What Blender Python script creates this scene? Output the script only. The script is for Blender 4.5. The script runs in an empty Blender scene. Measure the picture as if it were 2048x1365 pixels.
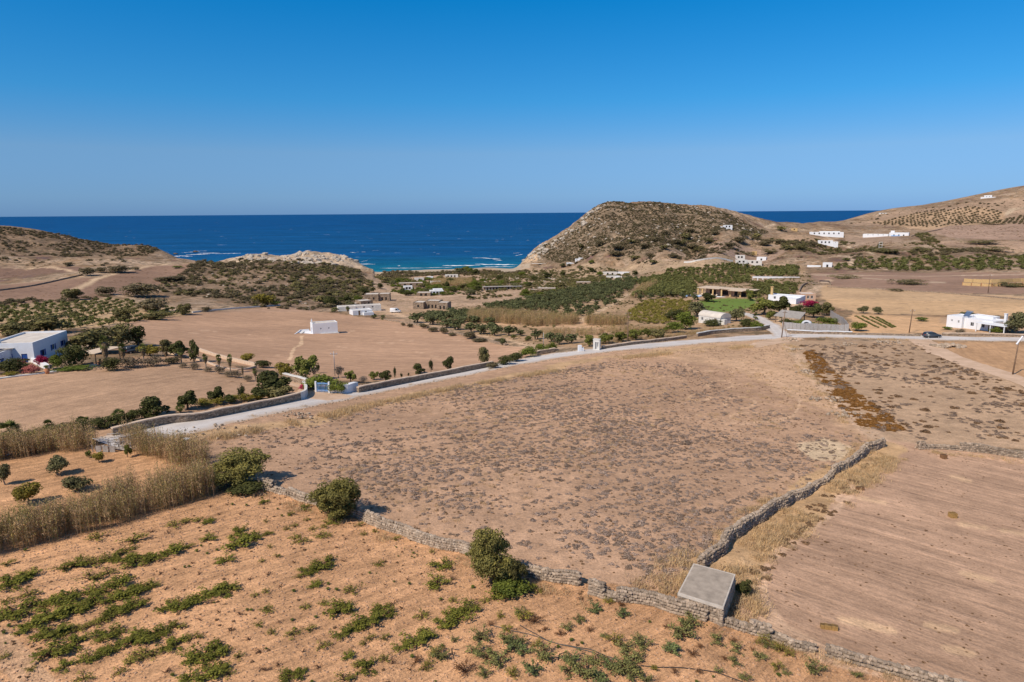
import bpy, math, random
import numpy as np
from mathutils import Matrix, Vector
D = bpy.data
SC = bpy.context.scene
R = math.radians
random.seed(7); RS = np.random.RandomState(11)

# ------------------------------------------------------------------ camera
CAMZ = 64.0
FPX, CX, CY = 1365.33, 1024.0, 682.5
PITCH = math.atan((682.5-426.0)/FPX)
ROLL = R(-0.42)
cam = D.objects.new('camera', D.cameras.new('camera'))
SC.collection.objects.link(cam)
cam.data.sensor_width = 36; cam.data.lens = 24
cam.data.clip_start = 0.5; cam.data.clip_end = 200000
CM = Matrix.Translation((0, 0, CAMZ)) @ Matrix.Rotation(R(90)-PITCH, 4, 'X') @ Matrix.Rotation(ROLL, 4, 'Z')
cam.matrix_world = CM
SC.camera = cam
# ------------------------------------------------------------------ world, sun, exposure
SUN_EL = R(47)
SH = R(42)                                   # shadows run right and a little away
w = D.worlds.new('World'); SC.world = w; w.use_nodes = True
nt = w.node_tree; nt.nodes.clear()
sky = nt.nodes.new('ShaderNodeTexSky'); sky.sky_type = 'NISHITA'; sky.sun_disc = False
sky.sun_elevation = SUN_EL; sky.sun_rotation = R(270)-SH
sky.altitude = 0; sky.air_density = 1.0; sky.dust_density = 0.0; sky.ozone_density = 4.0
tc = nt.nodes.new('ShaderNodeTexCoord'); sx_ = nt.nodes.new('ShaderNodeSeparateXYZ'); cr_ = nt.nodes.new('ShaderNodeValToRGB')
mu_ = nt.nodes.new('ShaderNodeMix'); mu_.data_type = 'RGBA'; mu_.blend_type = 'MULTIPLY'; mu_.inputs[0].default_value = 1
nt.links.new(tc.outputs['Generated'], sx_.inputs[0]); nt.links.new(sx_.outputs[2], cr_.inputs[0])
SKYR = [(0, (.13, .27, .67)), (.023, (.19, .335, .665)), (.082, (.285, .435, .645)), (.151, (.13, .485, .735)), (.276, (.018, .505, .81)), (.5, (.50, .57, .66))]   # hazy blue air: tint by elevation
while len(cr_.color_ramp.elements) < len(SKYR): cr_.color_ramp.elements.new(.5)
for e_, (p_, c_) in zip(cr_.color_ramp.elements, SKYR): e_.position = p_; e_.color = (*c_, 1)
bgn = nt.nodes.new('ShaderNodeBackground'); bgn.inputs[1].default_value = 0.15
out = nt.nodes.new('ShaderNodeOutputWorld')
nt.links.new(sky.outputs[0], mu_.inputs[6]); nt.links.new(cr_.outputs[0], mu_.inputs[7]); nt.links.new(mu_.outputs[2], bgn.inputs[0]); nt.links.new(bgn.outputs[0], out.inputs[0])
sun = D.objects.new('sun', D.lights.new('sun', 'SUN')); SC.collection.objects.link(sun)
sun.data.energy = 4.7; sun.data.angle = R(0.5); sun.data.color = (1, 0.89, 0.75)
sd = Vector((math.cos(SH)*math.cos(SUN_EL), math.sin(SH)*math.cos(SUN_EL), -math.sin(SUN_EL)))
sun.rotation_euler = sd.to_track_quat('-Z', 'Y').to_euler()
SC.view_settings.view_transform = 'Standard'; SC.view_settings.look = 'None'
SC.view_settings.exposure = 0.0; SC.view_settings.gamma = 1
SC.view_settings.use_curve_mapping = False
SC.cycles.max_bounces = 5; SC.cycles.diffuse_bounces = 2; SC.cycles.glossy_bounces = 2
SC.cycles.transparent_max_bounces = 4

# ------------------------------------------------------------------ helpers
def hash2(i, j, s):
    n = (i*374761393 + j*668265263 + s*982451653) & 0xffffffff
    n = ((n ^ (n >> 13))*1274126177) & 0xffffffff
    return ((n ^ (n >> 16)) & 0xffff)/65535.0
def vnoise(x, y, s=0):
    xi = np.floor(x).astype(np.int64); yi = np.floor(y).astype(np.int64)
    fx = x-xi; fy = y-yi; fx = fx*fx*(3-2*fx); fy = fy*fy*(3-2*fy)
    a = hash2(xi, yi, s); b = hash2(xi+1, yi, s); c = hash2(xi, yi+1, s); d = hash2(xi+1, yi+1, s)
    return (a*(1-fx)+b*fx)*(1-fy)+(c*(1-fx)+d*fx)*fy
def fbm(x, y, sc, octv=4, s=0):
    v = 0; a = .5; f = 1/sc; t = 0
    for o in range(octv):
        v = v+a*vnoise(x*f+17*o, y*f-9*o, s+o); t += a; a *= .5; f *= 2.03
    return v/t
def sstep(a, b, x):
    t = np.clip((x-a)/(b-a), 0, 1); return t*t*(3-2*t)

def ray(px, py):
    v = Vector(((px-CX)/FPX, -(py-CY)/FPX, -1))
    return (CM.to_3x3() @ v)
def tag(o, label=None, cat=None, group=None, kind=None):
    if label: o['label'] = label
    if cat: o['category'] = cat
    if group: o['group'] = group
    if kind: o['kind'] = kind
    return o
def link(o, parent=None):
    SC.collection.objects.link(o)
    if parent is not None: o.parent = parent
    return o
def empty(name, loc, rz=0):
    o = D.objects.new(name, None); o.location = loc; o.rotation_euler = (0, 0, rz); o.empty_display_size = .2
    return link(o)

# ------------------------------------------------------------------ terrain height field (azimuth, ln distance)
CP = []      # (az, lnd, z)
def cz(px, py, z):
    r = ray(px, py); t = (z-CAMZ)/r.z; x, y = r.x*t, r.y*t
    CP.append((math.atan2(x, y), math.log(math.hypot(x, y)), z))
def cd(px, py, d):
    r = ray(px, py); h = math.hypot(r.x, r.y)
    CP.append((math.atan2(r.x, r.y), math.log(d), CAMZ+r.z/h*d))
def cw(px, d, z):
    r = ray(px, 430); CP.append((math.atan2(r.x, r.y), math.log(d), z))
for t in [(-250,1365,37.5),(0,1365,37),(500,1365,36.6),(1024,1365,36),(1500,1365,35.6),(2048,1365,35),(2400,1365,35),
          (0,1100,37.5),(-300,1100,38),(500,1000,36.8),(1000,1180,36),(1400,1230,36),(1760,1150,34.8),(2048,1100,34),(2400,1000,33),
          (2048,900,32.4),(1765,885,33),(1500,1000,34.2),(1000,900,34.8),(700,950,35.8),(400,880,36.6),(200,910,37),(0,885,37),(-300,880,38),
          (700,790,34),(1000,742,32),(1250,696,31),(1400,683,30.5),(1560,672,30.3),(1700,672,30.4),(1860,677,30.5),(2048,678,31),(2400,690,33),
          (1300,800,33),(1600,780,32),(2048,780,31.8),(550,790,35),(350,760,35.4),(0,760,36.2),(-300,780,37.5),(150,722,35),(0,722,35.5),
          (300,715,33.6),(450,735,33.5),(600,745,32.6),(300,680,31),(800,735,30.6),
          (640,668,24),(450,660,25),(500,625,21.5),(760,640,20),(900,690,26),(1000,700,27.5),(1080,690,28.5),(300,655,27.5),(100,655,30),(0,650,30.5),(-300,660,33),
          (745,620,18),(860,612,17),(770,598,15),(820,578,10),(880,585,12),(860,556,4.5),(900,550,3.6),(950,560,5),
          (1000,590,15),(1050,625,21.5),(1150,650,26),(1250,640,26.5),(1350,655,28.5),(1100,600,18),(1200,590,21),(1300,600,24.5),(1400,590,24.5),(1450,600,26),(1500,620,27.8),
          (1560,640,29),(1600,600,26.5),(1650,570,24),(1550,560,21),(1450,545,18),(1350,545,17),(1250,550,14.5),(1180,565,14.5),
          (1250,530,13),(1150,535,8),(1080,538,4.5),(1090,570,13),(1030,550,6.5),
          (1650,535,20),(1500,526,17.5),(1400,522,17),
          (1800,600,27.5),(1900,640,29.5),(2048,620,29.5),(2048,575,27.5),(2300,600,30),(1900,572,26.5),(1750,560,24.6),(1900,550,24),(2048,548,25),(2300,550,28),
          (1850,530,20),(2048,520,22),(2300,520,28),(1700,510,20),
          (0,615,27),(150,610,25.5),(300,600,23),(-300,600,30),(400,625,22.5),(0,575,25),(200,570,24.5),(330,560,23.5),(0,540,23),(-300,540,28),
          (500,590,21),(600,605,19.5),(680,600,17),(720,585,14),(420,560,22.5)]: cz(*t)
for t in [(200,535,560),(330,528,600),(100,528,640),(400,524,660),(480,528,600),(550,524,600),(640,530,590),(700,545,560),(735,560,520),(450,545,520),
          (560,550,500),(0,520,740),(150,515,800),(250,513,880),(-300,520,780),
          (0,455,1080),(-200,440,1080),(60,459,1080),(120,470,1080),(200,485,1075),(290,493,1065),(330,500,1050),(0,490,900),(150,500,930),(250,505,960),
          # pale rock outcrop at the mouth of the bay
          (480,517,860),(540,509,860),(600,502,850),(630,499,850),(660,503,850),(690,511,850),(712,519,850),(560,519,810),(640,519,800),(690,524,815),
          # central headland
          (1048,517,860),(1070,503,870),(1100,484,880),(1130,462,890),(1160,440,895),(1185,416,900),(1200,407,905),(1235,402,910),(1300,405,930),(1370,410,950),(1430,419,980),
          (1480,430,1010),(1520,440,1040),(1550,446,1080),
          (1080,525,800),(1130,518,760),(1120,500,820),(1200,505,700),(1170,480,800),(1180,450,850),(1250,490,700),(1250,460,785),(1250,430,860),(1350,430,870),(1340,460,775),
          (1330,495,670),(1430,450,830),(1430,480,720),(1430,505,620),(1520,465,900),(1520,490,760),(1560,505,680),(1600,480,860),(1620,465,1000),(1680,470,1000),
          (1600,449,1180),(1660,444,1230),(1700,440,1300),(1720,431,1380),(1780,417,1430),(1830,413,1450),(1880,407,1480),(1980,388,1520),(2048,375,1550),(2300,330,1600),
          (1760,490,820),(1800,470,980),(1900,480,900),(2048,480,920),(2300,470,950),(1900,450,1150),(2048,445,1200),(2300,430,1200),(1780,440,1250),(1900,425,1350),(2048,410,1400),
          (1720,500,720),(1950,505,690),(2100,500,700)]: cd(*t)
for px in (-300, -50, 200, 330): cw(px, 1350, -14)
for px in (380, 450): cw(px, 960, 0.5); cw(px, 1120, -9)
for px in (420, 480, 560, 640): cw(px, 730, 7)
for px in (480, 560, 640, 700): cw(px, 905, -5)
cw(728, 900, -6); cw(745, 830, -6); cw(342, 1100, -4); cw(360, 1040, -1.0); cw(700, 700, 5); cw(735, 740, 1.6); cw(745, 680, 3); cw(715, 760, 3); cw(722, 800, 2); cw(735, 800, .2)
for px in (760, 820, 880, 940, 1000, 1030): cw(px, 805+(px-760)*.07, -0.8); cw(px, 760+(px-760)*.07, 1.2); cw(px, 850, -3); cw(px, 700, 2.2)
cw(1040, 900, -4); cw(1040, 850, -1.5); cw(1045, 950, -8)
for px, d in ((1070,980),(1120,1010),(1180,1050),(1235,1100),(1330,1150),(1430,1200)): cw(px, d, 8); cw(px, d+120, -12)
for px in (1520, 1600, 1680): cw(px, 1650, -10)
for px in (1780, 1900, 2048, 2300): cw(px, 2300, 20)
for px in (-300, 0, 300, 500, 700, 900, 1050, 1200, 1400): cw(px, 1700, -25)
for px in (-300, 400, 1024, 1500, 2300): cw(px, 22, 36.5)
CP = np.array(CP); AK = 3.0
def rbf_fit(C):
    P = np.c_[C[:, 0]*AK, C[:, 1]]; n = len(P)
    r = np.sqrt(((P[:, None]-P[None])**2).sum(2)+.13**2)
    A = np.zeros((n+3, n+3)); A[:n, :n] = r+np.eye(n)*-.002; A[:n, n] = 1; A[:n, n+1:] = P; A[n, :n] = 1; A[n+1:, :n] = P.T
    return P, np.linalg.solve(A, np.r_[C[:, 2], 0, 0, 0])
P_, W_ = rbf_fit(CP)
def rbf(az, ld):
    q = np.c_[np.ravel(az)*AK, np.ravel(ld)]; o = np.empty(len(q))
    for i in range(0, len(q), 40000):
        c = q[i:i+40000]
        r = np.sqrt((c[:, None, 0]-P_[None, :, 0])**2+(c[:, None, 1]-P_[None, :, 1])**2+.13**2)
        o[i:i+40000] = r @ W_[:-3]+W_[-3]+c @ W_[-2:]
    return o.reshape(np.shape(az))
NA, NR = 860, 760
AZ = np.linspace(R(-47), R(47), NA)
_d = np.exp(np.linspace(math.log(20), math.log(2400), 4000))
_dens = _d**-1.5*1.0+np.where((_d > 480) & (_d < 1150), 9.5e-5, 0)+np.where((_d >= 1150) & (_d < 1700), 6e-5, 0)
_c = np.r_[0, np.cumsum((_dens[1:]+_dens[:-1])/2*np.diff(_d))]
DD = np.interp(np.linspace(0, _c[-1], NR), _c, _d); LD = np.log(DD)
# coarse rbf then bilinear up (fast), exact enough
ca = np.linspace(AZ[0], AZ[-1], 240); cl = np.linspace(LD[0], LD[-1], 420)
HC = rbf(*np.meshgrid(ca, cl))
def bil(H, a0, a1, l0, l1, az, ld):
    ny, nx = H.shape
    u = np.clip((az-a0)/(a1-a0)*(nx-1), 0, nx-1.001); v = np.clip((ld-l0)/(l1-l0)*(ny-1), 0, ny-1.001)
    i = u.astype(int); j = v.astype(int); u = u-i; v = v-j
    return (H[j, i]*(1-u)+H[j, i+1]*u)*(1-v)+(H[j+1, i]*(1-u)+H[j+1, i+1]*u)*v
GA, GL = np.meshgrid(AZ, LD)
GX, GY = np.exp(GL)*np.sin(GA), np.exp(GL)*np.cos(GA)
def PXA(px): r = ray(px, 500); return math.atan2(r.x, r.y)
def relief(x, y, az, d):
    hill = sstep(470, 640, d)*(1-.75*sstep(PXA(1600), PXA(1720), az))
    flat = ((az > PXA(745)) & (az < PXA(1050)) & (d < 860))
    hill = hill*np.where(flat, .12, 1)
    z = hill*((fbm(x, y, 60, 5, 3)-.5)*9+(1-abs(2*fbm(x, y, 16, 3, 9)-1))*1.6-.8)
    rock = ((az > PXA(470)) & (az < PXA(735)) & (d > 770) & (d < 900))*1.0
    z = z+rock*((1-abs(2*fbm(x, y, 22, 4, 5)-1))*5-4.0)
    hl = sstep(PXA(1040), PXA(1080), az)*(1-sstep(PXA(1440), PXA(1560), az))*sstep(690, 780, d)*(1-sstep(1000, 1100, d))
    z = z+hl*((1-abs(2*fbm(x, y, 11, 4, 6)-1))*5-2.6)
    return z + (fbm(x, y, 14, 3, 8)-.5)*.25*sstep(90, 200, d)
GZ = bil(HC, ca[0], ca[-1], cl[0], cl[-1], GA, GL)
GZ = GZ+relief(GX, GY, GA, np.exp(GL))
def hgt(x, y):
    x = np.asarray(x, float); y = np.asarray(y, float)
    az = np.arctan2(x, y); d = np.hypot(x, y)
    u = np.clip((az-AZ[0])/(AZ[-1]-AZ[0])*(NA-1), 0, NA-1.001); v = np.clip(np.interp(d, DD, np.arange(NR)), 0, NR-1.001)
    i = u.astype(int); j = v.astype(int); u = u-i; v = v-j
    return (GZ[j, i]*(1-u)+GZ[j, i+1]*u)*(1-v)+(GZ[j+1, i]*(1-u)+GZ[j+1, i+1]*u)*v
_ds = np.exp(np.linspace(math.log(21), math.log(2300), 2600))
def G(px, py, dmax=None):
    """the ground point seen at a photograph pixel"""
    r = ray(px, py); h = math.hypot(r.x, r.y); sx, sy, sl = r.x/h, r.y/h, r.z/h
    ds = _ds if dmax is None else _ds[_ds < dmax]
    g = hgt(sx*ds, sy*ds)-(CAMZ+sl*ds)
    k = np.argmax(g > 0)
    if g[k] <= 0: d = ds[-1]
    elif k == 0: d = ds[0]
    else: t = -g[k-1]/(g[k]-g[k-1]); d = ds[k-1]+(ds[k]-ds[k-1])*t
    x, y = sx*d, sy*d
    return Vector((x, y, float(hgt(x, y))))
CR = CM.to_3x3()
FWD = -(CR @ Vector((0, 0, 1)))
def depth(p): return (Vector(p)-Vector((0, 0, CAMZ))).dot(FWD)
def m(px, p): return px*depth(p)/FPX           # photograph pixels to metres at a point
def gpoly(pp, dmax=None):
    o = []
    for a, b in zip(pp, pp[1:]+pp[:1]):
        n = max(1, int(math.hypot(b[0]-a[0], b[1]-a[1])/60))
        for k in range(n):
            t = k/n; q = G(a[0]+(b[0]-a[0])*t, a[1]+(b[1]-a[1])*t, dmax); o.append((q.x, q.y))
    return np.array(o)
def inside(P, x, y):
    c = np.zeros(np.shape(x), bool); n = len(P)
    for i in range(n):
        x0, y0 = P[i]; x1, y1 = P[i-1]
        if y0 == y1: continue
        c ^= ((y0 > y) != (y1 > y)) & (x < (x1-x0)*(y-y0)/(y1-y0)+x0)
    return c
def near_line(L, x, y):
    d = np.full(np.shape(x), 1e9)
    for (x0, y0), (x1, y1) in zip(L[:-1], L[1:]):
        dx, dy = x1-x0, y1-y0; t = np.clip(((x-x0)*dx+(y-y0)*dy)/(dx*dx+dy*dy+1e-9), 0, 1)
        d = np.minimum(d, np.hypot(x-x0-t*dx, y-y0-t*dy))
    return d

# ------------------------------------------------------------------ materials
class N:
    def __init__(s, name):
        s.m = D.materials.new(name); s.m.use_nodes = True; s.t = s.m.node_tree; s.t.nodes.clear()
        s.o = s.n('OutputMaterial'); s.b = s.n('BsdfPrincipled'); s.l(s.b.outputs[0], s.o.inputs[0])
        s.b.inputs['Specular IOR Level'].default_value = .2; s.b.inputs['Roughness'].default_value = .85
    def n(s, k, **kw):
        x = s.t.nodes.new('ShaderNode'+k)
        for a, v in kw.items(): setattr(x, a, v)
        return x
    def l(s, a, b): s.t.links.new(a, b)
    def obj(s): return s.n('TexCoord').outputs['Object']
    def geo(s): return s.n('NewGeometry').outputs['Position']
    def map(s, v, sc=(1, 1, 1), rz=0):
        x = s.n('Mapping'); x.inputs['Scale'].default_value = sc; x.inputs['Rotation'].default_value = (0, 0, rz); s.l(v, x.inputs[0]); return x.outputs[0]
    def noise(s, v, sc, det=4, rough=.6, dist=0):
        x = s.n('TexNoise'); x.inputs['Scale'].default_value = sc; x.inputs['Detail'].default_value = det
        x.inputs['Roughness'].default_value = rough; x.inputs['Distortion'].default_value = dist; s.l(v, x.inputs['Vector']); return x.outputs['Fac']
    def ramp(s, f, *st):
        x = s.n('ValToRGB'); e = x.color_ramp.elements
        while len(e) < len(st): e.new(.5)
        for k, (p, c) in enumerate(st):
            e[k].position = p; e[k].color = (c, c, c, 1) if not hasattr(c, '__len__') else (*c, 1)
        s.l(f, x.inputs[0]); return x.outputs[0]
    def mix(s, f, a, b, mode='MIX'):
        x = s.n('Mix', data_type='RGBA', blend_type=mode)
        for v, i in ((f, 0), (a, 6), (b, 7)):
            if hasattr(v, 'links'): s.l(v, x.inputs[i])
            else: x.inputs[i].default_value = v if i == 0 else (*v, 1)
        return x.outputs[2]
    def math(s, op, a, b=0):
        x = s.n('Math', operation=op)
        for k, v in enumerate((a, b)):
            if hasattr(v, 'links'): s.l(v, x.inputs[k])
            else: x.inputs[k].default_value = v
        return x.outputs[0]
    def bump(s, h, st=.5, dist=.1):
        x = s.n('Bump'); x.inputs['Strength'].default_value = st; x.inputs['Distance'].default_value = dist; s.l(h, x.inputs['Height']); s.l(x.outputs[0], s.b.inputs['Normal'])
    def base(s, c):
        if hasattr(c, 'links'): s.l(c, s.b.inputs['Base Color'])
        else: s.b.inputs['Base Color'].default_value = (*c, 1)
        return s
    def done(s): return s.m
def plain(name, c, rough=.8, var=.12, sc=1.5, bump=0, spec=.2, metal=0):
    n = N(name); p = n.obj(); f = n.noise(p, sc, 5)
    c1 = tuple(x*(1-var) for x in c); c2 = tuple(min(1, x*(1+var)) for x in c)
    n.base(n.ramp(f, (.3, c1), (.7, c2))); n.b.inputs['Roughness'].default_value = rough; n.b.inputs['Specular IOR Level'].default_value = spec
    n.b.inputs['Metallic'].default_value = metal
    if bump: n.bump(n.noise(p, sc*6, 5), bump, .05)
    return n.done()
def foliage(name, c, var=.35, tr=.25):
    """leaf colour, varied per leaf clump (attribute) and per plant"""
    n = N(name); a = n.n('Attribute', attribute_name='tint'); oi = n.n('ObjectInfo')
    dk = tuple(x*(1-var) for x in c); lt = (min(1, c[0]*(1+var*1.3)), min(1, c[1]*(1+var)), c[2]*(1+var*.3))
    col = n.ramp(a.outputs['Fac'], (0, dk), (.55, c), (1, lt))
    k = n.ramp(oi.outputs['Random'], (0, .82), (1, 1.18))
    col = n.mix(1.0, col, k, 'MULTIPLY')
    n.base(col); n.b.inputs['Roughness'].default_value = .75; n.b.inputs['Specular IOR Level'].default_value = .15
    t = n.n('BsdfTranslucent'); n.l(col, t.inputs[0]); mx = n.n('MixShader'); mx.inputs[0].default_value = tr
    n.l(n.b.outputs[0], mx.inputs[1]); n.l(t.outputs[0], mx.inputs[2]); n.l(mx.outputs[0], n.o.inputs[0])
    return n.done()
def ground(name, furrow=None, speck=None, bump=.5, sc=1.0, contrast=.22, tracks=0):
    n = N(name); p = n.geo()
    at = n.n('Attribute', attribute_name='col').outputs['Color']
    big = n.noise(p, .045*sc, 6, .65); mid = n.noise(p, .55*sc, 6, .7); fine = n.noise(p, 5*sc, 4, .7)
    k = n.ramp(big, (.3, 1-contrast*.7), (.7, 1+contrast*.7)); c = n.mix(1.0, at, k, 'MULTIPLY')
    k = n.ramp(mid, (.28, 1-contrast), (.72, 1+contrast)); c = n.mix(1.0, c, k, 'MULTIPLY')
    k = n.ramp(fine, (.3, 1-contrast*.9), (.7, 1+contrast*.9)); c = n.mix(1.0, c, k, 'MULTIPLY')
    h = n.math('ADD', mid, n.math('MULTIPLY', fine, .35))
    if furrow:
        (xa, ya, xb, yb), freq, st, asp = furrow
        A_, B_ = G(xa, ya), G(xb, yb); th = math.atan2(B_.y-A_.y, B_.x-A_.x)
        wn = n.n('TexNoise'); wn.inputs['Scale'].default_value = .03; wn.inputs['Detail'].default_value = 2; n.l(p, wn.inputs['Vector'])
        vs = n.n('VectorMath', operation='SCALE'); vs.inputs['Scale'].default_value = 5.0; n.l(wn.outputs['Color'], vs.inputs[0])
        va = n.n('VectorMath', operation='ADD'); n.l(p, va.inputs[0]); n.l(vs.outputs[0], va.inputs[1])
        rp = n.map(va.outputs[0], (1, 1, 1), -(th+math.pi/2))
        f1 = n.noise(n.map(rp, (freq, freq*asp, 1)), 1.0, 4, .6); f2 = n.noise(n.map(rp, (freq*3.1, freq*asp*4, 1)), 1.0, 3, .6)
        f = n.math('ADD', n.math('SUBTRACT', f1, .5), n.math('MULTIPLY', n.math('SUBTRACT', f2, .5), .8))
        k = n.math('ADD', n.math('MULTIPLY', f, st*2.6), 1.0)
        c = n.mix(1.0, c, k, 'MULTIPLY'); h = n.math('ADD', h, n.math('MULTIPLY', f, .9))
    if speck:
        scl, lo, colr, amt = speck
        f = n.ramp(n.noise(p, scl, 3, .6), (lo, 0), (lo+.1, amt)); c = n.mix(f, c, colr)
    n.base(c); n.b.inputs['Roughness'].default_value = .95; n.b.inputs['Specular IOR Level'].default_value = .08
    n.bump(h, bump, .25)
    return n.done()
M = {}
M['white'] = plain('whitewash', (.74, .75, .77), .8, .05, .8, .05)
M['white_dull'] = plain('weathered_whitewash', (.62, .60, .56), .85, .16, 1.2, .1)
M['roof'] = plain('roof_screed', (.60, .54, .47), .9, .14, .6)
M['grey'] = plain('concrete', (.36, .30, .24), .95, .24, 1.5, .5)
M['grey_dk'] = plain('slab_edge', (.52, .46, .39), .9, .15, 3, .3)
n = N('rubble_masonry'); p = n.obj(); vo = n.n('TexVoronoi'); vo.inputs['Scale'].default_value = 2.6; n.l(n.map(p, (1, 1, 1.7)), vo.inputs['Vector'])
ve = n.n('TexVoronoi', feature='DISTANCE_TO_EDGE'); ve.inputs['Scale'].default_value = 2.6; n.l(n.map(p, (1, 1, 1.7)), ve.inputs['Vector'])
c = n.ramp(n.noise(p, 1.6, 5, .7), (.3, (.25, .175, .12)), (.7, (.44, .34, .25))); sv = n.n('SeparateColor'); n.l(vo.outputs['Color'], sv.inputs[0])
c = n.mix(1.0, c, n.ramp(sv.outputs[0], (0, .65), (1, 1.3)), 'MULTIPLY'); j = n.ramp(ve.outputs['Distance'], (0, 0), (.06, 1)); c = n.mix(1.0, c, n.ramp(ve.outputs['Distance'], (0, .45), (.06, 1)), 'MULTIPLY')
n.base(c); n.bump(j, .8, .08); n.b.inputs['Roughness'].default_value = .95; M['stonewall'] = n.done()
M['blue'] = plain('blue_paint', (.03, .09, .32), .5, .1)
M['paleblue'] = plain('pale_blue_paint', (.22, .42, .75), .5, .1)
M['dark'] = plain('dark_opening', (.025, .022, .02), .6, .2)
M['glass'] = plain('window_glass', (.03, .04, .05), .12, .1, spec=.5)
M['wood'] = plain('weathered_wood', (.20, .13, .085), .85, .3, 3, .3)
M['wood_grey'] = plain('silvered_wood', (.34, .31, .28), .85, .3, 3, .3)
M['canefence'] = plain('cane_matting', (.37, .345, .33), .9, .25, 4, .3)
M['thatch'] = plain('faded_thatch', (.33, .30, .27), .95, .2, 2, .5)
M['terracotta'] = plain('terracotta', (.45, .2, .1), .8, .15)
M['pinkwall'] = plain('pink_render', (.55, .36, .25), .85, .1)
M['ochre'] = plain('ochre_stone', (.56, .38, .18), .9, .15, 2, .4)
M['metal'] = plain('galvanised_metal', (.35, .36, .37), .45, .15, 2, metal=.6)
M['carpaint'] = plain('dark_car_paint', (.045, .055, .07), .25, .05, spec=.5)
M['vanpaint'] = plain('white_van_paint', (.75, .75, .75), .35, .03, spec=.5)
M['rubber'] = plain('tyre_rubber', (.02, .02, .02), .8, .1)
M['rim'] = plain('alloy', (.5, .5, .5), .3, .05, metal=.8)
M['redlight'] = plain('red_lens', (.4, .02, .02), .3, .05)
M['panel'] = plain('solar_glass', (.08, .12, .2), .15, .1, spec=.5)
M['coping'] = plain('coping_mortar', (.60, .46, .34), .9, .15, 1.5, .3)
M['linen'] = plain('pale_fabric', (.62, .49, .36), .9, .05)
M['hay'] = plain('hay', (.36, .22, .08), .95, .3, 6, .6)
M['hay_dk'] = plain('old_hay', (.22, .12, .06), .95, .3, 6, .6)
M['hose'] = plain('irrigation_hose', (.03, .03, .03), .5, .1)
M['pale_plastic'] = plain('pale_sheet', (.6, .62, .64), .5, .1)
M['flower'] = foliage('bougainvillea', (.42, .03, .10), .3)
M['flower_pale'] = foliage('pale_red_blossom', (.42, .15, .13), .3)
n = N('dry_stone'); p = n.obj(); oi = n.n('ObjectInfo')
c = n.ramp(n.noise(p, 2.2, 5, .7), (.25, (.19, .14, .10)), (.5, (.34, .26, .19)), (.78, (.52, .435, .34)))
at = n.n('Attribute', attribute_name='tint'); c = n.mix(1.0, c, n.ramp(oi.outputs['Random'], (0, .6), (1, 1.25)), 'MULTIPLY')
c = n.mix(1.0, c, n.ramp(at.outputs['Fac'], (0, 1.15), (1, .5)), 'MULTIPLY')
n.base(c); n.bump(n.noise(p, 9, 5), .6, .05); n.b.inputs['Roughness'].default_value = .95; M['stone'] = n.done()
M['bark'] = plain('bark', (.13, .10, .075), .95, .35, 3, .6)
M['bark_pale'] = plain('pale_bark', (.24, .20, .16), .95, .3, 3, .6)
M['palmskirt'] = plain('dead_frond_skirt', (.22, .15, .085), .95, .3, 5, .6)
for k, c in dict(juniper=(.235, .21, .065), juniper_dk=(.14, .125, .045), olive=(.16, .155, .075), carob=(.085, .09, .03), lush=(.15, .18, .035), fig=(.17, .18, .045), orch=(.17, .175, .06), orch_dk=(.125, .135, .06),
                 yellow=(.24, .20, .04), vine=(.195, .195, .035), vine_y=(.25, .22, .05), vine_r=(.24, .12, .055), twig=(.17, .09, .055), garden=(.24, .235, .085), garden_b=(.175, .205, .078),
                 garden_y=(.26, .23, .045), thyme=(.47, .355, .285), thyme_dk=(.34, .25, .19), drygrass=(.62, .45, .26), heath=(.26, .16, .09), rust=(.34, .165, .045), cane=(.47, .32, .19), cane_g=(.36, .30, .12),
                 scrub=(.17, .14, .08), scrub_g=(.185, .165, .07), palm=(.14, .155, .045), cypress=(.065, .072, .027), greybush=(.22, .175, .12), grassg=(.13, .17, .035), greytree=(.21, .175, .15)).items():
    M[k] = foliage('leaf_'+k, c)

# ------------------------------------------------------------------ mesh builder
def mesh(name, V, F, mats, mi=None, tint=None, smooth=False):
    me = D.meshes.new(name); V = np.asarray(V, float)
    me.from_pydata(V.tolist(), [], [list(map(int, f)) for f in F])
    for x in (mats if isinstance(mats, (list, tuple)) else [mats]): me.materials.append(x)
    if mi is not None: me.polygons.foreach_set('material_index', np.asarray(mi, np.int32))
    if tint is not None:
        a = me.attributes.new('tint', 'FLOAT', 'FACE'); a.data.foreach_set('value', np.asarray(tint, np.float32))
    if smooth: me.polygons.foreach_set('use_smooth', np.ones(len(me.polygons), bool))
    me.update(); return me
def quads(name, Q, mats, tint=None, mi=None):
    """fast mesh from an (n,4,3) array of loose quads"""
    Q = np.asarray(Q, np.float32); n = len(Q); me = D.meshes.new(name)
    me.vertices.add(n*4); me.vertices.foreach_set('co', Q.reshape(-1))
    me.loops.add(n*4); me.loops.foreach_set('vertex_index', np.arange(n*4, dtype=np.int32))
    me.polygons.add(n); me.polygons.foreach_set('loop_start', np.arange(0, n*4, 4, dtype=np.int32)); me.polygons.foreach_set('loop_total', np.full(n, 4, np.int32))
    for x in (mats if isinstance(mats, (list, tuple)) else [mats]): me.materials.append(x)
    if mi is not None: me.polygons.foreach_set('material_index', np.asarray(mi, np.int32))
    if tint is not None:
        a = me.attributes.new('tint', 'FLOAT', 'FACE'); a.data.foreach_set('value', np.asarray(tint, np.float32))
    me.update(calc_edges=True); me.validate(); return me
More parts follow.
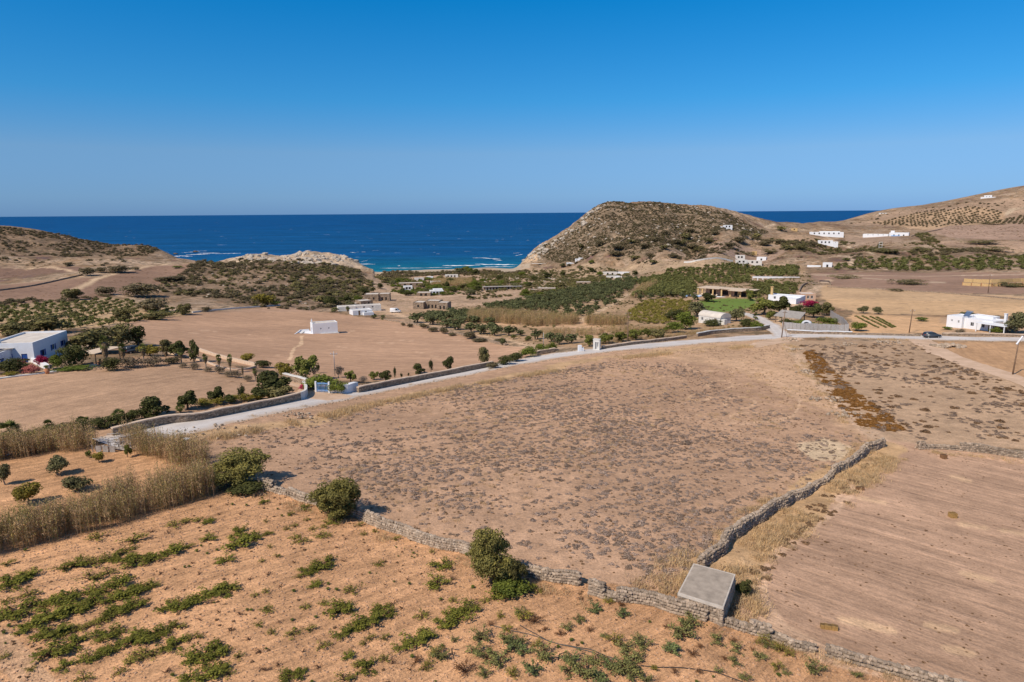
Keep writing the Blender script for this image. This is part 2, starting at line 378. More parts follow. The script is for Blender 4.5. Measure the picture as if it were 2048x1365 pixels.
class MB:
    def __init__(s): s.v = []; s.f = []; s.m = []
    def add(s, V, F, mi=0):
        o = len(s.v); s.v += [tuple(v) for v in V]; s.f += [[i+o for i in f] for f in F]; s.m += [mi]*len(F); return s
    def box(s, x0, x1, y0, y1, z0, z1, mi=0):
        return s.add([(x0,y0,z0),(x1,y0,z0),(x1,y1,z0),(x0,y1,z0),(x0,y0,z1),(x1,y0,z1),(x1,y1,z1),(x0,y1,z1)],
                     [(0,3,2,1),(4,5,6,7),(0,1,5,4),(1,2,6,5),(2,3,7,6),(3,0,4,7)], mi)
    def tube(s, pts, r, n=6, mi=0, cap=True):
        pts = [Vector(p) for p in pts]; rr = r if hasattr(r, '__len__') else [r]*len(pts); V = []; F = []
        for k, p in enumerate(pts):
            d = (pts[min(k+1, len(pts)-1)]-pts[max(k-1, 0)]).normalized()
            a = d.cross(Vector((0, 0, 1)) if abs(d.z) < .9 else Vector((1, 0, 0))).normalized(); b = d.cross(a)
            for i in range(n):
                t = 2*math.pi*i/n; V.append(p+(a*math.cos(t)+b*math.sin(t))*rr[k])
        for k in range(len(pts)-1):
            for i in range(n): F.append((k*n+i, k*n+(i+1) % n, (k+1)*n+(i+1) % n, (k+1)*n+i))
        if cap: F.append(tuple(range(n-1, -1, -1))); F.append(tuple((len(pts)-1)*n+i for i in range(n)))
        return s.add(V, F, mi)
    def obj(s, name, mats, parent=None, smooth=False, loc=None):
        o = D.objects.new(name, mesh(name, s.v, s.f, mats, s.m, smooth=smooth)); link(o, parent)
        if loc is not None: o.location = loc
        return o

# ------------------------------------------------------------------ ground regions
col = np.zeros((NR, NA, 3)); reg = np.zeros((NR, NA), int)
X, Y, Z, DG = GX, GY, GZ, np.exp(GL)
n1 = fbm(X, Y, 40, 5, 21); n2 = fbm(X, Y, 8, 4, 33); n3 = fbm(X, Y, 140, 4, 44); n4 = fbm(X, Y, 3.5, 3, 55)
def C3(c): return np.array(c, float)
def lay(mask, c, r=None, soft=True):
    mk = mask.astype(float)
    if soft:
        mk = (np.roll(mk, 1, 0)+np.roll(mk, -1, 0)+np.roll(mk, 1, 1)+np.roll(mk, -1, 1)+2*mk)/6
    cc = np.asarray(c, float)
    if cc.ndim == 1: cc = cc[None, None]
    col[:] = col*(1-mk[..., None])+cc*mk[..., None]
    if r is not None: reg[mask] = r
REG = ['hillside', 'vineyard_soil', 'fallow_field', 'stubble_field', 'farm_field', 'chapel_field', 'orchard_ground', 'village_ground', 'beach', 'lawn', 'far_fields', 'rocky_shore', 'bare_fields']
base = C3((.30, .225, .16))+(n1[..., None]-.5)*C3((.34, .28, .22))+(n2[..., None]-.5)*.26
base = np.clip(base, .1, .6)
col[:] = base
jx = (fbm(X, Y, 9, 3, 71)-.5)*np.minimum(DG*.02, 6); jy = (fbm(X, Y, 9, 3, 72)-.5)*np.minimum(DG*.02, 6)
def ins(pp, j=1.0, dmax=None): return inside(gpoly(pp, dmax), X+jx*j, Y+jy*j)
def line(pp, wd, j=.5, dmax=None):
    L = []
    for a, b in zip(pp[:-1], pp[1:]):
        k = max(1, int(math.hypot(b[0]-a[0], b[1]-a[1])/40))
        for i in range(k): L.append(G(a[0]+(b[0]-a[0])*i/k, a[1]+(b[1]-a[1])*i/k, dmax)[:2])
    L.append(G(*pp[-1], dmax)[:2])
    return near_line(L, X+jx*j, Y+jy*j) < wd/2
def vary(c, a=.3, nn=None):
    nn = n1 if nn is None else nn
    return C3(c)[None, None]*(1+(nn[..., None]-.5)*a*2)
# brush darkens the open hillsides in broad patches
hb = ins([(380,530),(460,520),(620,520),(700,535),(745,570),(700,610),(620,625),(520,620),(430,600),(340,590),(300,560)])
lay(hb, vary((.24, .18, .13), .5, n2))
hl = ins([(-300,500),(-300,430),(0,450),(100,462),(250,488),(340,498),(300,512),(150,512),(0,508)], dmax=1075)
lay(hl, vary((.23, .17, .12), .8, n2))
hd = ins([(1050,525),(1100,480),(1160,440),(1200,405),(1300,402),(1430,416),(1540,445),(1500,470),(1400,500),(1300,512),(1180,512),(1120,528)], dmax=905)
lay(hd, vary((.21, .165, .12), .8, n2))
# far right slopes and fields
lay(ins([(1680,450),(1780,425),(1900,412),(2300,340),(2300,450),(1900,455)], dmax=1450), vary((.34, .255, .19), .25), 10)
lay(ins([(1740,445),(1850,425),(1950,412),(2010,425),(2010,448),(1860,462)], dmax=1400), vary((.42, .31, .21), .15), 10)
lay(ins([(1850,462),(1900,452),(2300,440),(2300,480),(1990,480),(1900,476)]), vary((.34, .25, .20), .12), 10)
lay(ins([(1870,482),(2300,485),(2300,508),(1990,500),(1880,492)]), vary((.38, .28, .21), .15), 10)
lay(ins([(1390,510),(1500,495),(1620,500),(1560,512),(1480,522),(1380,526)]), vary((.31, .235, .19), .2), 10)
lay(ins([(1560,470),(1680,476),(1640,486),(1560,482)]), vary((.42, .31, .22), .15), 10)
lay(ins([(1690,470),(1790,474),(1810,485),(1740,492),(1690,484)]), vary((.34, .26, .2), .2), 10)
lay(ins([(1620,548),(1700,546),(2300,545),(2300,590),(1900,588),(1640,572)]), vary((.28, .195, .15), .14), 12)
lay(ins([(1640,570),(1700,577),(1900,586),(2300,608),(2300,642),(2048,634),(1900,630),(1720,628),(1655,612),(1640,585)]), vary((.47, .345, .22), .1), 12)
lay(ins([(1700,628),(1880,634),(1900,668),(1700,668)]), vary((.50, .35, .22), .1), 12)
lay(ins([(1880,634),(2300,645),(2300,672),(1900,670)]), vary((.42, .31, .22), .2), 12)
# left slopes
lay(ins([(-300,530),(160,535),(165,545),(60,552),(-300,580)]), vary((.175, .12, .095), .16), 12)
lay(ins([(-300,590),(0,570),(200,555),(300,530),(385,528),(360,560),(250,590),(120,605),(-300,640)]), vary((.24, .165, .125), .25), 12)
lay(ins([(-300,620),(0,612),(220,596),(400,622),(245,648),(0,672),(-300,690)]), vary((.42, .32, .21), .15), 6)
# middle ground
lay(ins([(745,540),(1050,536),(1140,545),(1120,580),(960,612),(820,632),(700,628),(715,600)]), vary((.40, .30, .22), .3, n2), 7)
lay(ins([(800,625),(960,612),(1120,585),(1300,545),(1380,530),(1610,532),(1620,560),(1590,600),(1560,640),(1540,655),(1380,665),(1200,695),(1080,695),(950,668)]), vary((.34, .25, .17), .28, n2), 6)
lay(ins([(1080,640),(1220,645),(1240,660),(1090,656),(960,650)]), vary((.50, .36, .25), .1), 6)
lay(ins([(1050,545),(1200,530),(1400,522),(1500,530),(1300,545),(1140,580),(1090,575)]), vary((.36, .28, .2), .3, n2), 7)
lay(ins([(1400,601),(1440,597),(1510,598),(1512,612),(1470,622),(1425,628),(1405,618)]), vary((.13, .21, .05), .15), 9)
lay(ins([(745,543),(1060,536),(1060,526),(745,532)], dmax=870) | ((Z > -1.5) & (Z < 1.6) & (DG > 700) & (DG < 860) & (GA > PXA(735)) & (GA < PXA(1050))), C3((.40, .35, .28)), 8)
lay(ins([(1055,510),(1040,520),(1045,526),(1075,522),(1075,512)], dmax=870), vary((.50, .38, .26), .2), 11)
rk = (GA > PXA(455)) & (GA < PXA(735)) & (DG > 775) & (DG < 930)
lay(rk, vary((.42, .35, .27), .6, n2), 11)
lay((Z < 5) & (DG > 850) & (GA < PXA(560)), vary((.44, .36, .27), .3, n2), 11)
lay((Z < 2.5) & (DG > 780) & (GA > PXA(1040)) & (GA < PXA(1500)), vary((.40, .32, .24), .3, n2), 11)
# near fields
lay(ins([(235,648),(400,627),(560,613),(700,632),(800,640),(905,668),(1010,692),(1085,700),(1060,715),(960,742),(800,765),(640,760),(500,735),(330,705),(270,670)]), vary((.385, .268, .195), .14), 5)
lay(ins([(-400,770),(0,748),(190,728),(330,708),(470,735),(600,770),(640,800),(400,836),(255,862),(190,880),(0,900),(-400,960)]), vary((.40, .285, .205), .14), 4)
lay(ins([(215,890),(330,862),(520,818),(780,771),(1000,731),(1190,702),(1400,683),(1550,674),(1580,690),(1775,880),(1390,1195),(1060,1140),(930,1095),(700,1030),(530,975),(420,930)]), vary((.41, .29, .21), .14), 2)
lay(ins([(1565,680),(1840,685),(1890,712),(2048,775),(2400,880),(2400,905),(1840,892),(1770,885)]), vary((.41, .31, .225), .12), 2)
lay(ins([(1860,684),(2400,688),(2400,880),(2048,768),(1930,720),(1870,700)]), vary((.42, .285, .18), .08), 4)
lay(ins([(1775,880),(1845,893),(2048,905),(2500,940),(2500,1600),(1930,1600),(1800,1345),(1480,1240),(1480,1130)]), vary((.395, .282, .213), .10), 3)
lay(ins([(-500,900),(190,888),(300,895),(420,930),(440,985),(0,1110),(-500,1260)]), vary((.49, .31, .185), .09), 1)
lay(ins([(-500,1250),(0,1105),(430,990),(530,968),(700,1030),(930,1092),(1060,1132),(1350,1192),(1500,1245),(1800,1345),(1960,1600),(-500,1600)]), vary((.515, .325, .195), .09), 1)
# pale worn areas, tracks and verges
lay(ins([(1560,676),(1350,690),(1270,710),(1450,735),(1640,820),(1730,880),(1770,880),(1640,760),(1590,700)], 2), vary((.47, .34, .24), .1))
lay(ins([(1590,885),(1640,878),(1700,895),(1690,920),(1620,915)], 2), C3((.55, .46, .34)))
lay(line([(1560,672),(1640,770),(1760,880)], 2.6), C3((.47, .36, .27)))
for e in [(1440,770,26,8),(1480,806,30,12),(1400,795,20,8),(1520,835,60,10),(1430,730,60,10)]:
    ring = [(e[0]+e[2]*math.cos(t), e[1]+e[3]*math.sin(t)) for t in np.linspace(0, 6.283, 16)]
    lay(line(ring, .5, .3), C3((.52, .38, .27)), soft=False)
for pp, wd in (([(0,1265),(40,1310),(90,1365),(130,1420)], .9), ([(-30,1265),(0,1310),(50,1365),(90,1420)], .9)):
    lay(line(pp, wd, .1), C3((.52, .36, .24)), soft=False)
lay(line([(578,720),(590,695),(601,690),(604,672)], .9, .2), C3((.55, .42, .30)), soft=False)
lay(line([(-60,535),(60,536),(105,535),(160,547)], 3), C3((.50, .39, .28)))
lay(line([(130,590),(160,575),(200,556),(260,541),(300,532),(340,528)], 4), C3((.52, .41, .29)))
lay(line([(225,588),(260,597),(310,612),(380,626),(430,622)], 3), C3((.52, .42, .32)))
lay(line([(1600,548),(1700,551),(1850,553),(2048,549),(2300,548)], 3.4), C3((.58, .48, .38)))
lay(line([(1630,551),(1720,556),(1800,562),(1940,568)], 2.4), C3((.56, .47, .37)))
lay(line([(1550,447),(1530,456),(1620,462),(1650,474),(1700,496),(1745,508)], 4, dmax=1200), C3((.56, .46, .35)))
lay(line([(1675,512),(1700,516),(1705,530)], 4), C3((.5, .41, .32)))
lay(line([(2012,430),(2025,418),(2048,416)], 7, dmax=1500), C3((.5, .42, .32)))
lay(line([(1560,655),(1590,612),(1640,570),(1660,560)], 5), C3((.50, .39, .29)))
lay(line([(1180,645),(1165,638),(1230,605),(1290,575)], 3), C3((.52, .41, .3)))
lay(line([(1150,612),(1180,605),(1240,590)], 2.5), C3((.5, .39, .28)))
lay(line([(760,610),(800,632),(900,660),(1100,698)], 3), C3((.48, .37, .27)))
lay(line([(770,560),(762,545)], 3), C3((.55, .45, .35))); lay(line([(740,560),(770,575),(800,590),(850,595),(960,590)], 3.5), C3((.50, .39, .3)))
for off in (0, 9, 24):
    lay(line([(1768+off*.6,908+off*.5),(1650+off,1003+off*.6),(1545+off,1082+off*.6),(1497+off,1135+off*.3),(1503+off,1200),(1540+off,1262-off*.4),(1640+off,1316-off*.5),(1800+off,1362-off*.4)], .8, .3), C3((.53, .395, .30)))
lay(line([(1590,690),(1600,740),(1660,800),(1730,870)], .5, .3), C3((.52, .39, .29)), soft=False)
lay(line([(1290,760),(1400,742),(1520,745),(1600,790),(1590,835),(1480,850),(1390,830)], .4, .5), C3((.50, .37, .27)), soft=False)
for k_ in range(14):
    x_ = 300+RS.rand()*620; y_ = 660+RS.rand()*60; lay(line([(x_, y_), (x_+14+RS.rand()*30, y_+2)], .9, 1.2), C3((.55, .41, .31)))
for k_ in range(10):
    x_ = 1560+RS.rand()*470; y_ = 930+RS.rand()*400; lay(line([(x_, y_), (x_+20+RS.rand()*40, y_+8)], 1.0, 1.5), C3((.54, .40, .28)))
# grassy verges get a golden tone
lay(line([(380,872),(600,845),(780,800),(1000,762),(1200,715),(1400,697),(1500,690)], 3.2, 2), vary((.45, .33, .21), .2, n4), soft=True)
lay(line([(1420,1170),(1500,1085),(1630,985),(1770,895)], 5.0, 2), vary((.44, .32, .20), .2, n4))
GM = [ground('hillside_earth', None, (.28, .50, (.135, .105, .065), .8), 1.0, 1.0, .38),
      ground('vineyard_earth', ((330, 1225, 460, 1180), 1.7, .44, .10), (3.2, .60, (.24, .12, .06), .6), 1.0, 1.3, .24),
      ground('fallow_earth', ((1100, 960, 1500, 880), .9, .12, .25), (1.7, .60, (.24, .17, .13), .6), .8, 1.0, .26),
      ground('stubble_earth', ((1700, 1000, 2040, 1090), .55, .34, .05), (2.0, .62, (.22, .13, .08), .55), .7, 1.0, .20),
      ground('farm_earth', ((20, 840, 400, 760), .5, .26, .10), (1.2, .64, (.28, .18, .12), .6), .7, .8, .18),
      ground('chapel_earth', ((300, 660, 900, 700), .4, .26, .07), (.9, .66, (.28, .19, .13), .5), .6, .8, .16),
      ground('orchard_earth', None, (.45, .54, (.19, .155, .07), .7), .8, 1, .26),
      ground('village_earth', None, (.3, .55, (.19, .15, .07), .7), .8, 1, .26),
      ground('beach_sand', None, None, .3, 1, .1),
      ground('lawn_grass', None, None, .4, 1, .15),
      ground('far_earth', ((1700, 600, 2040, 606), .2, .12, .1), (.14, .56, (.17, .135, .08), .7), .8, .6, .28),
      ground('shore_rock', None, (.25, .6, (.20, .16, .12), .7), 1.6, .8, .35),
      ground('bare_earth', ((1700, 600, 2040, 606), .35, .12, .1), (.25, .60, (.22, .155, .10), .6), .6, .7, .22)]
col *= np.where(DG < 320, 1, 0)[..., None]*(np.array([1.17, 1.04, .90])-1)+np.array([1., 1, 1])*1.0
col *= np.where(DG >= 320, 1, 0)[..., None]*(np.array([1.10, 1.0, .90])-1)+1
fr = reg[:-1, :-1]
for ri, nm in enumerate(REG):
    jj, ii = np.nonzero(fr == ri)
    if len(jj) == 0: continue
    q = np.stack([jj*NA+ii, jj*NA+ii+1, (jj+1)*NA+ii+1, (jj+1)*NA+ii], 1)
    zf = Z.ravel()[q].max(1); q = q[zf > -7]
    u, inv = np.unique(q, return_inverse=True); inv = inv.reshape(q.shape)
    me = D.meshes.new(nm); me.vertices.add(len(u))
    me.vertices.foreach_set('co', np.stack([X.ravel()[u], Y.ravel()[u], Z.ravel()[u]], 1).astype(np.float32).ravel())
    nq = len(q); me.loops.add(nq*4); me.loops.foreach_set('vertex_index', inv.astype(np.int32).ravel())
    me.polygons.add(nq); me.polygons.foreach_set('loop_start', np.arange(0, nq*4, 4, dtype=np.int32)); me.polygons.foreach_set('loop_total', np.full(nq, 4, np.int32))
    me.polygons.foreach_set('use_smooth', np.ones(nq, bool))
    ca_ = me.attributes.new('col', 'FLOAT_COLOR', 'POINT'); cc = np.ones((len(u), 4), np.float32); cc[:, :3] = np.clip(col.reshape(-1, 3)[u], .01, .9); ca_.data.foreach_set('color', cc.ravel())
    me.materials.append(GM[ri]); me.update(calc_edges=True)
    tag(link(D.objects.new(nm, me)), kind='structure')

# near ground under and behind the camera, and land beyond the frame
# ------------------------------------------------------------------ sea
n = N('sea_water'); p = n.geo()
sep = n.n('SeparateXYZ'); n.l(p, sep.inputs[0])
far = n.ramp(n.math('DIVIDE', sep.outputs[1], 4000), (.19, (.006, .15, .21)), (.225, (.004, .10, .20)), (.27, (.004, .068, .19)), (1.0, (.002, .058, .185)))
k = n.ramp(n.noise(n.map(p, (.3, 1, 1)), .012, 5, .6), (.3, .7), (.7, 1.32))
c = n.mix(1.0, far, k, 'MULTIPLY')
k = n.ramp(n.noise(n.map(p, (.25, 1, 1)), .12, 4, .6), (.3, .72), (.7, 1.3)); c = n.mix(1.0, c, k, 'MULTIPLY')
cap = n.ramp(n.noise(n.map(p, (.4, 1, 1)), .045, 3, .75), (.695, 0), (.72, .85)); c = n.mix(cap, c, (.75, .8, .85))
n.base(c); n.b.inputs['Roughness'].default_value = .5; n.b.inputs['Specular IOR Level'].default_value = .05
n.bump(n.noise(n.map(p, (.4, 1, 1)), .25, 4), .6, 1.0)
seam = n.done()
ys = [690, 760, 900, 1200, 2000, 5000, 15000, 60000, 150000]
V = []; F = []
for y in ys: V += [(-3.0*y-500, y, 0), (-y*.5, y, 0), (y*.5, y, 0), (3.0*y+500, y, 0)]
for j in range(len(ys)-1):
    for i in range(3): F.append((j*4+i, j*4+i+1, j*4+i+5, j*4+i+4))
tag(link(D.objects.new('sea', mesh('sea', V, F, seam))), kind='structure')
# foam ribbons
foam = plain('sea_foam', (.82, .86, .88), .9, .1, .4)
def seaP(px, py): r = ray(px, py); t = -CAMZ/r.z; return Vector((r.x*t, r.y*t, 0))
def surf(segs, name='surf'):
    mb = MB(); rr = random.Random(5)
    for (a, b, wd) in segs:
        A, B = seaP(*a), seaP(*b); L = (B-A).length; nn = max(4, int(L/3)); up = Vector((0, 1, 0))
        top = []; bot = []
        for k in range(nn+1):
            t = k/nn; w_ = wd*math.sin(math.pi*min(max(t, .03), .97))**.5*rr.uniform(.35, 1.1); o = rr.uniform(-.25, .25)*wd
            c0 = A.lerp(B, t); top.append(c0+Vector((0, o+w_/2, .06))); bot.append(c0+Vector((0, o-w_/2, .06)))
        V = top+bot; F = [(nn+1+k, nn+2+k, k+1, k) for k in range(nn)]
        mb.add(V, F)
    return tag(mb.obj(name, foam), kind='stuff')
surf([((885,532),(960,531),12),((950,529),(1035,530),14),((968,534),(1030,534),7),((850,536),(905,535),5),((760,537),(850,536.5),5),((945,516.5),(975,516),7),((965,517),(1000,518),8),((985,519),(1004,521),7),((990,522),(1005,521),5),
      ((362,506),(400,503.5),12),((372,510),(420,508.5),14),((395,507),(440,506.5),12),((350,512),(385,513),10),((430,508),(482,507),9),((385,503),(415,502),6),((344,513),(360,514),8),
      ((708,528),(750,529),9),((722,524),(736,521),9),((735,520),(742,518),5),((1030,512),(1046,509),9),((1026,507),(1040,506),5),((700,505),(712,506),6),((795,532),(801,532),6)])
mb = MB(); rw = random.Random(12)
for k in range(75):
    q = seaP(rw.uniform(0, 1180) if k % 7 else rw.uniform(1545, 1700), 436+86*rw.random()**1.3 if k % 7 else rw.uniform(426, 438)); L_ = rw.uniform(1.0, 3.4)*(1+q.y/1500); w_ = L_*rw.uniform(.3, .6)
    V = [(q.x+math.cos(t)*L_*rw.uniform(.5, 1), q.y+math.sin(t)*w_*rw.uniform(.5, 1), .35+.001*k) for t in np.linspace(0, 5.5, 7)]; mb.add(V, [tuple(range(7))])
tag(mb.obj('whitecaps', foam), kind='stuff')
# a few rocks awash off the left point
def rock_mesh(name, seed, sub=2):
    import bmesh
    bm = bmesh.new(); bmesh.ops.create_icosphere(bm, subdivisions=sub, radius=1); rr = random.Random(seed)
    for v in bm.verts:
        k = vnoise(np.array([v.co.x*1.7+seed*3.1+9]), np.array([v.co.y*1.7+v.co.z*2.3]), seed)[0]
        v.co *= .7+.55*k
    me = D.meshes.new(name); bm.to_mesh(me); bm.free(); return me
rkm = rock_mesh('sea_rock', 3); rkm.materials.append(M['wood'])
for (px, py, s, lb) in [(391,505,5,'dark sea rock with white surf breaking round it off the left point'),(351,509,4,'low dark rock awash just beside the left cliff tip')]:
    o = link(D.objects.new('sea_rock', rkm)); o.location = seaP(px, py); o.scale = (s, s*1.3, s*.6); tag(o, lb, 'rock')
# ------------------------------------------------------------------ plant prototypes (unit width, unit height)
HID = D.collections.new('plant_kinds')       # prototypes used by scatters; holds meshes only
def rnd(n, seed): return np.random.RandomState(seed)
def leaf_quads(P, Nn, size, rs, asp=1.0, up=0.0):
    """a loose leaf-clump quad at every point, roughly facing its normal"""
    n = len(P); Nn = Nn+rs.normal(0, .55, (n, 3)); Nn[:, 2] += up; Nn /= np.linalg.norm(Nn, axis=1)[:, None]+1e-9
    t = rs.normal(0, 1, (n, 3)); a = np.cross(Nn, t); a /= np.linalg.norm(a, axis=1)[:, None]+1e-9; b = np.cross(Nn, a)
    s = size*rs.uniform(.6, 1.4, (n, 1)); j = rs.uniform(.6, 1.2, (4, n, 1))
    return np.stack([P-a*s*j[0]-b*s*asp*.4, P+a*s*.25-b*s*asp*j[1], P+a*s*j[2]+b*s*asp*.4, P-a*s*.2+b*s*asp*j[3]], 1)
def blob(seed, n_l, n_leaf, size, z0=0.0, z1=1.0, rad=.5, lump=.22, top=1.0, flat=.5, inner=.25, hollow=0.0):
    """points on many small lumps that together fill a crown from z0 to z1"""
    rs = rnd(0, seed); zc = (z0+z1)/2; hz = (z1-z0)/2
    L = []
    while len(L) < n_l:
        p = rs.uniform(-1, 1, 3)
        if p @ p < 1 and p @ p > hollow: L.append(p)
    L = np.array(L); lr = lump*rs.uniform(.6, 1.25, n_l)
    L[:, 0] += .25*np.sin(3.1*L[:, 2]+seed); ctr = np.c_[L[:, :2]*(rad-lump*.8), zc+L[:, 2]*(hz-lump*.7*flat*2)]
    k = rs.randint(0, n_l, n_leaf)
    v = rs.normal(0, 1, (n_leaf, 3)); v /= np.linalg.norm(v, axis=1)[:, None]
    v[:, 2] = np.where((v[:, 2] < -.3) & (rs.rand(n_leaf) < .7), -v[:, 2], v[:, 2])
    rr = np.where(rs.rand(n_leaf) < inner, rs.uniform(.3, .9, n_leaf), rs.uniform(.85, 1.1, n_leaf))
    P = ctr[k]+v*(lr[k]*rr)[:, None]*np.array([1, 1, flat*2*hz if False else 1]); P[:, 2] = np.maximum(P[:, 2], z0*.9+.005)
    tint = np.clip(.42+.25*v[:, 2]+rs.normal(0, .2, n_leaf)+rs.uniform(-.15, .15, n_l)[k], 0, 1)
    return P, v, tint, size, rs
def crown_mesh(name, mat, *a, **k):
    asp = k.pop('asp', 1.0)
    P, v, t, s, rs = blob(*a, **k); r_ = np.percentile(np.hypot(P[:, 0], P[:, 1]), 96); P[:, :2] *= .5/r_; zt = np.percentile(P[:, 2], 99.3); z0_ = k.get('z0', 0); P[:, 2] = z0_+(P[:, 2]-z0_)*(1-z0_)/(zt-z0_); Q = leaf_quads(P, v, s, rs, asp)
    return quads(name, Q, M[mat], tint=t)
def trunk_mesh(name, mat, seed, h=.5, r=.05, limbs=4, spread=.3, lean=.05, n=6):
    mb = MB(); rr = random.Random(seed); top = Vector((rr.uniform(-lean, lean), rr.uniform(-lean, lean), h))
    mb.tube([(0, 0, -.08), (0, 0, .02), top*.55+Vector((lean*.4, 0, 0)), top], [r*1.5, r*1.15, r*.9, r*.7], n)
    for i in range(limbs):
        a = 6.283*i/limbs+rr.uniform(-.4, .4); e = top+Vector((math.cos(a)*spread, math.sin(a)*spread, rr.uniform(.15, .4)*(1-h)*1.4))
        mb.tube([top*.8, top.lerp(e, .5)+Vector((0, 0, .04)), e], [r*.6, r*.42, r*.15], 5)
    return mesh(name, mb.v, mb.f, M[mat], smooth=True)
KIND = {}    # key -> list of variants; variant = [(part name, mesh)], first entry is the crown
def kind(key, name, cat, variants): KIND[key] = (name, cat, variants)
def bushkind(key, name, mat, nl, nq, size, nvar=3, **kw):
    kind(key, name, kw.pop('cat', 'shrub'), [[(None, crown_mesh(name, mat, 100+i*7+len(key)*13+ord(key[0]), nl, nq, size, **kw))] for i in range(nvar)])
def treekind(key, name, mat, nl, nq, size, h=.4, r=.05, bark='bark', nvar=3, limbs=4, spread=.28, cat='tree', **kw):
    vs = []
    for i in range(nvar):
        s = 300+i*11+len(key)*17+ord(key[1])
        vs.append([('crown', crown_mesh(name+'_crown', mat, s, nl, nq, size, **kw)), ('trunk', trunk_mesh(name+'_trunk', bark, s, h, r, limbs, spread))])
    kind(key, name, cat, vs)
treekind('juniper', 'juniper_bush', 'juniper', 70, 15000, .017, h=.3, r=.04, z0=.02, lump=.13, inner=.3, nvar=2, cat='bush')
treekind('juniper_dk', 'juniper_bush', 'juniper_dk', 60, 12000, .019, h=.3, r=.04, z0=.02, lump=.14, inner=.3, nvar=1, cat='bush')
treekind('olive', 'olive_tree', 'olive', 26, 2200, .04, h=.36, r=.045, z0=.12, lump=.2, hollow=.2, bark='bark_pale')
treekind('carob', 'carob_tree', 'carob', 15, 2600, .042, h=.34, r=.05, z0=.02, lump=.17, hollow=.15)
treekind('fig', 'fruit_tree', 'fig', 14, 1800, .045, h=.35, r=.04, z0=.06, lump=.17, hollow=.15)
treekind('yellow', 'yellowing_tree', 'yellow', 20, 1800, .04, h=.35, r=.04, z0=.1, lump=.2, nvar=2)
treekind('wild', 'scrubby_tree', 'scrub_g', 15, 2000, .042, h=.35, r=.045, z0=.02, lump=.2, hollow=.1)
treekind('grey', 'leafless_tree', 'greytree', 20, 1100, .028, h=.3, r=.035, z0=.15, lump=.2, nvar=1, bark='bark_pale', limbs=7)
treekind('cypress', 'cypress_tree', 'cypress', 26, 1500, .035, h=.5, r=.05, z0=.03, lump=.2, rad=.5, limbs=0, nvar=2)
treekind('orchard', 'orchard_tree', 'orch', 14, 420, .07, h=.36, r=.05, z0=.08, lump=.2, nvar=3, limbs=3)
treekind('orchard_dk', 'orchard_tree', 'orch_dk', 14, 420, .07, h=.36, r=.05, z0=.08, lump=.2, nvar=2, limbs=3)
bushkind('hedge', 'garden_bush', 'lush', 22, 2000, .035, z0=0, lump=.22)
bushkind('dark', 'evergreen_shrub', 'scrub', 22, 1300, .045, z0=0, lump=.22)
bushkind('bushy', 'garden_bush', 'carob', 22, 2000, .035, z0=0, lump=.22)
bushkind('greybush', 'rounded_dry_shrub', 'greybush', 26, 1500, .03, z0=0, lump=.2)
bushkind('mound', 'scrub_mound', 'scrub_g', 34, 1500, .026, z0=0, lump=.13)
bushkind('bougain', 'bougainvillea', 'flower', 18, 1500, .04, z0=0, lump=.22, nvar=2, cat='flowering shrub')
bushkind('blossom', 'flowering_shrub', 'flower_pale', 18, 1500, .035, z0=0, lump=.2, nvar=2, cat='flowering shrub')
bushkind('ybush', 'yellowing_bush', 'yellow', 18, 1300, .035, z0=0, lump=.2, nvar=2)
bushkind('gbush', 'low_green_bush', 'grassg', 18, 1000, .04, z0=0, lump=.2, nvar=2)
bushkind('farshrub', 'evergreen_shrub', 'scrub', 12, 260, .08, z0=0, lump=.25)
bushkind('farshrub_g', 'evergreen_shrub', 'scrub_g', 12, 260, .08, z0=0, lump=.25)
# foreground vines and kitchen-garden plants (leafy, low, with woody stock)
def vinekind(key, name, mat, nq, size, cat, twigs=5, hz=.55, nvar=4, spread=.5, mat2='twig'):
    vs = []
    for i in range(nvar):
        s = 900+i*5+len(key)*31+ord(key[-1]); rs = rnd(0, s); rr = random.Random(s); mb = MB(); tips = []
        for k in range(twigs):
            a = rr.uniform(0, 6.28); L = rr.uniform(.5, 1)*spread; e = Vector((math.cos(a)*L, math.sin(a)*L, rr.uniform(.15, 1)*hz))
            m_ = e*.5+Vector((0, 0, .12)); mb.tube([(0, 0, -.03), m_, e], [.03, .018, .006], 4); tips += [m_, e, e*.75+Vector((0, 0, .05))]
        parts = []
        if nq:
            tp = np.array([tuple(t) for t in tips]); k = rs.randint(0, len(tp), nq); v = rs.normal(0, 1, (nq, 3)); v /= np.linalg.norm(v, axis=1)[:, None]
            P = tp[k]+v*rs.uniform(.2, 1, (nq, 1))*np.array([.19, .19, .13]); P[:, 2] = np.abs(P[:, 2])+.01
            v[:, 2] = abs(v[:, 2])+.5
            parts.append(('leaves', quads(name+'_leaves', leaf_quads(P, v, size, rs), M[mat], tint=np.clip(.45+rs.normal(0, .28, nq), 0, 1))))
        parts.append(('stems', mesh(name+'_stems', mb.v, mb.f, M[mat2])))
        vs.append(parts)
    kind(key, name, cat, vs)
vinekind('L', 'grapevine', 'vine', 620, .033, 'vine', 12)
vinekind('Y', 'grapevine', 'vine_y', 190, .036, 'vine', 8)
vinekind('B', 'bare_grapevine', 'vine_r', 26, .03, 'vine', 7)
vinekind('G', 'garden_plant', 'garden', 520, .032, 'garden plant', 11, hz=.6)
vinekind('D', 'garden_plant', 'garden_b', 520, .036, 'garden plant', 11, hz=.6)
vinekind('U', 'garden_plant', 'garden_y', 460, .026, 'garden plant', 11, hz=.6)
vinekind('O', 'garden_plant', 'vine_r', 360, .026, 'garden plant', 11, hz=.6)
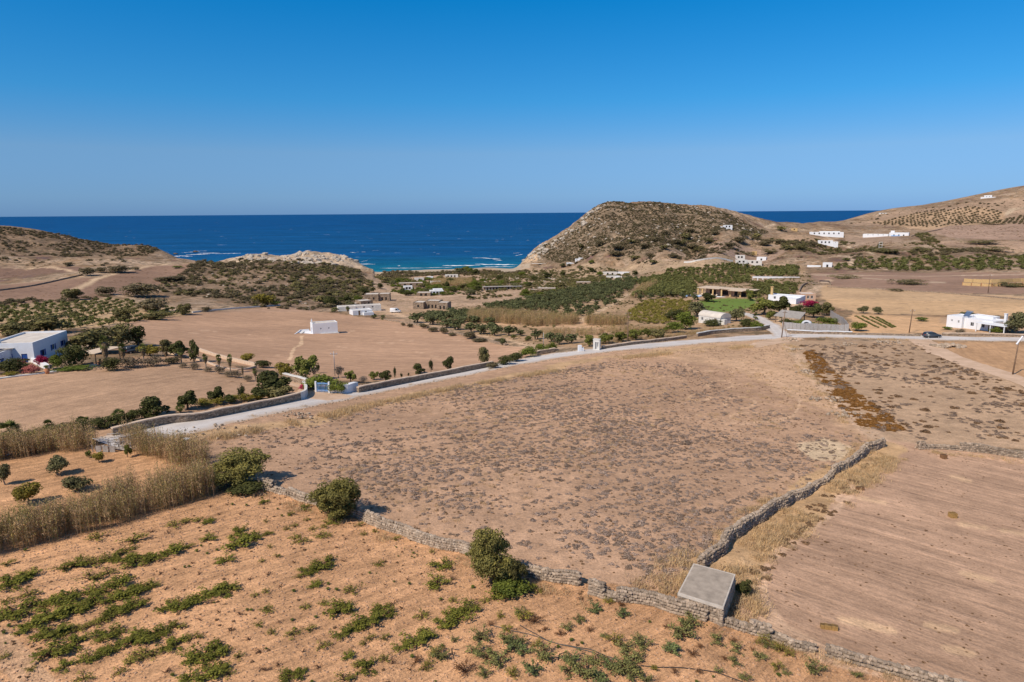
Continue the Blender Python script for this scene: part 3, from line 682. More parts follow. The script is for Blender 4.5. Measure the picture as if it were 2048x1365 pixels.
# low dry scrub and grass tufts
def duskind(key, name, mat, nq, size, nvar=3, hz=.5):
    vs = []
    for i in range(nvar):
        rs = rnd(0, 77+i+ord(key[1])*3); v = rs.normal(0, 1, (nq, 3)); v[:, 2] = abs(v[:, 2]); v /= np.linalg.norm(v, axis=1)[:, None]
        P = v*np.array([.5, .5, hz])*rs.uniform(.55, 1.0, (nq, 1))*(.75+.35*np.sin(3*np.arctan2(v[:, 1], v[:, 0])+i)[:, None]*.6)
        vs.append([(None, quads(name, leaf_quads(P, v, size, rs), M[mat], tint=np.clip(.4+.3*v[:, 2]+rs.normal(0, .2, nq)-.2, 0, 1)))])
    kind(key, name, 'dry shrub', vs)
duskind('thyme', 'dry_thyme_shrub', 'thyme', 170, .06)
duskind('th_dk', 'dry_thyme_shrub', 'thyme_dk', 170, .06)
duskind('rust', 'rust_heath', 'rust', 170, .07)
duskind('heath', 'brown_heath', 'heath', 170, .07)
def bladekind(key, name, mats, nb, hmin, hmax, wid, spread, lean, nvar=4, leaves=0, lsize=.1):
    vs = []
    for i in range(nvar):
        rs = rnd(0, 500+i+ord(key[0])); Q = []; T = []; MI = []
        for b in range(nb):
            x, y = rs.normal(0, spread*.5, 2); h = rs.uniform(hmin, hmax); a = rs.uniform(0, 6.28); l = lean*rs.uniform(.2, 1)*h; dx, dy = math.cos(a)*l, math.sin(a)*l
            t = rs.uniform(0, 3.14); wx, wy = math.cos(t)*wid/2, math.sin(t)*wid/2; mi = int(rs.rand()*len(mats)); tt = rs.rand()
            m1 = (x+dx*.35, y+dy*.35, h*.6)
            Q.append([(x-wx, y-wy, 0), (x+wx, y+wy, 0), (m1[0]+wx*.8, m1[1]+wy*.8, m1[2]), (m1[0]-wx*.8, m1[1]-wy*.8, m1[2])])
            Q.append([(m1[0]-wx*.8, m1[1]-wy*.8, m1[2]), (m1[0]+wx*.8, m1[1]+wy*.8, m1[2]), (x+dx+wx*.15, y+dy, h), (x+dx-wx*.15, y+dy, h)])
            T += [tt*.8, tt]; MI += [mi, mi]
            for q in range(leaves):
                f = rs.uniform(.25, 1); bx, by, bz = x+dx*f*f, y+dy*f*f, h*f; a2 = rs.uniform(0, 6.28); ll = lsize*rs.uniform(.6, 1.3); ex, ey = math.cos(a2)*ll, math.sin(a2)*ll
                nx, ny = -math.sin(a2)*ll*.085, math.cos(a2)*ll*.085
                Q.append([(bx, by, bz), (bx+ex*.5-nx, by+ey*.5-ny, bz+ll*.45), (bx+ex, by+ey, bz+ll*rs.uniform(-.1, .6)), (bx+ex*.5+nx, by+ey*.5+ny, bz+ll*.35)])
                T.append(rs.rand()); MI.append(mi)
        vs.append([(None, quads(name, Q, [M[x] for x in mats], tint=T, mi=MI))])
    kind(key, name, 'grass', vs)
bladekind('grass', 'dry_grass', ['drygrass'], 60, .25, 1.0, .035, .75, .45)
bladekind('reed', 'giant_cane', ['cane', 'cane', 'cane_g'], 22, .5, 1.0, .010, .42, .12, leaves=13, lsize=.105)
bladekind('greed', 'green_cane', ['cane_g', 'grassg'], 22, .5, 1.0, .014, .42, .16, leaves=13, lsize=.11)
# palms
def palmkind(key, trunk_h, skirt, nfr, flen, nvar=2, mat='palm'):
    vs = []
    for i in range(nvar):
        rs = rnd(0, 40+i+int(trunk_h*50)); Q = []; T = []; top = np.array([0, 0, trunk_h])
        for f in range(nfr):
            a = rs.uniform(0, 6.28); el = rs.uniform(-.5, 1.35); L = flen*rs.uniform(.75, 1.1); d = np.array([math.cos(a)*math.cos(el), math.sin(a)*math.cos(el), math.sin(el)])
            hub = top+d*L*.45; side = np.array([-math.sin(a), math.cos(a), 0]); upv = np.cross(side, d); s_ = .006
            Q.append([top-side*s_, top+side*s_, hub+side*s_, hub-side*s_]); T.append(.3)
            for k in range(9):                                      # a fan of pointed leaflets
                t = (k-4)/4*1.25; v = d*math.cos(t)+side*math.sin(t)-np.array([0, 0, .22+.2*abs(t)*.5]); e = hub+v*L*.55; w_ = side*math.cos(t)*L*.05-d*math.sin(t)*L*.05
                mm = hub+v*L*.3; Q.append([hub, mm-w_, e, mm+w_]); T.append(min(1, max(0, .5+rs.normal(0, .2))))
        parts = [('crown', quads('palm_crown', Q, M[mat], tint=T))]
        mb = MB(); r = .05
        mb.tube([(0, 0, -.04), (0, 0, .04), (0, 0, trunk_h*.5), (0, 0, trunk_h)], [r*1.5, r*1.1, r*.85, r*.9], 8); parts.append(('trunk', mesh('palm_trunk', mb.v, mb.f, M['bark_pale'], smooth=True)))
        if skirt:
            Q = []; T = []
            for f in range(300):
                a = rs.uniform(0, 6.28); z = trunk_h-rs.uniform(0, skirt); rr_ = .06+.15*(1-(trunk_h-z)/skirt)*rs.rand(); c = np.array([math.cos(a)*rr_, math.sin(a)*rr_, z]); sd_ = np.array([-math.sin(a), math.cos(a), 0])*.02
                e = np.array([math.cos(a)*(rr_+.05), math.sin(a)*(rr_+.05), z-.12*rs.uniform(.6, 1.3)]); Q.append([c-sd_, c+sd_, e+sd_*.5, e-sd_*.5]); T.append(rs.rand())
            parts.append(('dead_frond_skirt', quads('palm_skirt', Q, M['palmskirt'], tint=T)))
        vs.append(parts)
    kind(key, 'palm_tree', 'palm tree', vs)
palmkind('palm', .72, .3, 38, .32)
palmkind('palm_short', .38, .12, 34, .55)
palmkind('palm_dead', .78, .5, 5, .2)
PV = {}
def put(key, loc, wd, ht, label=None, group=None, seed=None, rz=None, parts=True, name=None, cat=None):
    """one plant: a thing of its own, with crown and trunk where the photo can show them"""
    nm, ct, vs = KIND[key]; rr = random.Random(seed if seed is not None else int(loc[0]*97+loc[1]*31)); v = vs[rr.randrange(len(vs))]
    rz = rr.uniform(0, 6.28) if rz is None else rz
    if len(v) == 1:
        o = D.objects.new(name or nm, v[0][1]); link(o)
    else:
        o = D.objects.new(name or nm, None); o.empty_display_size = .1; link(o)
        for pn, me in v:
            c = D.objects.new(pn, me); c.parent = o; SC.collection.objects.link(c)
    o.location = loc; o.scale = (wd, wd*rr.uniform(.9, 1.1), ht); o.rotation_euler = (0, 0, rz)
    tag(o, label, cat or ct, group)
    return o
def P(key, px, py, wpx, hpx, label, group=None, cat=None, name=None, **k):
    """px, py: where its foot stands in the photograph; wpx, hpx its size there"""
    g = G(px, py); return put(key, (g.x, g.y, g.z-.03), m(wpx, g), m(hpx, g), label, group, cat=cat, name=name, **k)
# scatter through geometry nodes
_pc = {}
def protos(key):
    if key in _pc: return _pc[key]
    c = D.collections.new('kind_'+key)
    for i, v in enumerate(KIND[key][2]):
        if len(v) == 1: me = v[0][1]
        else:
            import bmesh
            bm = bmesh.new(); mats = []; fi = []
            for pn, mm in v:
                k0 = len(bm.faces); bm.from_mesh(mm); bm.faces.ensure_lookup_table()
                for f in bm.faces[k0:]: f.material_index = len(mats)
                mats.append(mm.materials[0])
            me = D.meshes.new('joined_'+key); bm.to_mesh(me); bm.free()
            for x in mats: me.materials.append(x)
        o = D.objects.new('kind_%s_%d' % (key, i), me); c.objects.link(o)
    _pc[key] = c; return c
def scatter(name, key, pts, wd, ht, rs, label=None, cat=None, group=None):
    n_ = len(pts)
    if n_ == 0: return
    me = D.meshes.new(name); me.vertices.add(n_); me.vertices.foreach_set('co', np.asarray(pts, np.float32).ravel())
    a = me.attributes.new('sc', 'FLOAT_VECTOR', 'POINT'); a.data.foreach_set('vector', np.c_[wd, wd, ht].astype(np.float32).ravel())
    a = me.attributes.new('rt', 'FLOAT_VECTOR', 'POINT'); a.data.foreach_set('vector', np.c_[np.zeros(n_), np.zeros(n_), rs.uniform(0, 6.28, n_)].astype(np.float32).ravel())
    a = me.attributes.new('ix', 'INT', 'POINT'); a.data.foreach_set('value', rs.randint(0, 99, n_).astype(np.int32))
    o = link(D.objects.new(name, me)); ng = D.node_groups.new('scatter_'+name, 'GeometryNodeTree')
    ng.interface.new_socket('Geometry', in_out='INPUT', socket_type='NodeSocketGeometry'); ng.interface.new_socket('Geometry', in_out='OUTPUT', socket_type='NodeSocketGeometry')
    I = ng.nodes.new('NodeGroupInput'); O = ng.nodes.new('NodeGroupOutput'); ip = ng.nodes.new('GeometryNodeInstanceOnPoints'); ci = ng.nodes.new('GeometryNodeCollectionInfo')
    ci.inputs['Collection'].default_value = protos(key); ci.inputs['Separate Children'].default_value = True; ci.inputs['Reset Children'].default_value = True
    def at(nm, ty):
        x = ng.nodes.new('GeometryNodeInputNamedAttribute'); x.data_type = ty; x.inputs[0].default_value = nm; return x.outputs[0]
    ng.links.new(I.outputs[0], ip.inputs['Points']); ng.links.new(ci.outputs[0], ip.inputs['Instance']); ip.inputs['Pick Instance'].default_value = True
    ng.links.new(at('ix', 'INT'), ip.inputs['Instance Index']); ng.links.new(at('rt', 'FLOAT_VECTOR'), ip.inputs['Rotation']); ng.links.new(at('sc', 'FLOAT_VECTOR'), ip.inputs['Scale'])
    ng.links.new(ip.outputs[0], O.inputs[0]); md = o.modifiers.new('scatter', 'NODES'); md.node_group = ng
    tag(o, label, cat, group, 'stuff'); return o
def fill(pp, dens, seed, dmax=None, noise=None, world=None):
    """random points in a ground polygon; noise=(scale, threshold) thins them into patches"""
    Pw = gpoly(pp, dmax) if world is None else world; rs = np.random.RandomState(seed)
    x0, y0 = Pw.min(0); x1, y1 = Pw.max(0); n_ = int((x1-x0)*(y1-y0)*dens)
    x = rs.uniform(x0, x1, n_); y = rs.uniform(y0, y1, n_); k = inside(Pw, x, y)
    x, y = x[k], y[k]
    if noise: k = fbm(x, y, noise[0], 3, seed)+rs.normal(0, .05, len(x)) > noise[1]; x, y = x[k], y[k]
    return np.c_[x, y, hgt(x, y)]
def keepout(pts, polys, lines=()):
    k = np.ones(len(pts), bool)
    for q in polys: k &= ~inside(q, pts[:, 0], pts[:, 1])
    for L, wd in lines: k &= near_line(L, pts[:, 0], pts[:, 1]) > wd
    return pts[k]
def gline(pp, dmax=None, step=40):
    L = []
    for a, b in zip(pp[:-1], pp[1:]):
        k = max(1, int(math.hypot(b[0]-a[0], b[1]-a[1])/step))
        for i in range(k): g = G(a[0]+(b[0]-a[0])*i/k, a[1]+(b[1]-a[1])*i/k, dmax); L.append((g.x, g.y))
    g = G(*pp[-1], dmax); L.append((g.x, g.y)); return np.array(L)
def smooth_line(L, step=1.0, it=3):
    L = np.array(L, float)
    for _ in range(it):
        q = [L[0]]
        for a, b in zip(L[:-1], L[1:]): q += [a*.75+b*.25, a*.25+b*.75]
        q.append(L[-1]); L = np.array(q)
    s = np.r_[0, np.cumsum(np.hypot(*np.diff(L, axis=0).T))]; n_ = max(2, int(s[-1]/step)); t = np.linspace(0, s[-1], n_+1)
    return np.c_[np.interp(t, s, L[:, 0]), np.interp(t, s, L[:, 1])]

# ------------------------------------------------------------------ roads (sheets just above the ground)
n = N('pale_road'); p = n.geo()
c = n.ramp(n.noise(p, .25, 6, .65), (.3, (.48, .44, .41)), (.7, (.64, .59, .55)))
c = n.mix(n.ramp(n.noise(p, 1.3, 4, .7), (.6, 0), (.78, .45)), c, (.50, .42, .35)); c = n.mix(1.0, c, n.ramp(n.noise(p, 9, 3), (.3, .88), (.7, 1.1)), 'MULTIPLY')
ac = n.n('Attribute', attribute_name='across').outputs['Fac']
c = n.mix(n.ramp(ac, (.22, 0), (.32, .22), (.42, .22), (.52, 0)), c, (.74, .70, .66))
ed = n.math('ADD', ac, n.math('MULTIPLY', n.math('SUBTRACT', n.noise(p, .5, 5, .7), .5), 1.1)); c = n.mix(n.ramp(ed, (.62, 0), (.98, .9)), c, (.50, .375, .27))
n.base(c); n.bump(n.noise(p, 4, 4), .3, .05); M['road'] = n.done()
n = N('dirt_track'); p = n.geo()
c = n.ramp(n.noise(p, .3, 6, .65), (.3, (.46, .31, .2)), (.7, (.66, .47, .33))); n.base(c); n.bump(n.noise(p, 3, 4), .4, .05); M['track'] = n.done()
def road(name, pp, wd, mat, lift=.05, step=1.2, jit=.55, wd2=None):
    L = smooth_line(gline(pp), step); t = np.gradient(L, axis=0); t /= np.hypot(t[:, 0], t[:, 1])[:, None]; nn = np.c_[-t[:, 1], t[:, 0]]
    V = []; F = []; K = 13; k = np.arange(len(L)); w1 = wd if wd2 is None else wd+(wd2-wd)*k/len(L)
    ja = (fbm(L[:, 0], L[:, 1], 4, 3, 91)-.5)*jit*4; jb = (fbm(L[:, 0], L[:, 1], 4, 3, 92)-.5)*jit*4
    for j in range(K):
        f = j/(K-1)*2-1; off = f*(w1/2+(ja if f < 0 else jb)*abs(f)); q = L+nn*off[:, None]; z = hgt(q[:, 0], q[:, 1])+lift-.05*(abs(f) == 1)
        V += np.c_[q, z].tolist()
    n_ = len(L)
    for j in range(K-1):
        for i in range(n_-1): F.append((j*n_+i, j*n_+i+1, (j+1)*n_+i+1, (j+1)*n_+i))
    me = mesh(name, V, F, M[mat], smooth=True); at_ = me.attributes.new('across', 'FLOAT', 'POINT'); at_.data.foreach_set('value', np.repeat(np.abs(np.arange(K)/(K-1)*2-1), n_).astype(np.float32))
    o = link(D.objects.new(name, me)); tag(o, kind='structure'); return L
LR = road('road', [(215,890),(330,862),(420,840),(520,818),(640,797),(780,771),(900,750),(1000,731),(1090,714),(1190,702),(1290,692),(1400,683),(1500,676),(1580,672),(1680,671),(1780,673),(1860,676),(1960,678),(2048,679),(2350,684)], 7.6, 'road', wd2=8.5)
LB = road('driveway', [(1566,674),(1556,664),(1545,652),(1525,640),(1500,630),(1480,626)], 5.0, 'road', .075, wd2=4)
LT = road('dirt_track', [(1835,680),(1862,694),(1900,714),(1960,735),(2048,764),(2200,815),(2400,860)], 5.5, 'track', .08, wd2=4)
LG = road('gateway_track', [(690,790),(650,797),(636,790),(615,778),(585,762)], 5, 'track', .075, wd2=3)
LF = road('field_entrance', [(1590,676),(1545,684),(1500,694)], 6, 'track', .07, wd2=4)

# ------------------------------------------------------------------ dry-stone walls
def stone_mesh(seed):
    rr = random.Random(seed); V = []; F = []
    for z in (-1, 1):
        for (x, y) in ((-1, -.6), (-.6, -1), (.6, -1), (1, -.6), (1, .6), (.6, 1), (-.6, 1), (-1, .6)): V.append([x*rr.uniform(.8, 1.05), y*rr.uniform(.8, 1.05), z*.62*rr.uniform(.85, 1.05)])
    for (z) in (-1, 1): V += [[x*rr.uniform(.5, .75), y*rr.uniform(.5, .75), z*rr.uniform(.9, 1.05)] for x, y in ((-1, -1), (1, -1), (1, 1), (-1, 1))]
    for i in range(8): F.append((i, (i+1) % 8, 8+(i+1) % 8, 8+i))
    t = 20; b = 16
    F += [(t, t+1, t+2, t+3), (8, 9, t), (9, 10, t+1, t), (10, 11, t+1), (11, 12, t+2, t+1), (12, 13, t+2), (13, 14, t+3, t+2), (14, 15, t+3), (15, 8, t, t+3)]
    return np.array(V)*.5, F
STN = [stone_mesh(i) for i in range(8)]
STM = [mesh('stone', v, f, M['stone']) for v, f in STN]
def drywall(name, pp, label, h=1.0, th=.7, size=.42, n_obj=300, gaps=(), hvar=.4, core=True, cat='dry stone wall', world=None, seed=3, mat='stonewall'):
    """rubble core plus courses of separate stones on both faces and along the top"""
    L = smooth_line(gline(pp) if world is None else world, size*.8); rs = np.random.RandomState(seed); rr = random.Random(seed)
    t = np.gradient(L, axis=0); t /= np.hypot(t[:, 0], t[:, 1])[:, None]; nn = np.c_[-t[:, 1], t[:, 0]]; L = L+nn*((fbm(L[:, 0], L[:, 1], 3, 3, seed+9)-.5)*1.1)[:, None]; z0 = hgt(L[:, 0], L[:, 1])
    hh = h*(1-hvar+2*hvar*fbm(L[:, 0], L[:, 1], 5, 3, seed)); hh = np.maximum(hh*np.where(fbm(L[:, 0], L[:, 1], 3.1, 2, seed+5) < .36, .5, 1), .2)
    c0 = L[0]; org = Vector((c0[0], c0[1], z0[0])); root = empty(name, org); tag(root, label, cat)
    V = []; F = []; th2 = th/2*.78
    for i in range(len(L)):
        for sx, k in ((-1, 0), (-1, 1), (1, 1), (1, 0)):
            q = L[i]+nn[i]*th2*sx*(1 if k == 0 else .8); V.append((q[0]-org.x, q[1]-org.y, z0[i]-org.z+(-.3 if k == 0 else hh[i]-size*.3)))
    for i in range(len(L)-1):
        for a in range(3): F.append((i*4+a, i*4+a+1, i*4+a+5, i*4+a+4))
    F += [(0, 1, 2, 3), tuple(len(V)-4+k for k in (3, 2, 1, 0))]
    link(D.objects.new('rubble_core', mesh('rubble_core', V, F, M[mat])), root)
    S = []
    ch = size*.62
    for i in range(len(L)):
        nc = max(1, int(hh[i]/ch))
        for sx in (-1, 1):
            for c in range(nc):
                o = rs.uniform(-.1, .1)*size; q = L[i]+t[i]*(o+(c % 2)*size*.4)+nn[i]*sx*th/2*(1-.22*c/nc)*rs.uniform(.85, 1.05)
                S.append((q[0], q[1], z0[i]+(c+.45)*hh[i]/nc, size*rs.uniform(.75, 1.35), size*rs.uniform(.6, .95), ch*rs.uniform(.85, 1.25), math.atan2(t[i, 1], t[i, 0])+rs.normal(0, .25), rs.normal(0, .15)))
        q = L[i]+nn[i]*rs.uniform(-.15, .15)*th; S.append((q[0], q[1], z0[i]+hh[i]+ch*.1, size*rs.uniform(.8, 1.5), size*rs.uniform(.8, 1.3), ch*rs.uniform(.8, 1.4), rs.uniform(0, 6.28), rs.normal(0, .2)))
    S = np.array(S); d = np.hypot(S[:, 0], S[:, 1])
    az = np.abs(np.arctan2(S[:, 0], S[:, 1])); lit = np.where(az < R(38), 0, 60)
    od = np.argsort(d+lit-.0*S[:, 2]-S[:, 3]*3); a_, b_ = od[:n_obj], od[n_obj:]
    for i in a_:
        s = S[i]; o = D.objects.new('stone', STM[rr.randrange(8)]); o.parent = root; o.location = (s[0]-org.x, s[1]-org.y, s[2]-org.z); o.scale = s[3:6]; o.rotation_euler = (s[7], rr.uniform(-.2, .2), s[6]); SC.collection.objects.link(o)
    V = []; F = []; T = []; off = 0
    for i in b_:
        s = S[i]; v, f = STN[rr.randrange(8)]; c, sn = math.cos(s[6]), math.sin(s[6]); q = v*s[3:6]; q = np.c_[q[:, 0]*c-q[:, 1]*sn, q[:, 0]*sn+q[:, 1]*c, q[:, 2]]+(s[:3]-np.array(org))
        V.append(q); F += [[k+off for k in ff] for ff in f]; T += [rr.random()*.8]*len(f); off += len(v)
    if V: tag(link(D.objects.new('far_stones', mesh('far_stones', np.vstack(V), F, M['stone'], tint=T)), root), kind='stuff')
    return L
def lowwall(name, pp, label, h=1.0, th=.5, mat='stonewall', cap=None, cat='wall', rough=.06, world=None, dmax=None, parent=None, step=1.0, zup=0):
    """mortared or distant wall: body and, where the photo shows it, a coping"""
    L = smooth_line(gline(pp, dmax) if world is None else world, step); t = np.gradient(L, axis=0); t /= np.hypot(t[:, 0], t[:, 1])[:, None]; nn = np.c_[-t[:, 1], t[:, 0]]
    z0 = hgt(L[:, 0], L[:, 1]); k = np.ones(9)/9; z0 = np.convolve(np.pad(z0, 4, 'edge'), k, 'valid') if len(z0) > 9 else z0
    org = Vector((*L[0], z0[0]+zup)); rs = np.random.RandomState(len(pp or [1])*7+int(abs(L[0, 0]))); jz = (fbm(L[:, 0], L[:, 1], 2.5, 3, 4)-.5)*rough*4
    def strip(w2, zb, zt, mt, nm, par):
        V = []; F = []
        for i in range(len(L)):
            for sx, top in ((-1, 0), (-1, 1), (1, 1), (1, 0)):
                q = L[i]+nn[i]*w2*sx*(1+rs.uniform(-rough, rough)); V.append((q[0]-org.x, q[1]-org.y, z0[i]-org.z+(zt+jz[i] if top else zb+(jz[i] if zb > 0 else 0))))
        for i in range(len(L)-1):
            for a in range(4): F.append((i*4+a, i*4+(a+1) % 4, i*4+4+(a+1) % 4, i*4+4+a))
        F += [(3, 2, 1, 0), tuple(len(V)-4+k for k in range(4))]
        o = D.objects.new(nm, mesh(nm, V, F, M[mt])); link(o, par); return o
    if cap:
        root = empty(name, org); strip(th/2, -.4, h, mat, 'wall_body', root); strip(th/2+.06, h+.002, h+.16, cap, 'coping', root)
    else:
        root = strip(th/2, -.4, h, mat, name, None); root.location = org
    tag(root, label, cat); return root

# ------------------------------------------------------------------ houses
def rotv(x, y, a): return x*math.cos(a)-y*math.sin(a), x*math.sin(a)+y*math.cos(a)
def facade(mb, W, H, ops, fn, depth=.18, z0=-1.5):
    """wall face with real openings; fn maps (u, z, inward) to a point"""
    us = sorted({0, W, *[o[0] for o in ops], *[o[1] for o in ops]}); zs = sorted({z0, H, *[o[2] for o in ops], *[o[3] for o in ops]})
    for a, b in zip(us[:-1], us[1:]):
        for c, d in zip(zs[:-1], zs[1:]):
            if any(o[0] <= a and b <= o[1] and o[2] <= c and d <= o[3] for o in ops): continue
            mb.add([fn(a, c, 0), fn(b, c, 0), fn(b, d, 0), fn(a, d, 0)], [(0, 1, 2, 3)])
    for (a, b, c, d) in [o[:4] for o in ops]:
        q = [(a, c), (b, c), (b, d), (a, d)]
        for k in range(4):
            u, v = q[k], q[(k+1) % 4]; mb.add([fn(*u, 0), fn(*u, depth), fn(*v, depth), fn(*v, 0)], [(0, 1, 2, 3)])
def block(root, x0, y0, W, Dp, H, wall='white', roof='roof', par=.35, front=(), right=(), left=(), back=(), wname='wall', pane='dark', frame='white', zb=-1.5, shut=None, prim=True):
    if root.matrix_basis.translation.xy.length > 400: zb = -5
    """a flat-roofed block in the house's own frame; openings as (u0, u1, z0, z1[, kind])"""
    mb = MB(); S = {'f': (W, lambda u, z, i: (x0+u, y0+i, z)), 'r': (Dp, lambda u, z, i: (x0+W-i, y0+u, z)), 'b': (W, lambda u, z, i: (x0+W-u, y0+Dp-i, z)), 'l': (Dp, lambda u, z, i: (x0+i, y0+Dp-u, z))}
    sets = {'f': front, 'r': right, 'b': back, 'l': left}
    for k, (w_, fn) in S.items(): facade(mb, w_, H, sets[k], fn, z0=zb)
    t = min(.28, W*.12)
    if par > 0:
        o_ = [(x0, y0), (x0+W, y0), (x0+W, y0+Dp), (x0, y0+Dp)]; i_ = [(x0+t, y0+t), (x0+W-t, y0+t), (x0+W-t, y0+Dp-t), (x0+t, y0+Dp-t)]
        for k in range(4):
            a, b = k, (k+1) % 4
            mb.add([(*o_[a], H), (*o_[b], H), (*i_[b], H), (*i_[a], H)], [(0, 1, 2, 3)]); mb.add([(*i_[a], H), (*i_[b], H), (*i_[b], H-par), (*i_[a], H-par)], [(0, 1, 2, 3)])
    wl = mb.obj(wname, M[wall], root)
    r = MB()
    if par > 0: r.box(x0+t+.003, x0+W-t-.003, y0+t+.003, y0+Dp-t-.003, H-par-.12, H-par)
    else: r.box(x0-.15, x0+W+.15, y0-.15, y0+Dp+.15, H+.003, H+.2)
    r.obj('roof', M[roof], root)
    for k, (w_, fn) in S.items():
        for o in sets[k]:
            a, b, c, d = o[:4]; kd = o[4] if len(o) > 4 else 'window'; col_ = o[5] if len(o) > 5 else (frame if kd == 'window' else pane)
            def panel(nm, a_, b_, c_, d_, i0, i1, mt, par_):
                q = MB(); q.add([fn(a_, c_, i1), fn(b_, c_, i1), fn(b_, d_, i1), fn(a_, d_, i1), fn(a_, c_, i0), fn(b_, c_, i0), fn(b_, d_, i0), fn(a_, d_, i0)],
                              [(0, 3, 2, 1), (4, 5, 6, 7), (0, 1, 5, 4), (1, 2, 6, 5), (2, 3, 7, 6), (3, 0, 4, 7)]); return q.obj(nm, M[mt], par_)
            if kd == 'window':
                fr_ = MB(); f_ = .07
                for (a_, b_, c_, d_) in ((a, b, c, c+f_), (a, b, d-f_, d), (a, a+f_, c+f_, d-f_), (b-f_, b, c+f_, d-f_), ((a+b)/2-.03, (a+b)/2+.03, c+f_, d-f_)):
                    fr_.add([fn(a_, c_, .14), fn(b_, c_, .14), fn(b_, d_, .14), fn(a_, d_, .14), fn(a_, c_, .08), fn(b_, c_, .08), fn(b_, d_, .08), fn(a_, d_, .08)], [(0, 3, 2, 1), (4, 5, 6, 7), (0, 1, 5, 4), (1, 2, 6, 5), (2, 3, 7, 6), (3, 0, 4, 7)])
                wn = fr_.obj('window', M[col_], root); panel('pane', a, b, c, d, .15, .17, pane, wn)
                if shut:
                    panel('shutter', a-.45, a-.02, c, d, -.05, -.01, shut, wn); panel('shutter', b+.02, b+.45, c, d, -.05, -.01, shut, wn)
            elif kd == 'door':
                dr = panel('door', a, b, c, d, .1, .16, col_, root); panel('handle', b-.2, b-.12, c+.95, c+1.05, .05, .1, 'metal', dr)
            else: panel('opening', a, b, c, d, .16, .17, 'dark', root)
    return wl
def auto_open(W, H, n_, kd='window', w_=.9, z=(1.0, 2.1), col_=None, door=None):
    o = []
    for k in range(n_):
        c = W*(k+1)/(n_+1)
        if door is not None and k == door: o.append((c-.45, c+.45, .02, 2.1, 'door', col_ or 'wood'))
        else: o.append((c-w_/2, c+w_/2, z[0], z[1], kd))
    return tuple(o)
def site(name, px0, py0, px1, py1, label, cat='house', grp=None, zf=None):
    """a house stands with its front along the ground line between two pixels; local x along it, y away from the viewer"""
    A, B = G(px0, py0), G(px1, py1)
    if A.xy.length > 400:                    # far houses face the valley squarely
        W_ = m(px1-px0, A); q = Vector((A.y, -A.x, 0)).normalized(); turn = R((px0*7 % 17)-8); q.rotate(Matrix.Rotation(turn, 3, 'Z')); B = A+q*W_; B.z = A.z
    d = B-A; a = math.atan2(d.y, d.x); W = math.hypot(d.x, d.y); z = zf if zf is not None else (A.z+B.z)/2
    root = empty(name, (A.x, A.y, z), a); tag(root, label, cat, grp); return root, W

# ================================================================== buildings
# --- chapel in the ploughed field
rt, W = site('chapel', 626, 668, 676, 667, 'small whitewashed chapel with bell gable alone in the brown field', 'chapel')
block(rt, 0, 0, W, 4.6, 3.7, roof='roof', par=.12, front=((W*.3,W*.3+.45,1.5,2.1),(W*.62,W*.62+.45,1.5,2.1)), left=((1.8,2.8,.02,2.1,'door','blue'),), right=((2,2.5,2.2,2.8),))
MB().box(.0, .3, 1.3, 3.3, 3.703, 4.05).box(.0, .3, 1.7, 1.95, 4.053, 4.5).box(.0, .3, 2.65, 2.9, 4.053, 4.5).box(-.03, .33, 1.6, 3.0, 4.503, 4.68).box(.1, .2, 2.25, 2.35, 4.683, 5.15).box(.1, .2, 2.1, 2.5, 4.9, 5.0).obj('bell_gable', M['white'], rt)
MB().tube([(.15, 2.3, 4.5), (.15, 2.3, 4.35), (.15, 2.3, 4.15)], [.05, .12, .18], 10).obj('bell', M['metal'], rt)
def prism(pts, z0, z1):
    n_ = len(pts); return MB().add([(x, y, z0) for x, y in pts]+[(x, y, z1) for x, y in pts], [tuple(range(n_-1, -1, -1)), tuple(range(n_, 2*n_))]+[(i, (i+1) % n_, n_+(i+1) % n_, n_+i) for i in range(n_)])
prism([(-6.2, -.6), (-.003, -.6), (-.003, 7.5), (-3.2, 7.5)], -1.2, .3).obj('forecourt', M['white'], rt)
prism([(-6.2, -.6), (-5.9, -.6), (-2.9, 7.5), (-3.2, 7.5)], .303, .75).box(-3.2, -.003, 7.5, 7.8, -1, .75).obj('parapet_bench', M['white'], rt)
prism([(-4.1, .8), (-3.5, .8), (-2.0, 5.0), (-2.6, 5.0)], .303, .6).obj('stone_bench', M['white_dull'], rt)
MB().box(.5, W+.3, -.5, -.003, -1.2, .12).obj('plinth', M['white_dull'], rt)
# --- big white house at the left edge
rt, W = site('white_house', 70, 725, 139, 706, 'large white cubic house with blue shutters and roof parapet at the left edge', 'house')
block(rt, 0, 0, W, 8.5, 4.5, front=((W*.2,W*.2+1.3,1.1,2.4,'window','blue'),(W*.5,W*.5+1.3,1.5,2.7,'window','white'),(W*.8,W*.8+1.0,1.6,2.7,'window','blue')), left=((6.2,7.3,.05,2.3,'door','blue'),(3.2,4.2,1.2,2.4,'window','blue')), shut='blue')
block(rt, -9.5, 4.0, 9.497, 6, 3.4, front=((1.5,2.6,.9,2.2),(5.5,6.6,.05,2.2,'door','blue')), wname='wing_wall')
MB().box(-2.4, -.9, 5.5, 7.5, 3.4, 4.6).obj('stair_head', M['paleblue'], rt)
MB().box(-22, -9.503, 5, 11, -1.5, 3.2).obj('wing_wall', M['white'], rt)
MB().box(2.5, 3.1, 7.2, 7.8, 4.15, 5.3).obj('chimney', M['white'], rt)
pg, W = site('pergola', -60, 738, 52, 722, 'slatted grey pergola roof beside the big white house at the left edge', 'pergola')
for k in range(6): MB().box(k*W/5-.08, k*W/5+.08, 0, .16, -.5, 2.6).obj('post', M['white'], pg)
nsl = 16
for k in range(nsl): MB().box(k*W/nsl+.03, (k+1)*W/nsl-.03, -.3, 4.6, 2.62+.0, 2.70).obj('roof_slat', M['wood_grey'], pg)
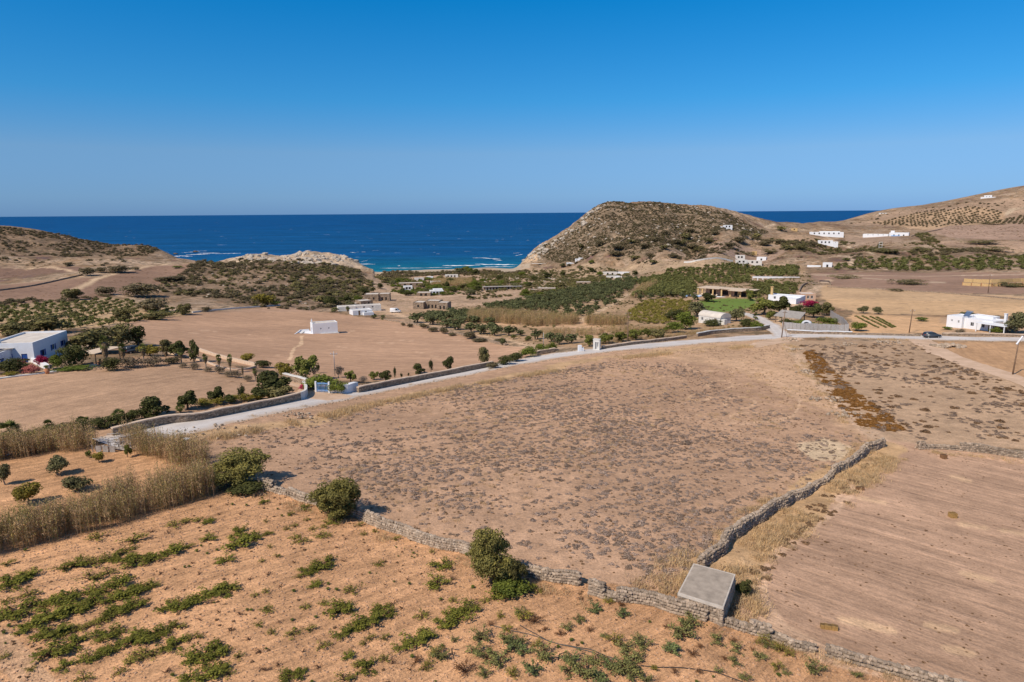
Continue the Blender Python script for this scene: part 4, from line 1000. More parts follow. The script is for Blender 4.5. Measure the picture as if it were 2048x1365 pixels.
MB().box(-.1, W+.1, .0, .14, 2.45, 2.6).obj('beam', M['white'], pg)
# --- canopy in the garden
pg, W = site('canopy', 192, 730, 243, 722, 'pale flat garden canopy on dark posts behind the tallest palm', 'canopy')
MB().box(-.3, W+.3, -.2, 3.6, 2.5, 2.62).obj('canopy_top', M['linen'], pg)
for x in (.1, W-.25):
    for y in (0, 3.2): MB().box(x, x+.15, y, y+.15, -.5, 2.497).obj('post', M['wood'], pg)
# --- right-hand white house
rt, W = site('white_house', 1892, 654, 1980, 664, 'low white house with solar panel, chimney and covered porch beyond the road', 'house')
block(rt, 0, 0, W*.36, 6, 3.3, front=((W*.1,W*.1+.5,1.6,2.2),(W*.26,W*.26+.5,1.4,2.2)), par=.15, roof='white')
block(rt, W*.36+.003, 1.0, W*.64, 6.5, 3.0, front=((W*.14,W*.14+1,.9,2),(W*.38,W*.38+1,.9,2),(W*.54,W*.54+.9,.03,2.1,'door','wood')), par=.15, roof='white', wname='wing_wall')
block(rt, W*.25, 6.0, W*.5, 3, 3.5, par=.1, roof='white', wname='rear_wall')
MB().box(W*1.0+.6, W*1.0+1.2, 4.5, 5.1, -.5, 5.0).box(W+.5, W+1.3, 4.4, 5.2, 5.0, 5.15).obj('chimney', M['white'], rt)
po = MB().box(W*.78, W*1.42, -2.6, 2.0, 2.5, 2.62).obj('porch_roof', M['white'], rt)
for x in (W*.80, W*1.1, W*1.39): MB().box(x, x+.22, -2.5, -2.28, -.6, 2.497).obj('porch_post', M['white'], rt)
MB().box(W*1.0+.01, W*1.3, 2.0, 5.5, -.8, 2.45).obj('annex_wall', M['stonewall'], rt)
sp = empty('solar_panel', (0, 0, 0)); sp.parent = rt; sp.location = (W*.36-1.2, 3.2, 3.4)
MB().add([(-.1,-1,-.1),(1.5,-1,-.1),(1.5,.4,1.1),(-.1,.4,1.1),(-.1,-.95,-.18),(1.5,-.95,-.18),(1.5,.45,1.02),(-.1,.45,1.02)], [(0,1,2,3),(7,6,5,4),(0,4,5,1),(1,5,6,2),(2,6,7,3),(3,7,4,0)]).obj('collector', M['panel'], sp)
MB().tube([(-.2,.6,1.15),(1.6,.6,1.15)], .25, 10).obj('water_tank', M['metal'], sp)
# --- table of the smaller houses
def house(name, a, b, hp, dep, label, wall='white', n=2, blocks=None, roof=None, par=.2, door=0, cat='house'):
    rt, W = site(name, a[0], a[1], b[0], b[1], label, cat); fr_ = rt.location.xy.length > 400; H = max(2.2, m(hp*(.6 if fr_ else 1), rt.location)); roof = roof or ('white_dull' if wall == 'white' else 'roof')
    block(rt, 0, 0, W, dep, H, wall, roof, par, front=auto_open(W, H, n, door=door if n > 1 and not fr_ else None, kd='opening' if fr_ or wall == 'stonewall' else 'window', w_=1.5 if fr_ else .95, z=(.2 if fr_ else .9, min(2.2, H-.5))), right=auto_open(dep, H, 1, z=(1, min(2.0, H-.5))) if dep > 4 else ())
    for (fx, fw, y, d, hf, wl, nw) in (blocks or []):
        block(rt, fx*W, y, fw*W, d, H*hf, wl, 'roof' if wl != 'white' else 'white_dull', par, front=auto_open(fw*W, H*hf, nw, kd='opening' if wl == 'stonewall' else 'window', z=(.3 if wl == 'stonewall' else .9, min(2.0, H*hf-.4))), wname='wing_wall')
    return rt
SW = 'stonewall'
HS = [
 ('stone_house',(729,603),(757,603),14,8,'brown stone house with flat roof below the bushy hill, nearest the hillside',SW,2,[(1.0,.8,1.5,7,1.0,SW,2)]),
 ('stone_ruin',(722,614),(746,613),12,7,'broken brown stone house shell just above the low white yard walls',SW,2,[(-.8,.8,2,5,.6,SW,1)]),
 ('grey_shed',(677,623),(712,623),8,6,'long low grey-roofed shed behind the dark palm at the field corner','white_dull',1,[(1.0,1.5,1,5,1.0,'white_dull',2)]),
 ('white_yard_house',(706,631),(745,630),10,6,'low white house with yard walls at the far corner of the chapel field','white',2,[(.5,.5,-2,2,.55,'white',0)]),
 ('stone_house',(826,619),(847,619),14,7,'unfinished stone house of several blocks with dark openings beside the white van',SW,1,[(1.0,1.3,3,6,1.15,SW,3),(2.3,1.0,-.5,6,1.05,SW,2)]),
 ('white_house',(808,580),(825,580),11,6,'small white cube house in front of the long stone terrace near the beach','white',2,None),
 ('stone_terrace',(798,573),(846,572),8,7,'long low stone terrace house behind the small white cube house',SW,3,None),
 ('stone_house',(833,593),(861,592),9,7,'low stone house adjoining a taller white one in the middle of the hamlet',SW,2,None),
 ('white_house',(862,591),(888,589),14,7,'taller white two-block house in the middle of the hamlet','white',3,[(.3,.7,4,5,1.25,'white',2)]),
 ('white_house',(853,559),(866,559),8,5,'white cottage end among dark bushes just behind the beach','white',1,[(-1.4,1.4,1,4,.6,SW,2)]),
 ('stone_house',(890,555),(916,554),7,6,'pale stone cottage with white pillar behind the beach, left of the tall bushes','white_dull',3,None),
 ('white_house',(862,569),(882,568),4.5,5,'flat pale green-roofed outbuilding beside the brown reeds of the hamlet','white_dull',1,None),
 ('stone_house',(830,562),(848,561),5,6,'pale-roofed stone outbuilding above the long stone terrace','white_dull',1,None),
 ('stone_house',(1074,584),(1111,584),9,6,'small flat-roofed stone house right of the long slatted building',SW,2,[(-.35,.35,.8,4,.6,SW,1)]),
 ('stone_house',(1152,571),(1181,571),7,6,'low stone house on the green slope above the olive grove',SW,2,None),
 ('stone_house',(1206,550),(1234,550),7,7,'stone half of the long low house under the headland','white_dull',2,None),
 ('white_house',(1235,550),(1265,549),8,7,'white half of the long low house under the headland','white',1,None),
 ('white_house',(1214,559),(1244,558),6,5,'half white, half stone shed in front of the long low house','white_dull',2,[(.55,.3,-1,1,1.1,'white',0)]),
 ('white_house',(1133,532),(1155,531),10,7,'lower left of two white villas at the foot of the headland','white',3,None),
 ('white_house',(1157,522),(1180,520),10,7,'upper right of two white villas at the foot of the headland','white',3,[(-.3,.3,1,4,.6,'white',1)]),
 ('stone_house',(1030,532),(1046,532),6,6,'tiny stone house on the knoll between beach and modern stone villa','white_dull',1,None),
 ('white_house',(1447,456),(1464,456),8,7,'white house high on the right shoulder of the headland','white',2,[(-.6,.5,1,4,.45,'white',1)]),
 ('stone_house',(1471,517),(1489,518),9,7,'upper grey stone house of the farm above the big orchard','white_dull',2,None),
 ('stone_house',(1471,526),(1494,526),8,6,'lower left grey stone house of the farm above the big orchard','white_dull',2,None),
 ('stone_house',(1495,527),(1522,527),9,6,'lower right grey stone house of the farm above the big orchard','white_dull',2,None),
 ('white_house',(1513,522),(1531,522),12,7,'white cube house at the right of the stone farm','white',1,None),
 ('rust_wall_house',(1504,510),(1513,510),11,4,'small rust-orange house wall behind the stone farm','ochre',0,None),
 ('white_house',(1645,535),(1662,536),14,9,'plain white cube house standing alone by the green strip','white',1,[(-1.7,1.5,2,4,.3,'white',0)]),
 ('white_villa',(1619,469),(1681,466),7,10,'long white villa at the far end of the track, near the sea','white',6,[(.3,.6,4,6,1.35,'white',4)]),
 ('white_villa',(1636,487),(1663,488),9,9,'white villa with shaded porch below the long villa','white',3,[(1.0,.35,-1,5,.6,'white',1)]),
 ('stone_hut',(1582,461),(1594,462),6,6,'small tan stone hut on the saddle left of the white villas','ochre',1,None),
 ('white_villa',(1778,473),(1812,474),12,10,'white villa with blue pool wall on the right slope','white',3,[(-1.4,1.35,2,8,.55,'white',4),(.05,.2,4,3,1.5,'white',0)]),
 ('white_house',(1968,396),(1981,396),8,10,'white house alone high on the right skyline','white',2,[(-.4,1.9,-8,4,.25,'white',0)]),
 ('stone_hut',(1715,522),(1724,522),5,4,'dark little stone shelter beside the curved track','stonewall',1,None),
 ('white_house',(1758,429),(1772,429),4,6,'tiny pale house on the ridge at the far right of the sea','white_dull',2,None),
 ('pink_house',(1601,602),(1631,602),14,7,'pink-walled house with white roof behind the red bougainvillea','pinkwall',3,None),
]
for h in HS: house(*h)
rt = [o for o in D.objects if o.get('label', '').startswith('white villa with blue pool')][0]
MB().box(2, 12, -1.2, -.5, -1, 1.0).obj('pool_wall', M['paleblue'], rt)
# --- long slatted building
rt, W = site('slatted_building', 966, 582, 1045, 592, 'long low building with grey slatted roof on many posts below the knoll', 'building')
for k in range(14): MB().box(k*W/13-.15, k*W/13+.15, 0, .3, -.8, 2.4).obj('post', M['white_dull'], rt)
MB().box(-.2, W+.2, 4.0, 4.4, -.8, 2.4).obj('back_wall', M['stonewall'], rt)
for k in range(26): MB().box(k*W/26+.04, (k+1)*W/26-.04, -.6, 4.6, 2.41, 2.55).obj('roof_slat', M['wood_grey'], rt)
# --- modern stone villa with slabs
rt, W = site('stone_villa', 1064, 534, 1111, 538, 'modern stone villa with dark glass and thin slab roofs at the bay', 'villa')
block(rt, W*.3, 2, W*.5, 7, 3.0, SW, 'grey', .0, front=((1,3,.3,2.5,'opening'),(4,6,.3,2.5,'opening')))
MB().box(-.5, W*.45, -1, 5, 3.25, 3.5).obj('slab_roof', M['roof'], rt)
MB().box(W*.45+.01, W+.5, -2, 6, 3.5, 3.75).obj('slab_roof', M['grey'], rt)
for x in (0, W*.4, W*.7, W): MB().box(x-.2, x+.2, -.6, -.2, -1, 3.24).obj('pillar', M[SW], rt)
# --- villa with pergola by the lawn
rt, W = site('pergola_villa', 1394, 592, 1503, 596, 'long villa with pale slatted pergola roof above the green lawn', 'villa')
block(rt, W*.08, 5, W*.5, 4.5, 2.9, 'pinkwall', 'roof', 0, front=((2,5,.2,2.4,'opening'),(8,11,.2,2.4,'opening'),(14,16.5,.2,2.4,'opening')))
block(rt, W*.70, 3.2, W*.22, 5, 2.9, 'ochre', 'roof', 0, front=((1.5,4,.1,2.4,'opening'),), wname='wing_wall')
for nm, x0, x1, y0, y1, z in (('roof', 0, .42, -.5, 10, 3.35), ('roof', .42, 1, 1.5, 9.5, 3.25), ('roof', .60, .86, -2, 1.45, 3.15)):
    nsl = 14 if x1-x0 > .3 else 8
    for k in range(nsl): MB().box(W*(x0+(x1-x0)*k/nsl)+.02, W*(x0+(x1-x0)*(k+1)/nsl)-.03, y0, y1, z, z+.16).obj('roof_panel', M['linen'], rt)
for x in (.02, .10, .30, .46, .62, .80, .98): MB().box(W*x-.3, W*x+.3, -.2, .3, -.8, 3.1).obj('pillar', M['ochre'], rt)
MB().box(-3, W*.55, -3.5, -.6, -1, .15).obj('terrace', M['white'], rt)
MB().box(-4.5, 4, -5.5, -3.6, -1, .05).obj('pool', M['paleblue'], rt)
for i in range(4):
    t = empty('sun_lounger', (0, 0, 0)); q = rt.matrix_basis @ Vector((2.5+i*2.4, -2.6, .15)); t.location = q; t.rotation_euler = (0, 0, rt.rotation_euler.z)
    tag(t, 'pale sun lounger on the terrace of the pergola villa', 'sun lounger', 'sun loungers on the villa terrace')
    MB().box(0, .7, 0, 1.4, .25, .38).obj('mattress', M['linen'], t); MB().add([(0,1.4,.3),(.7,1.4,.3),(.7,1.9,.8),(0,1.9,.8),(0,1.45,.2),(.7,1.45,.2),(.7,1.95,.7),(0,1.95,.7)], [(0,1,2,3),(7,6,5,4),(0,4,5,1),(1,5,6,2),(2,6,7,3),(3,7,4,0)]).obj('backrest', M['linen'], t)
    for x, y in ((.05, .05), (.6, .05), (.05, 1.3), (.6, 1.3)): MB().box(x, x+.06, y, y+.06, 0, .25).obj('leg', M['wood'], t)
# --- vaulted white house
rt, W = site('vaulted_house', 1397, 646, 1440, 650, 'cream house with long barrel-vaulted roof beside the lawn', 'house')
Dv = 5.0; H = 2.2
block(rt, 0, 0, W, Dv, H, 'white_dull', 'roof', .05, front=((1,1.8,.8,1.8),(W-2.4,W-1.4,.02,2.0,'door','wood')))
V = []; F = []; NS = 14
for k in range(NS+1):
    a = math.pi*k/NS
    for x in (-.15, W+.15): V.append((x, Dv/2-math.cos(a)*(Dv/2+.1), H+.02+math.sin(a)*1.5))
for k in range(NS): F.append((2*k, 2*k+1, 2*k+3, 2*k+2))
F += [tuple(2*k for k in range(NS, -1, -1)), tuple(2*k+1 for k in range(NS+1))]
link(D.objects.new('vault', mesh('vault', V, F, M['roof'])), rt)
MB().box(W+.2, W+1.5, .2, 1.5, -.8, 2.0).obj('buttress', M['white_dull'], rt)
# --- long white house behind the big green trees, chimney
rt, W = site('long_white_house', 1536, 603, 1602, 606, 'long low white-roofed house behind the big green trees, with tall chimney', 'house')
block(rt, 0, 0, W, 6, 2.6, 'white', 'white', .15, front=auto_open(W, 2.6, 4))
block(rt, W*.55, -7, W*.45, 6.99, 2.4, 'white', 'white', .15, front=((1.2,2.2,.9,2.0),), wname='wing_wall')
MB().box(.2, 1.1, 2, 2.9, 2.3, 5.6).box(.05, 1.25, 1.85, 3.05, 5.6, 5.85).obj('chimney', M['ochre'], rt)
# --- thatched shade roof
rt, W = site('thatched_shelter', 1550, 645, 1600, 650, 'grey thatched lean-to roof behind the cane fence', 'shelter')
MB().add([(-.3,-.5,2.1),(W+.3,-.5,2.1),(W-1.5,5.5,3.3),(-1.2,5.5,3.3),(-.3,-.5,1.9),(W+.3,-.5,1.9),(W-1.5,5.5,3.1),(-1.2,5.5,3.1)], [(0,1,2,3),(7,6,5,4),(0,4,5,1),(1,5,6,2),(2,6,7,3),(3,7,4,0)]).obj('thatch_roof', M['thatch'], rt)
for x, y, z in ((0, 0, 1.95), (W, 0, 1.95), (-.9, 5, 3.0), (W-1.7, 5, 3.0)): MB().box(x, x+.2, y, y+.2, -.6, z).obj('post', M['wood'], rt)
# --- cane fence: every panel of canes is a part
def canefence(pts, label, h=2.3):
    L = smooth_line(gline(pts), 1.1); z = hgt(L[:, 0], L[:, 1]); rt = empty('cane_fence', (*L[0], z[0])); tag(rt, label, 'fence'); rr = random.Random(4)
    for i in range(len(L)-1):
        a, b = L[i]-L[0], L[i+1]-L[0]; za = z[i]-z[0]; zb = z[i+1]-z[0]; dx, dy = b-a; l_ = math.hypot(dx, dy); nx, ny = -dy/l_*.05, dx/l_*.05; hh = h*rr.uniform(.94, 1.04); b = a+(b-a)*.96
        MB().add([(a[0]-nx,a[1]-ny,za),(b[0]-nx,b[1]-ny,zb),(b[0]+nx,b[1]+ny,zb),(a[0]+nx,a[1]+ny,za),(a[0]-nx,a[1]-ny,za+hh),(b[0]-nx,b[1]-ny,zb+hh),(b[0]+nx,b[1]+ny,zb+hh),(a[0]+nx,a[1]+ny,za+hh)],
                 [(0,3,2,1),(4,5,6,7),(0,1,5,4),(1,2,6,5),(2,3,7,6),(3,0,4,7)]).obj('cane_panel', M['canefence'], rt)
        if i % 3 == 0: MB().tube([(a[0], a[1], za-.3), (a[0], a[1], za+h+.25)], .06, 6).obj('post', M['wood'], rt)
canefence([(1564,659),(1600,663),(1650,664),(1697,666)], 'grey cane screen fence running along the road right of the driveway')
canefence([(1697,666),(1688,652),(1672,643),(1660,634)], 'grey cane screen fence turning back from the road to the garden')
rt, W = site('vaulted_shed', 1603, 660, 1621, 661, 'small white vaulted shed peeking over the cane fence', 'shed')
b = MB().box(0, .3, 0, 1.2, -.4, 1.9).box(W-.3, W, 0, 1.2, -.4, 1.9).box(.3, W-.3, 1.0, 1.2, -.4, 2.3); 
V = []; F = []
for k in range(11):
    a = math.pi*k/10
    for y in (-.1, 1.3): V.append((W/2-math.cos(a)*(W/2+.1), y, 1.9+math.sin(a)*.8))
for k in range(11):
    a = math.pi*k/10
    for y in (-.1, 1.3): V.append((W/2-math.cos(a)*(W/2-.45), y, 1.9+math.sin(a)*.5))
for k in range(10): F += [(2*k,2*k+1,2*k+3,2*k+2),(22+2*k,24+2*k,25+2*k,23+2*k),(2*k,2*k+2,24+2*k,22+2*k),(2*k+1,23+2*k,25+2*k,2*k+3)]
F += [(0,22,23,1),(20,21,43,42)]
b.add(V, F); b.obj('arch', M['white'], rt); MB().box(.3, W-.3, .5, .56, -.3, 2.0).obj('door', M['white_dull'], rt)
# --- white arcaded wall among the orchard rows
rt, W = site('arcade_wall', 1505, 563, 1592, 566, 'long white arcaded wall between rows of orchard trees', 'wall')
mb = MB(); n_ar = 9; facade(mb, W, 3.2, [((k+.5)*W/n_ar-1.4, (k+.5)*W/n_ar+1.4, -.5, 2.2) for k in range(n_ar)], lambda u, z, i: (u, i, z), .45)
mb.box(-.1, W+.1, .45, .6, 2.2, 3.2); mb.box(-.15, W+.15, -.15, .75, 3.2, 3.42); mb.obj('arcade', M['white'], rt)
# --- ochre terrace wall with framed panels
L = smooth_line(gline([(1924,571),(1985,574),(2048,571),(2150,571)]), 4.2); z = hgt(L[:, 0], L[:, 1]); rt = empty('ochre_wall', (*L[0], z[0])); tag(rt, 'tall ochre retaining wall of framed panels in the far right field', 'wall')
for i in range(len(L)-1):
    a, b = L[i]-L[0], L[i+1]-L[0]; za = z[i]-z[0]
    for lv in (0, 1):
        A_ = Vector((*a, za+lv*1.9-.3)); B_ = Vector((*b, za+lv*1.9-.3)); d = (B_-A_).normalized(); nn_ = Vector((-d.y, d.x, 0))*.2; A2 = A_+d*.12; B2 = B_-d*.12; up = Vector((0, 0, 1.75)); o_ = nn_*(lv*6)
        MB().add([A2-nn_+o_, B2-nn_+o_, B2+nn_+o_, A2+nn_+o_, A2-nn_+up+o_, B2-nn_+up+o_, B2+nn_+up+o_, A2+nn_+up+o_], [(0,3,2,1),(4,5,6,7),(0,1,5,4),(1,2,6,5),(2,3,7,6),(3,0,4,7)]).obj('panel', M['ochre'], rt)
    MB().tube([(a[0], a[1]-.3, za-.4), (a[0], a[1]-.3, za+1.7)], .12, 5).obj('rail_post', M['terracotta'], rt)
# --- stone parking enclosure with dark net roof and car
rt, W = site('stone_enclosure', 1636, 571, 1658, 572, 'small stone enclosure with dark net roof beside the orchard track', 'enclosure')
MB().box(0, W, 0, .5, -.6, 1.3).obj('front_wall', M[SW], rt); MB().box(W+.003, W+.5, 0, 7, -.6, 1.4).obj('side_wall', M[SW], rt); MB().box(.8, W-.2, 1, 6, 2.0, 2.12).obj('net_roof', M['rubber'], rt)
for x, y in ((.9, 1.1), (W-.4, 1.1), (.9, 5.8), (W-.4, 5.8)): MB().box(x, x+.12, y, y+.12, -.5, 1.997).obj('post', M['wood'], rt)
# --- small lattice kiosk on the hillside
rt, W = site('white_shrine', 1757, 500, 1763, 500, 'thin white lattice tower on the scrubby rise below the right villas', 'tower')
Wm = max(W, 2.5)
for x in (0, Wm-.25):
    for y in (0, Wm-.25): MB().box(x, x+.25, y, y+.25, -.8, 7).obj('leg', M['white_dull'], rt)
for z_ in (2.2, 4.6, 6.8): MB().box(-.1, Wm+.1, -.1, Wm+.1, z_, z_+.2).obj('platform', M['white_dull'], rt)

# ================================================================== walls beside the road and garden
lowwall('roadside_wall', [(225,872),(262,864),(330,848),(390,843),(470,827),(540,813),(600,800)], 'long mortared stone wall with pale coping along the left of the road', 1.0, .5, cap='coping')
lowwall('gateway_wall', [(600,800),(612,796),(614,786),(608,777)], 'curved white end wall at the garden entrance with red flowers on top', 1.3, .4, 'white_dull')
lowwall('garden_wall', [(568,759),(595,766),(628,776)], 'short stone wall left of the blue gate', 1.1, .5, cap='white_dull')
lowwall('garden_wall', [(400,703),(430,713),(470,724),(512,733)], 'pale stone garden wall behind the row of shaggy palms', .7, .45, 'coping')
lowwall('garden_wall', [(512,736),(480,741),(440,737),(405,722),(330,706)], 'low kerb wall of the palm drive beside the round dry shrubs', .3, .35, 'coping')
lowwall('white_buttress', [(671,786),(690,788),(712,781)], 'sloping white plastered wall piece right of the blue gate', 1.5, .9, 'white')
lowwall('roadside_wall', [(716,786),(760,777),(800,769),(870,755),(930,744),(985,733)], 'stone roadside wall below the small cypresses of the chapel field', 1.0, .5, cap='coping')
lowwall('roadside_wall', [(1073,711),(1092,708),(1110,705)], 'short stone wall beside the dark green hedge at the road', 1.0, .5, cap='coping')
lowwall('roadside_wall', [(1204,699),(1250,692),(1300,686),(1372,677)], 'low stone roadside wall right of the grey service pillar', .7, .5, cap='coping')
lowwall('roadside_wall', [(1394,674),(1430,668),(1480,664),(1520,662),(1538,657)], 'stone wall with white coping left of the driveway mouth', 1.0, .5, cap='white_dull')
lowwall('roadside_wall', [(1574,666),(1610,668),(1650,669),(1704,670)], 'low stone wall with bright white coping in front of the cane fence', .8, .5, cap='white')
lowwall('field_wall', [(1704,670),(1760,671),(1840,673)], 'low dark rubble bank along the road left of the car', .5, .7)
lowwall('field_wall', [(1885,671),(1950,672),(2048,674),(2200,678)], 'low dark wall along the road in front of the right white house', .6, .6, cap='coping')
lowwall('field_wall', [(385,626),(430,621),(500,616),(560,612)], 'thin pale stone wall along the top of the chapel field', .6, .5, 'white_dull')
lowwall('field_wall', [(765,640),(850,654),(905,667),(960,679),(1012,692)], 'low pale stone wall along the right side of the chapel field', .7, .5)
lowwall('field_wall', [(1598,585),(1602,575),(1612,568),(1635,571)], 'curving stone wall between the orchard track and the tan field', 1.0, .7)
lowwall('field_wall', [(1655,575),(1750,579),(1900,588),(2048,601),(2200,610)], 'low dark earth-and-stone bank crossing the right fields', .55, .7)
lowwall('field_wall', [(1822,474),(1850,466),(1885,459)], 'thin dark wall climbing right from the slope villa', 1.0, .7)
lowwall('field_wall', [(-120,592),(0,582),(70,572),(165,551)], 'dark field wall crossing the brown slope at far left', .8, .8)
lowwall('field_wall', [(1368,526),(1400,523),(1465,524)], 'pale curved wall above the big orchard', 1.2, .6, 'white_dull')
lowwall('field_wall', [(1240,486),(1252,478)], 'short grey wall slanting up the headland foot', 1.2, .8)
lowwall('garden_kerb', [(-60,768),(0,757),(90,747),(190,731)], 'straight pale kerb path between house garden and bare field', .16, .9, 'white_dull')
lowwall('planter_wall', [(105,742),(150,737),(186,730)], 'low stone planter wall under the dark green bushes', .55, .4)
lowwall('planter_wall', [(0,751),(50,746),(80,741)], 'low stone planter wall below the garden hedge at left', .55, .4)
lowwall('stair_wall', [(62,722),(76,729),(95,739)], 'white stepped wall running down from the big white house', .9, .8, 'white')
lowwall('field_wall', [(-100,925),(0,912),(60,903)], 'pale low wall half hidden behind the cane thicket at left', .8, .5, 'white_dull')
# blue gate
rt, W = site('blue_gate', 634, 785, 657, 787, 'pale blue slatted wooden gate under the green climbing bush', 'gate')
for k in range(9): MB().box(k*W/9+.09, (k+1)*W/9-.09, 0, .06, .1, 1.7+.15*math.sin(k*math.pi/8)).obj('slat', M['paleblue'], rt)
for z_ in (.35, 1.55): MB().box(0, W, .062, .12, z_, z_+.15).obj('rail', M['paleblue'], rt)
for x in (-.3, W+.02): MB().box(x, x+.26, -.1, .2, -.4, 1.95).obj('gate_post', M['white'], rt)
# service pillar and white niche
rt, W = site('service_pillar', 1186, 701, 1199, 701, 'grey concrete service pillar with dark meter niche at the roadside', 'utility pillar')
mb = MB(); facade(mb, W, 2.6, [(W*.3, W*.55, .3, 2.0), (W*.62, W*.85, .9, 2.0)], lambda u, z, i: (u, i, z), .25, -.5); mb.box(0, W, .26, .9, -.5, 2.6); mb.box(-.06, W+.06, -.06, .96, 2.6, 2.75); mb.obj('pillar_body', M['white_dull'], rt)
MB().box(W*.3, W*.55, .2, .24, .3, 2.0).obj('meter_door', M['metal'], rt)
rt, W = site('white_niche', 1157, 704, 1168, 703, 'small white plastered stub wall left of the grey service pillar', 'wall stub')
MB().box(0, W*.6, 0, .7, -.4, 1.5).box(W*.6, W, .1, .6, -.4, .9).obj('stub', M['white'], rt)

# ================================================================== poles
def pole(px, py, top, label, r=.13, mat='wood', cross=True, lean=0, name='utility_pole'):
    g = G(px, py); h = m(py-top, g)/math.cos(PITCH); o = empty(name, g); tag(o, label, 'pole')
    MB().tube([(0, 0, -.4), (lean*.5, 0, h*.5), (lean, 0, h)], [r*1.2, r, r*.75], 8).obj('post', M[mat], o, smooth=True)
    if cross:
        MB().box(lean-.7, lean+.7, -.06, .06, h-.6, h-.48).obj('crossarm', M[mat], o)
        for x in (-.6, 0, .6): MB().tube([(lean+x, 0, h-.48), (lean+x, 0, h-.3)], [.05, .03], 6).obj('insulator', M['white'], o)
    return o, h
pole(1255, 690, 624, 'tall dark wooden pole standing behind the roadside wall in mid field')
o, h = pole(1563, 676, 622, 'wooden utility pole with stay at the driveway junction', lean=.5)
MB().tube([(1.6, .3, -.2), (.45, 0, h*.55)], .05, 5).obj('stay', M['wood'], o)
pole(1818, 666, 619, 'dark wooden pole in the tan field left of the car', lean=.4)
pole(1976, 586, 550, 'distant thin pole in front of the ochre wall')
pole(670, 752, 703, 'slim grey pole above the green bush at the blue gate', r=.07, mat='metal')
pole(1087, 706, 665, 'thin pale lamp pole beside the green hedge at the road', r=.06, mat='metal', cross=False)
pole(1344, 640, 624, 'short thin white pole in the yellow-green vineyard', r=.08, mat='metal', cross=False)
pole(1122, 0+552, 545, 'tiny far pole behind the beach village', r=.08, cross=False) if False else None
o, h = pole(2025, 750, 690, 'wooden pole with a slanting white lamp head at the right edge', cross=False, lean=.35, name='lamp_pole')
MB().tube([(.0, 0, h+.1), (1.1, .1, h+1.7)], [.16, .16], 8).obj('lamp_head', M['white'], o); MB().tube([(.35, 0, h-.1), (.4, 0, h+.4)], .05, 5).obj('bracket', M['metal'], o)
pole(1757+25, 488, 478, 'thin far antenna pole beside the slope villa', r=.1, cross=False)
for i, (px, py) in enumerate([(1423,1108),(1445,1092),(1495,1050),(1552,1010)]):
    g = G(px, py); o = MB().tube([(0, 0, -.2), (.03, .02, 1.5)], [.025, .02], 6).obj('fence_stake', M['wood'], None, loc=g)
    tag(o, 'thin rusty fence stake beside the field wall above the hut', 'stake', 'fence stakes along the diagonal field wall')

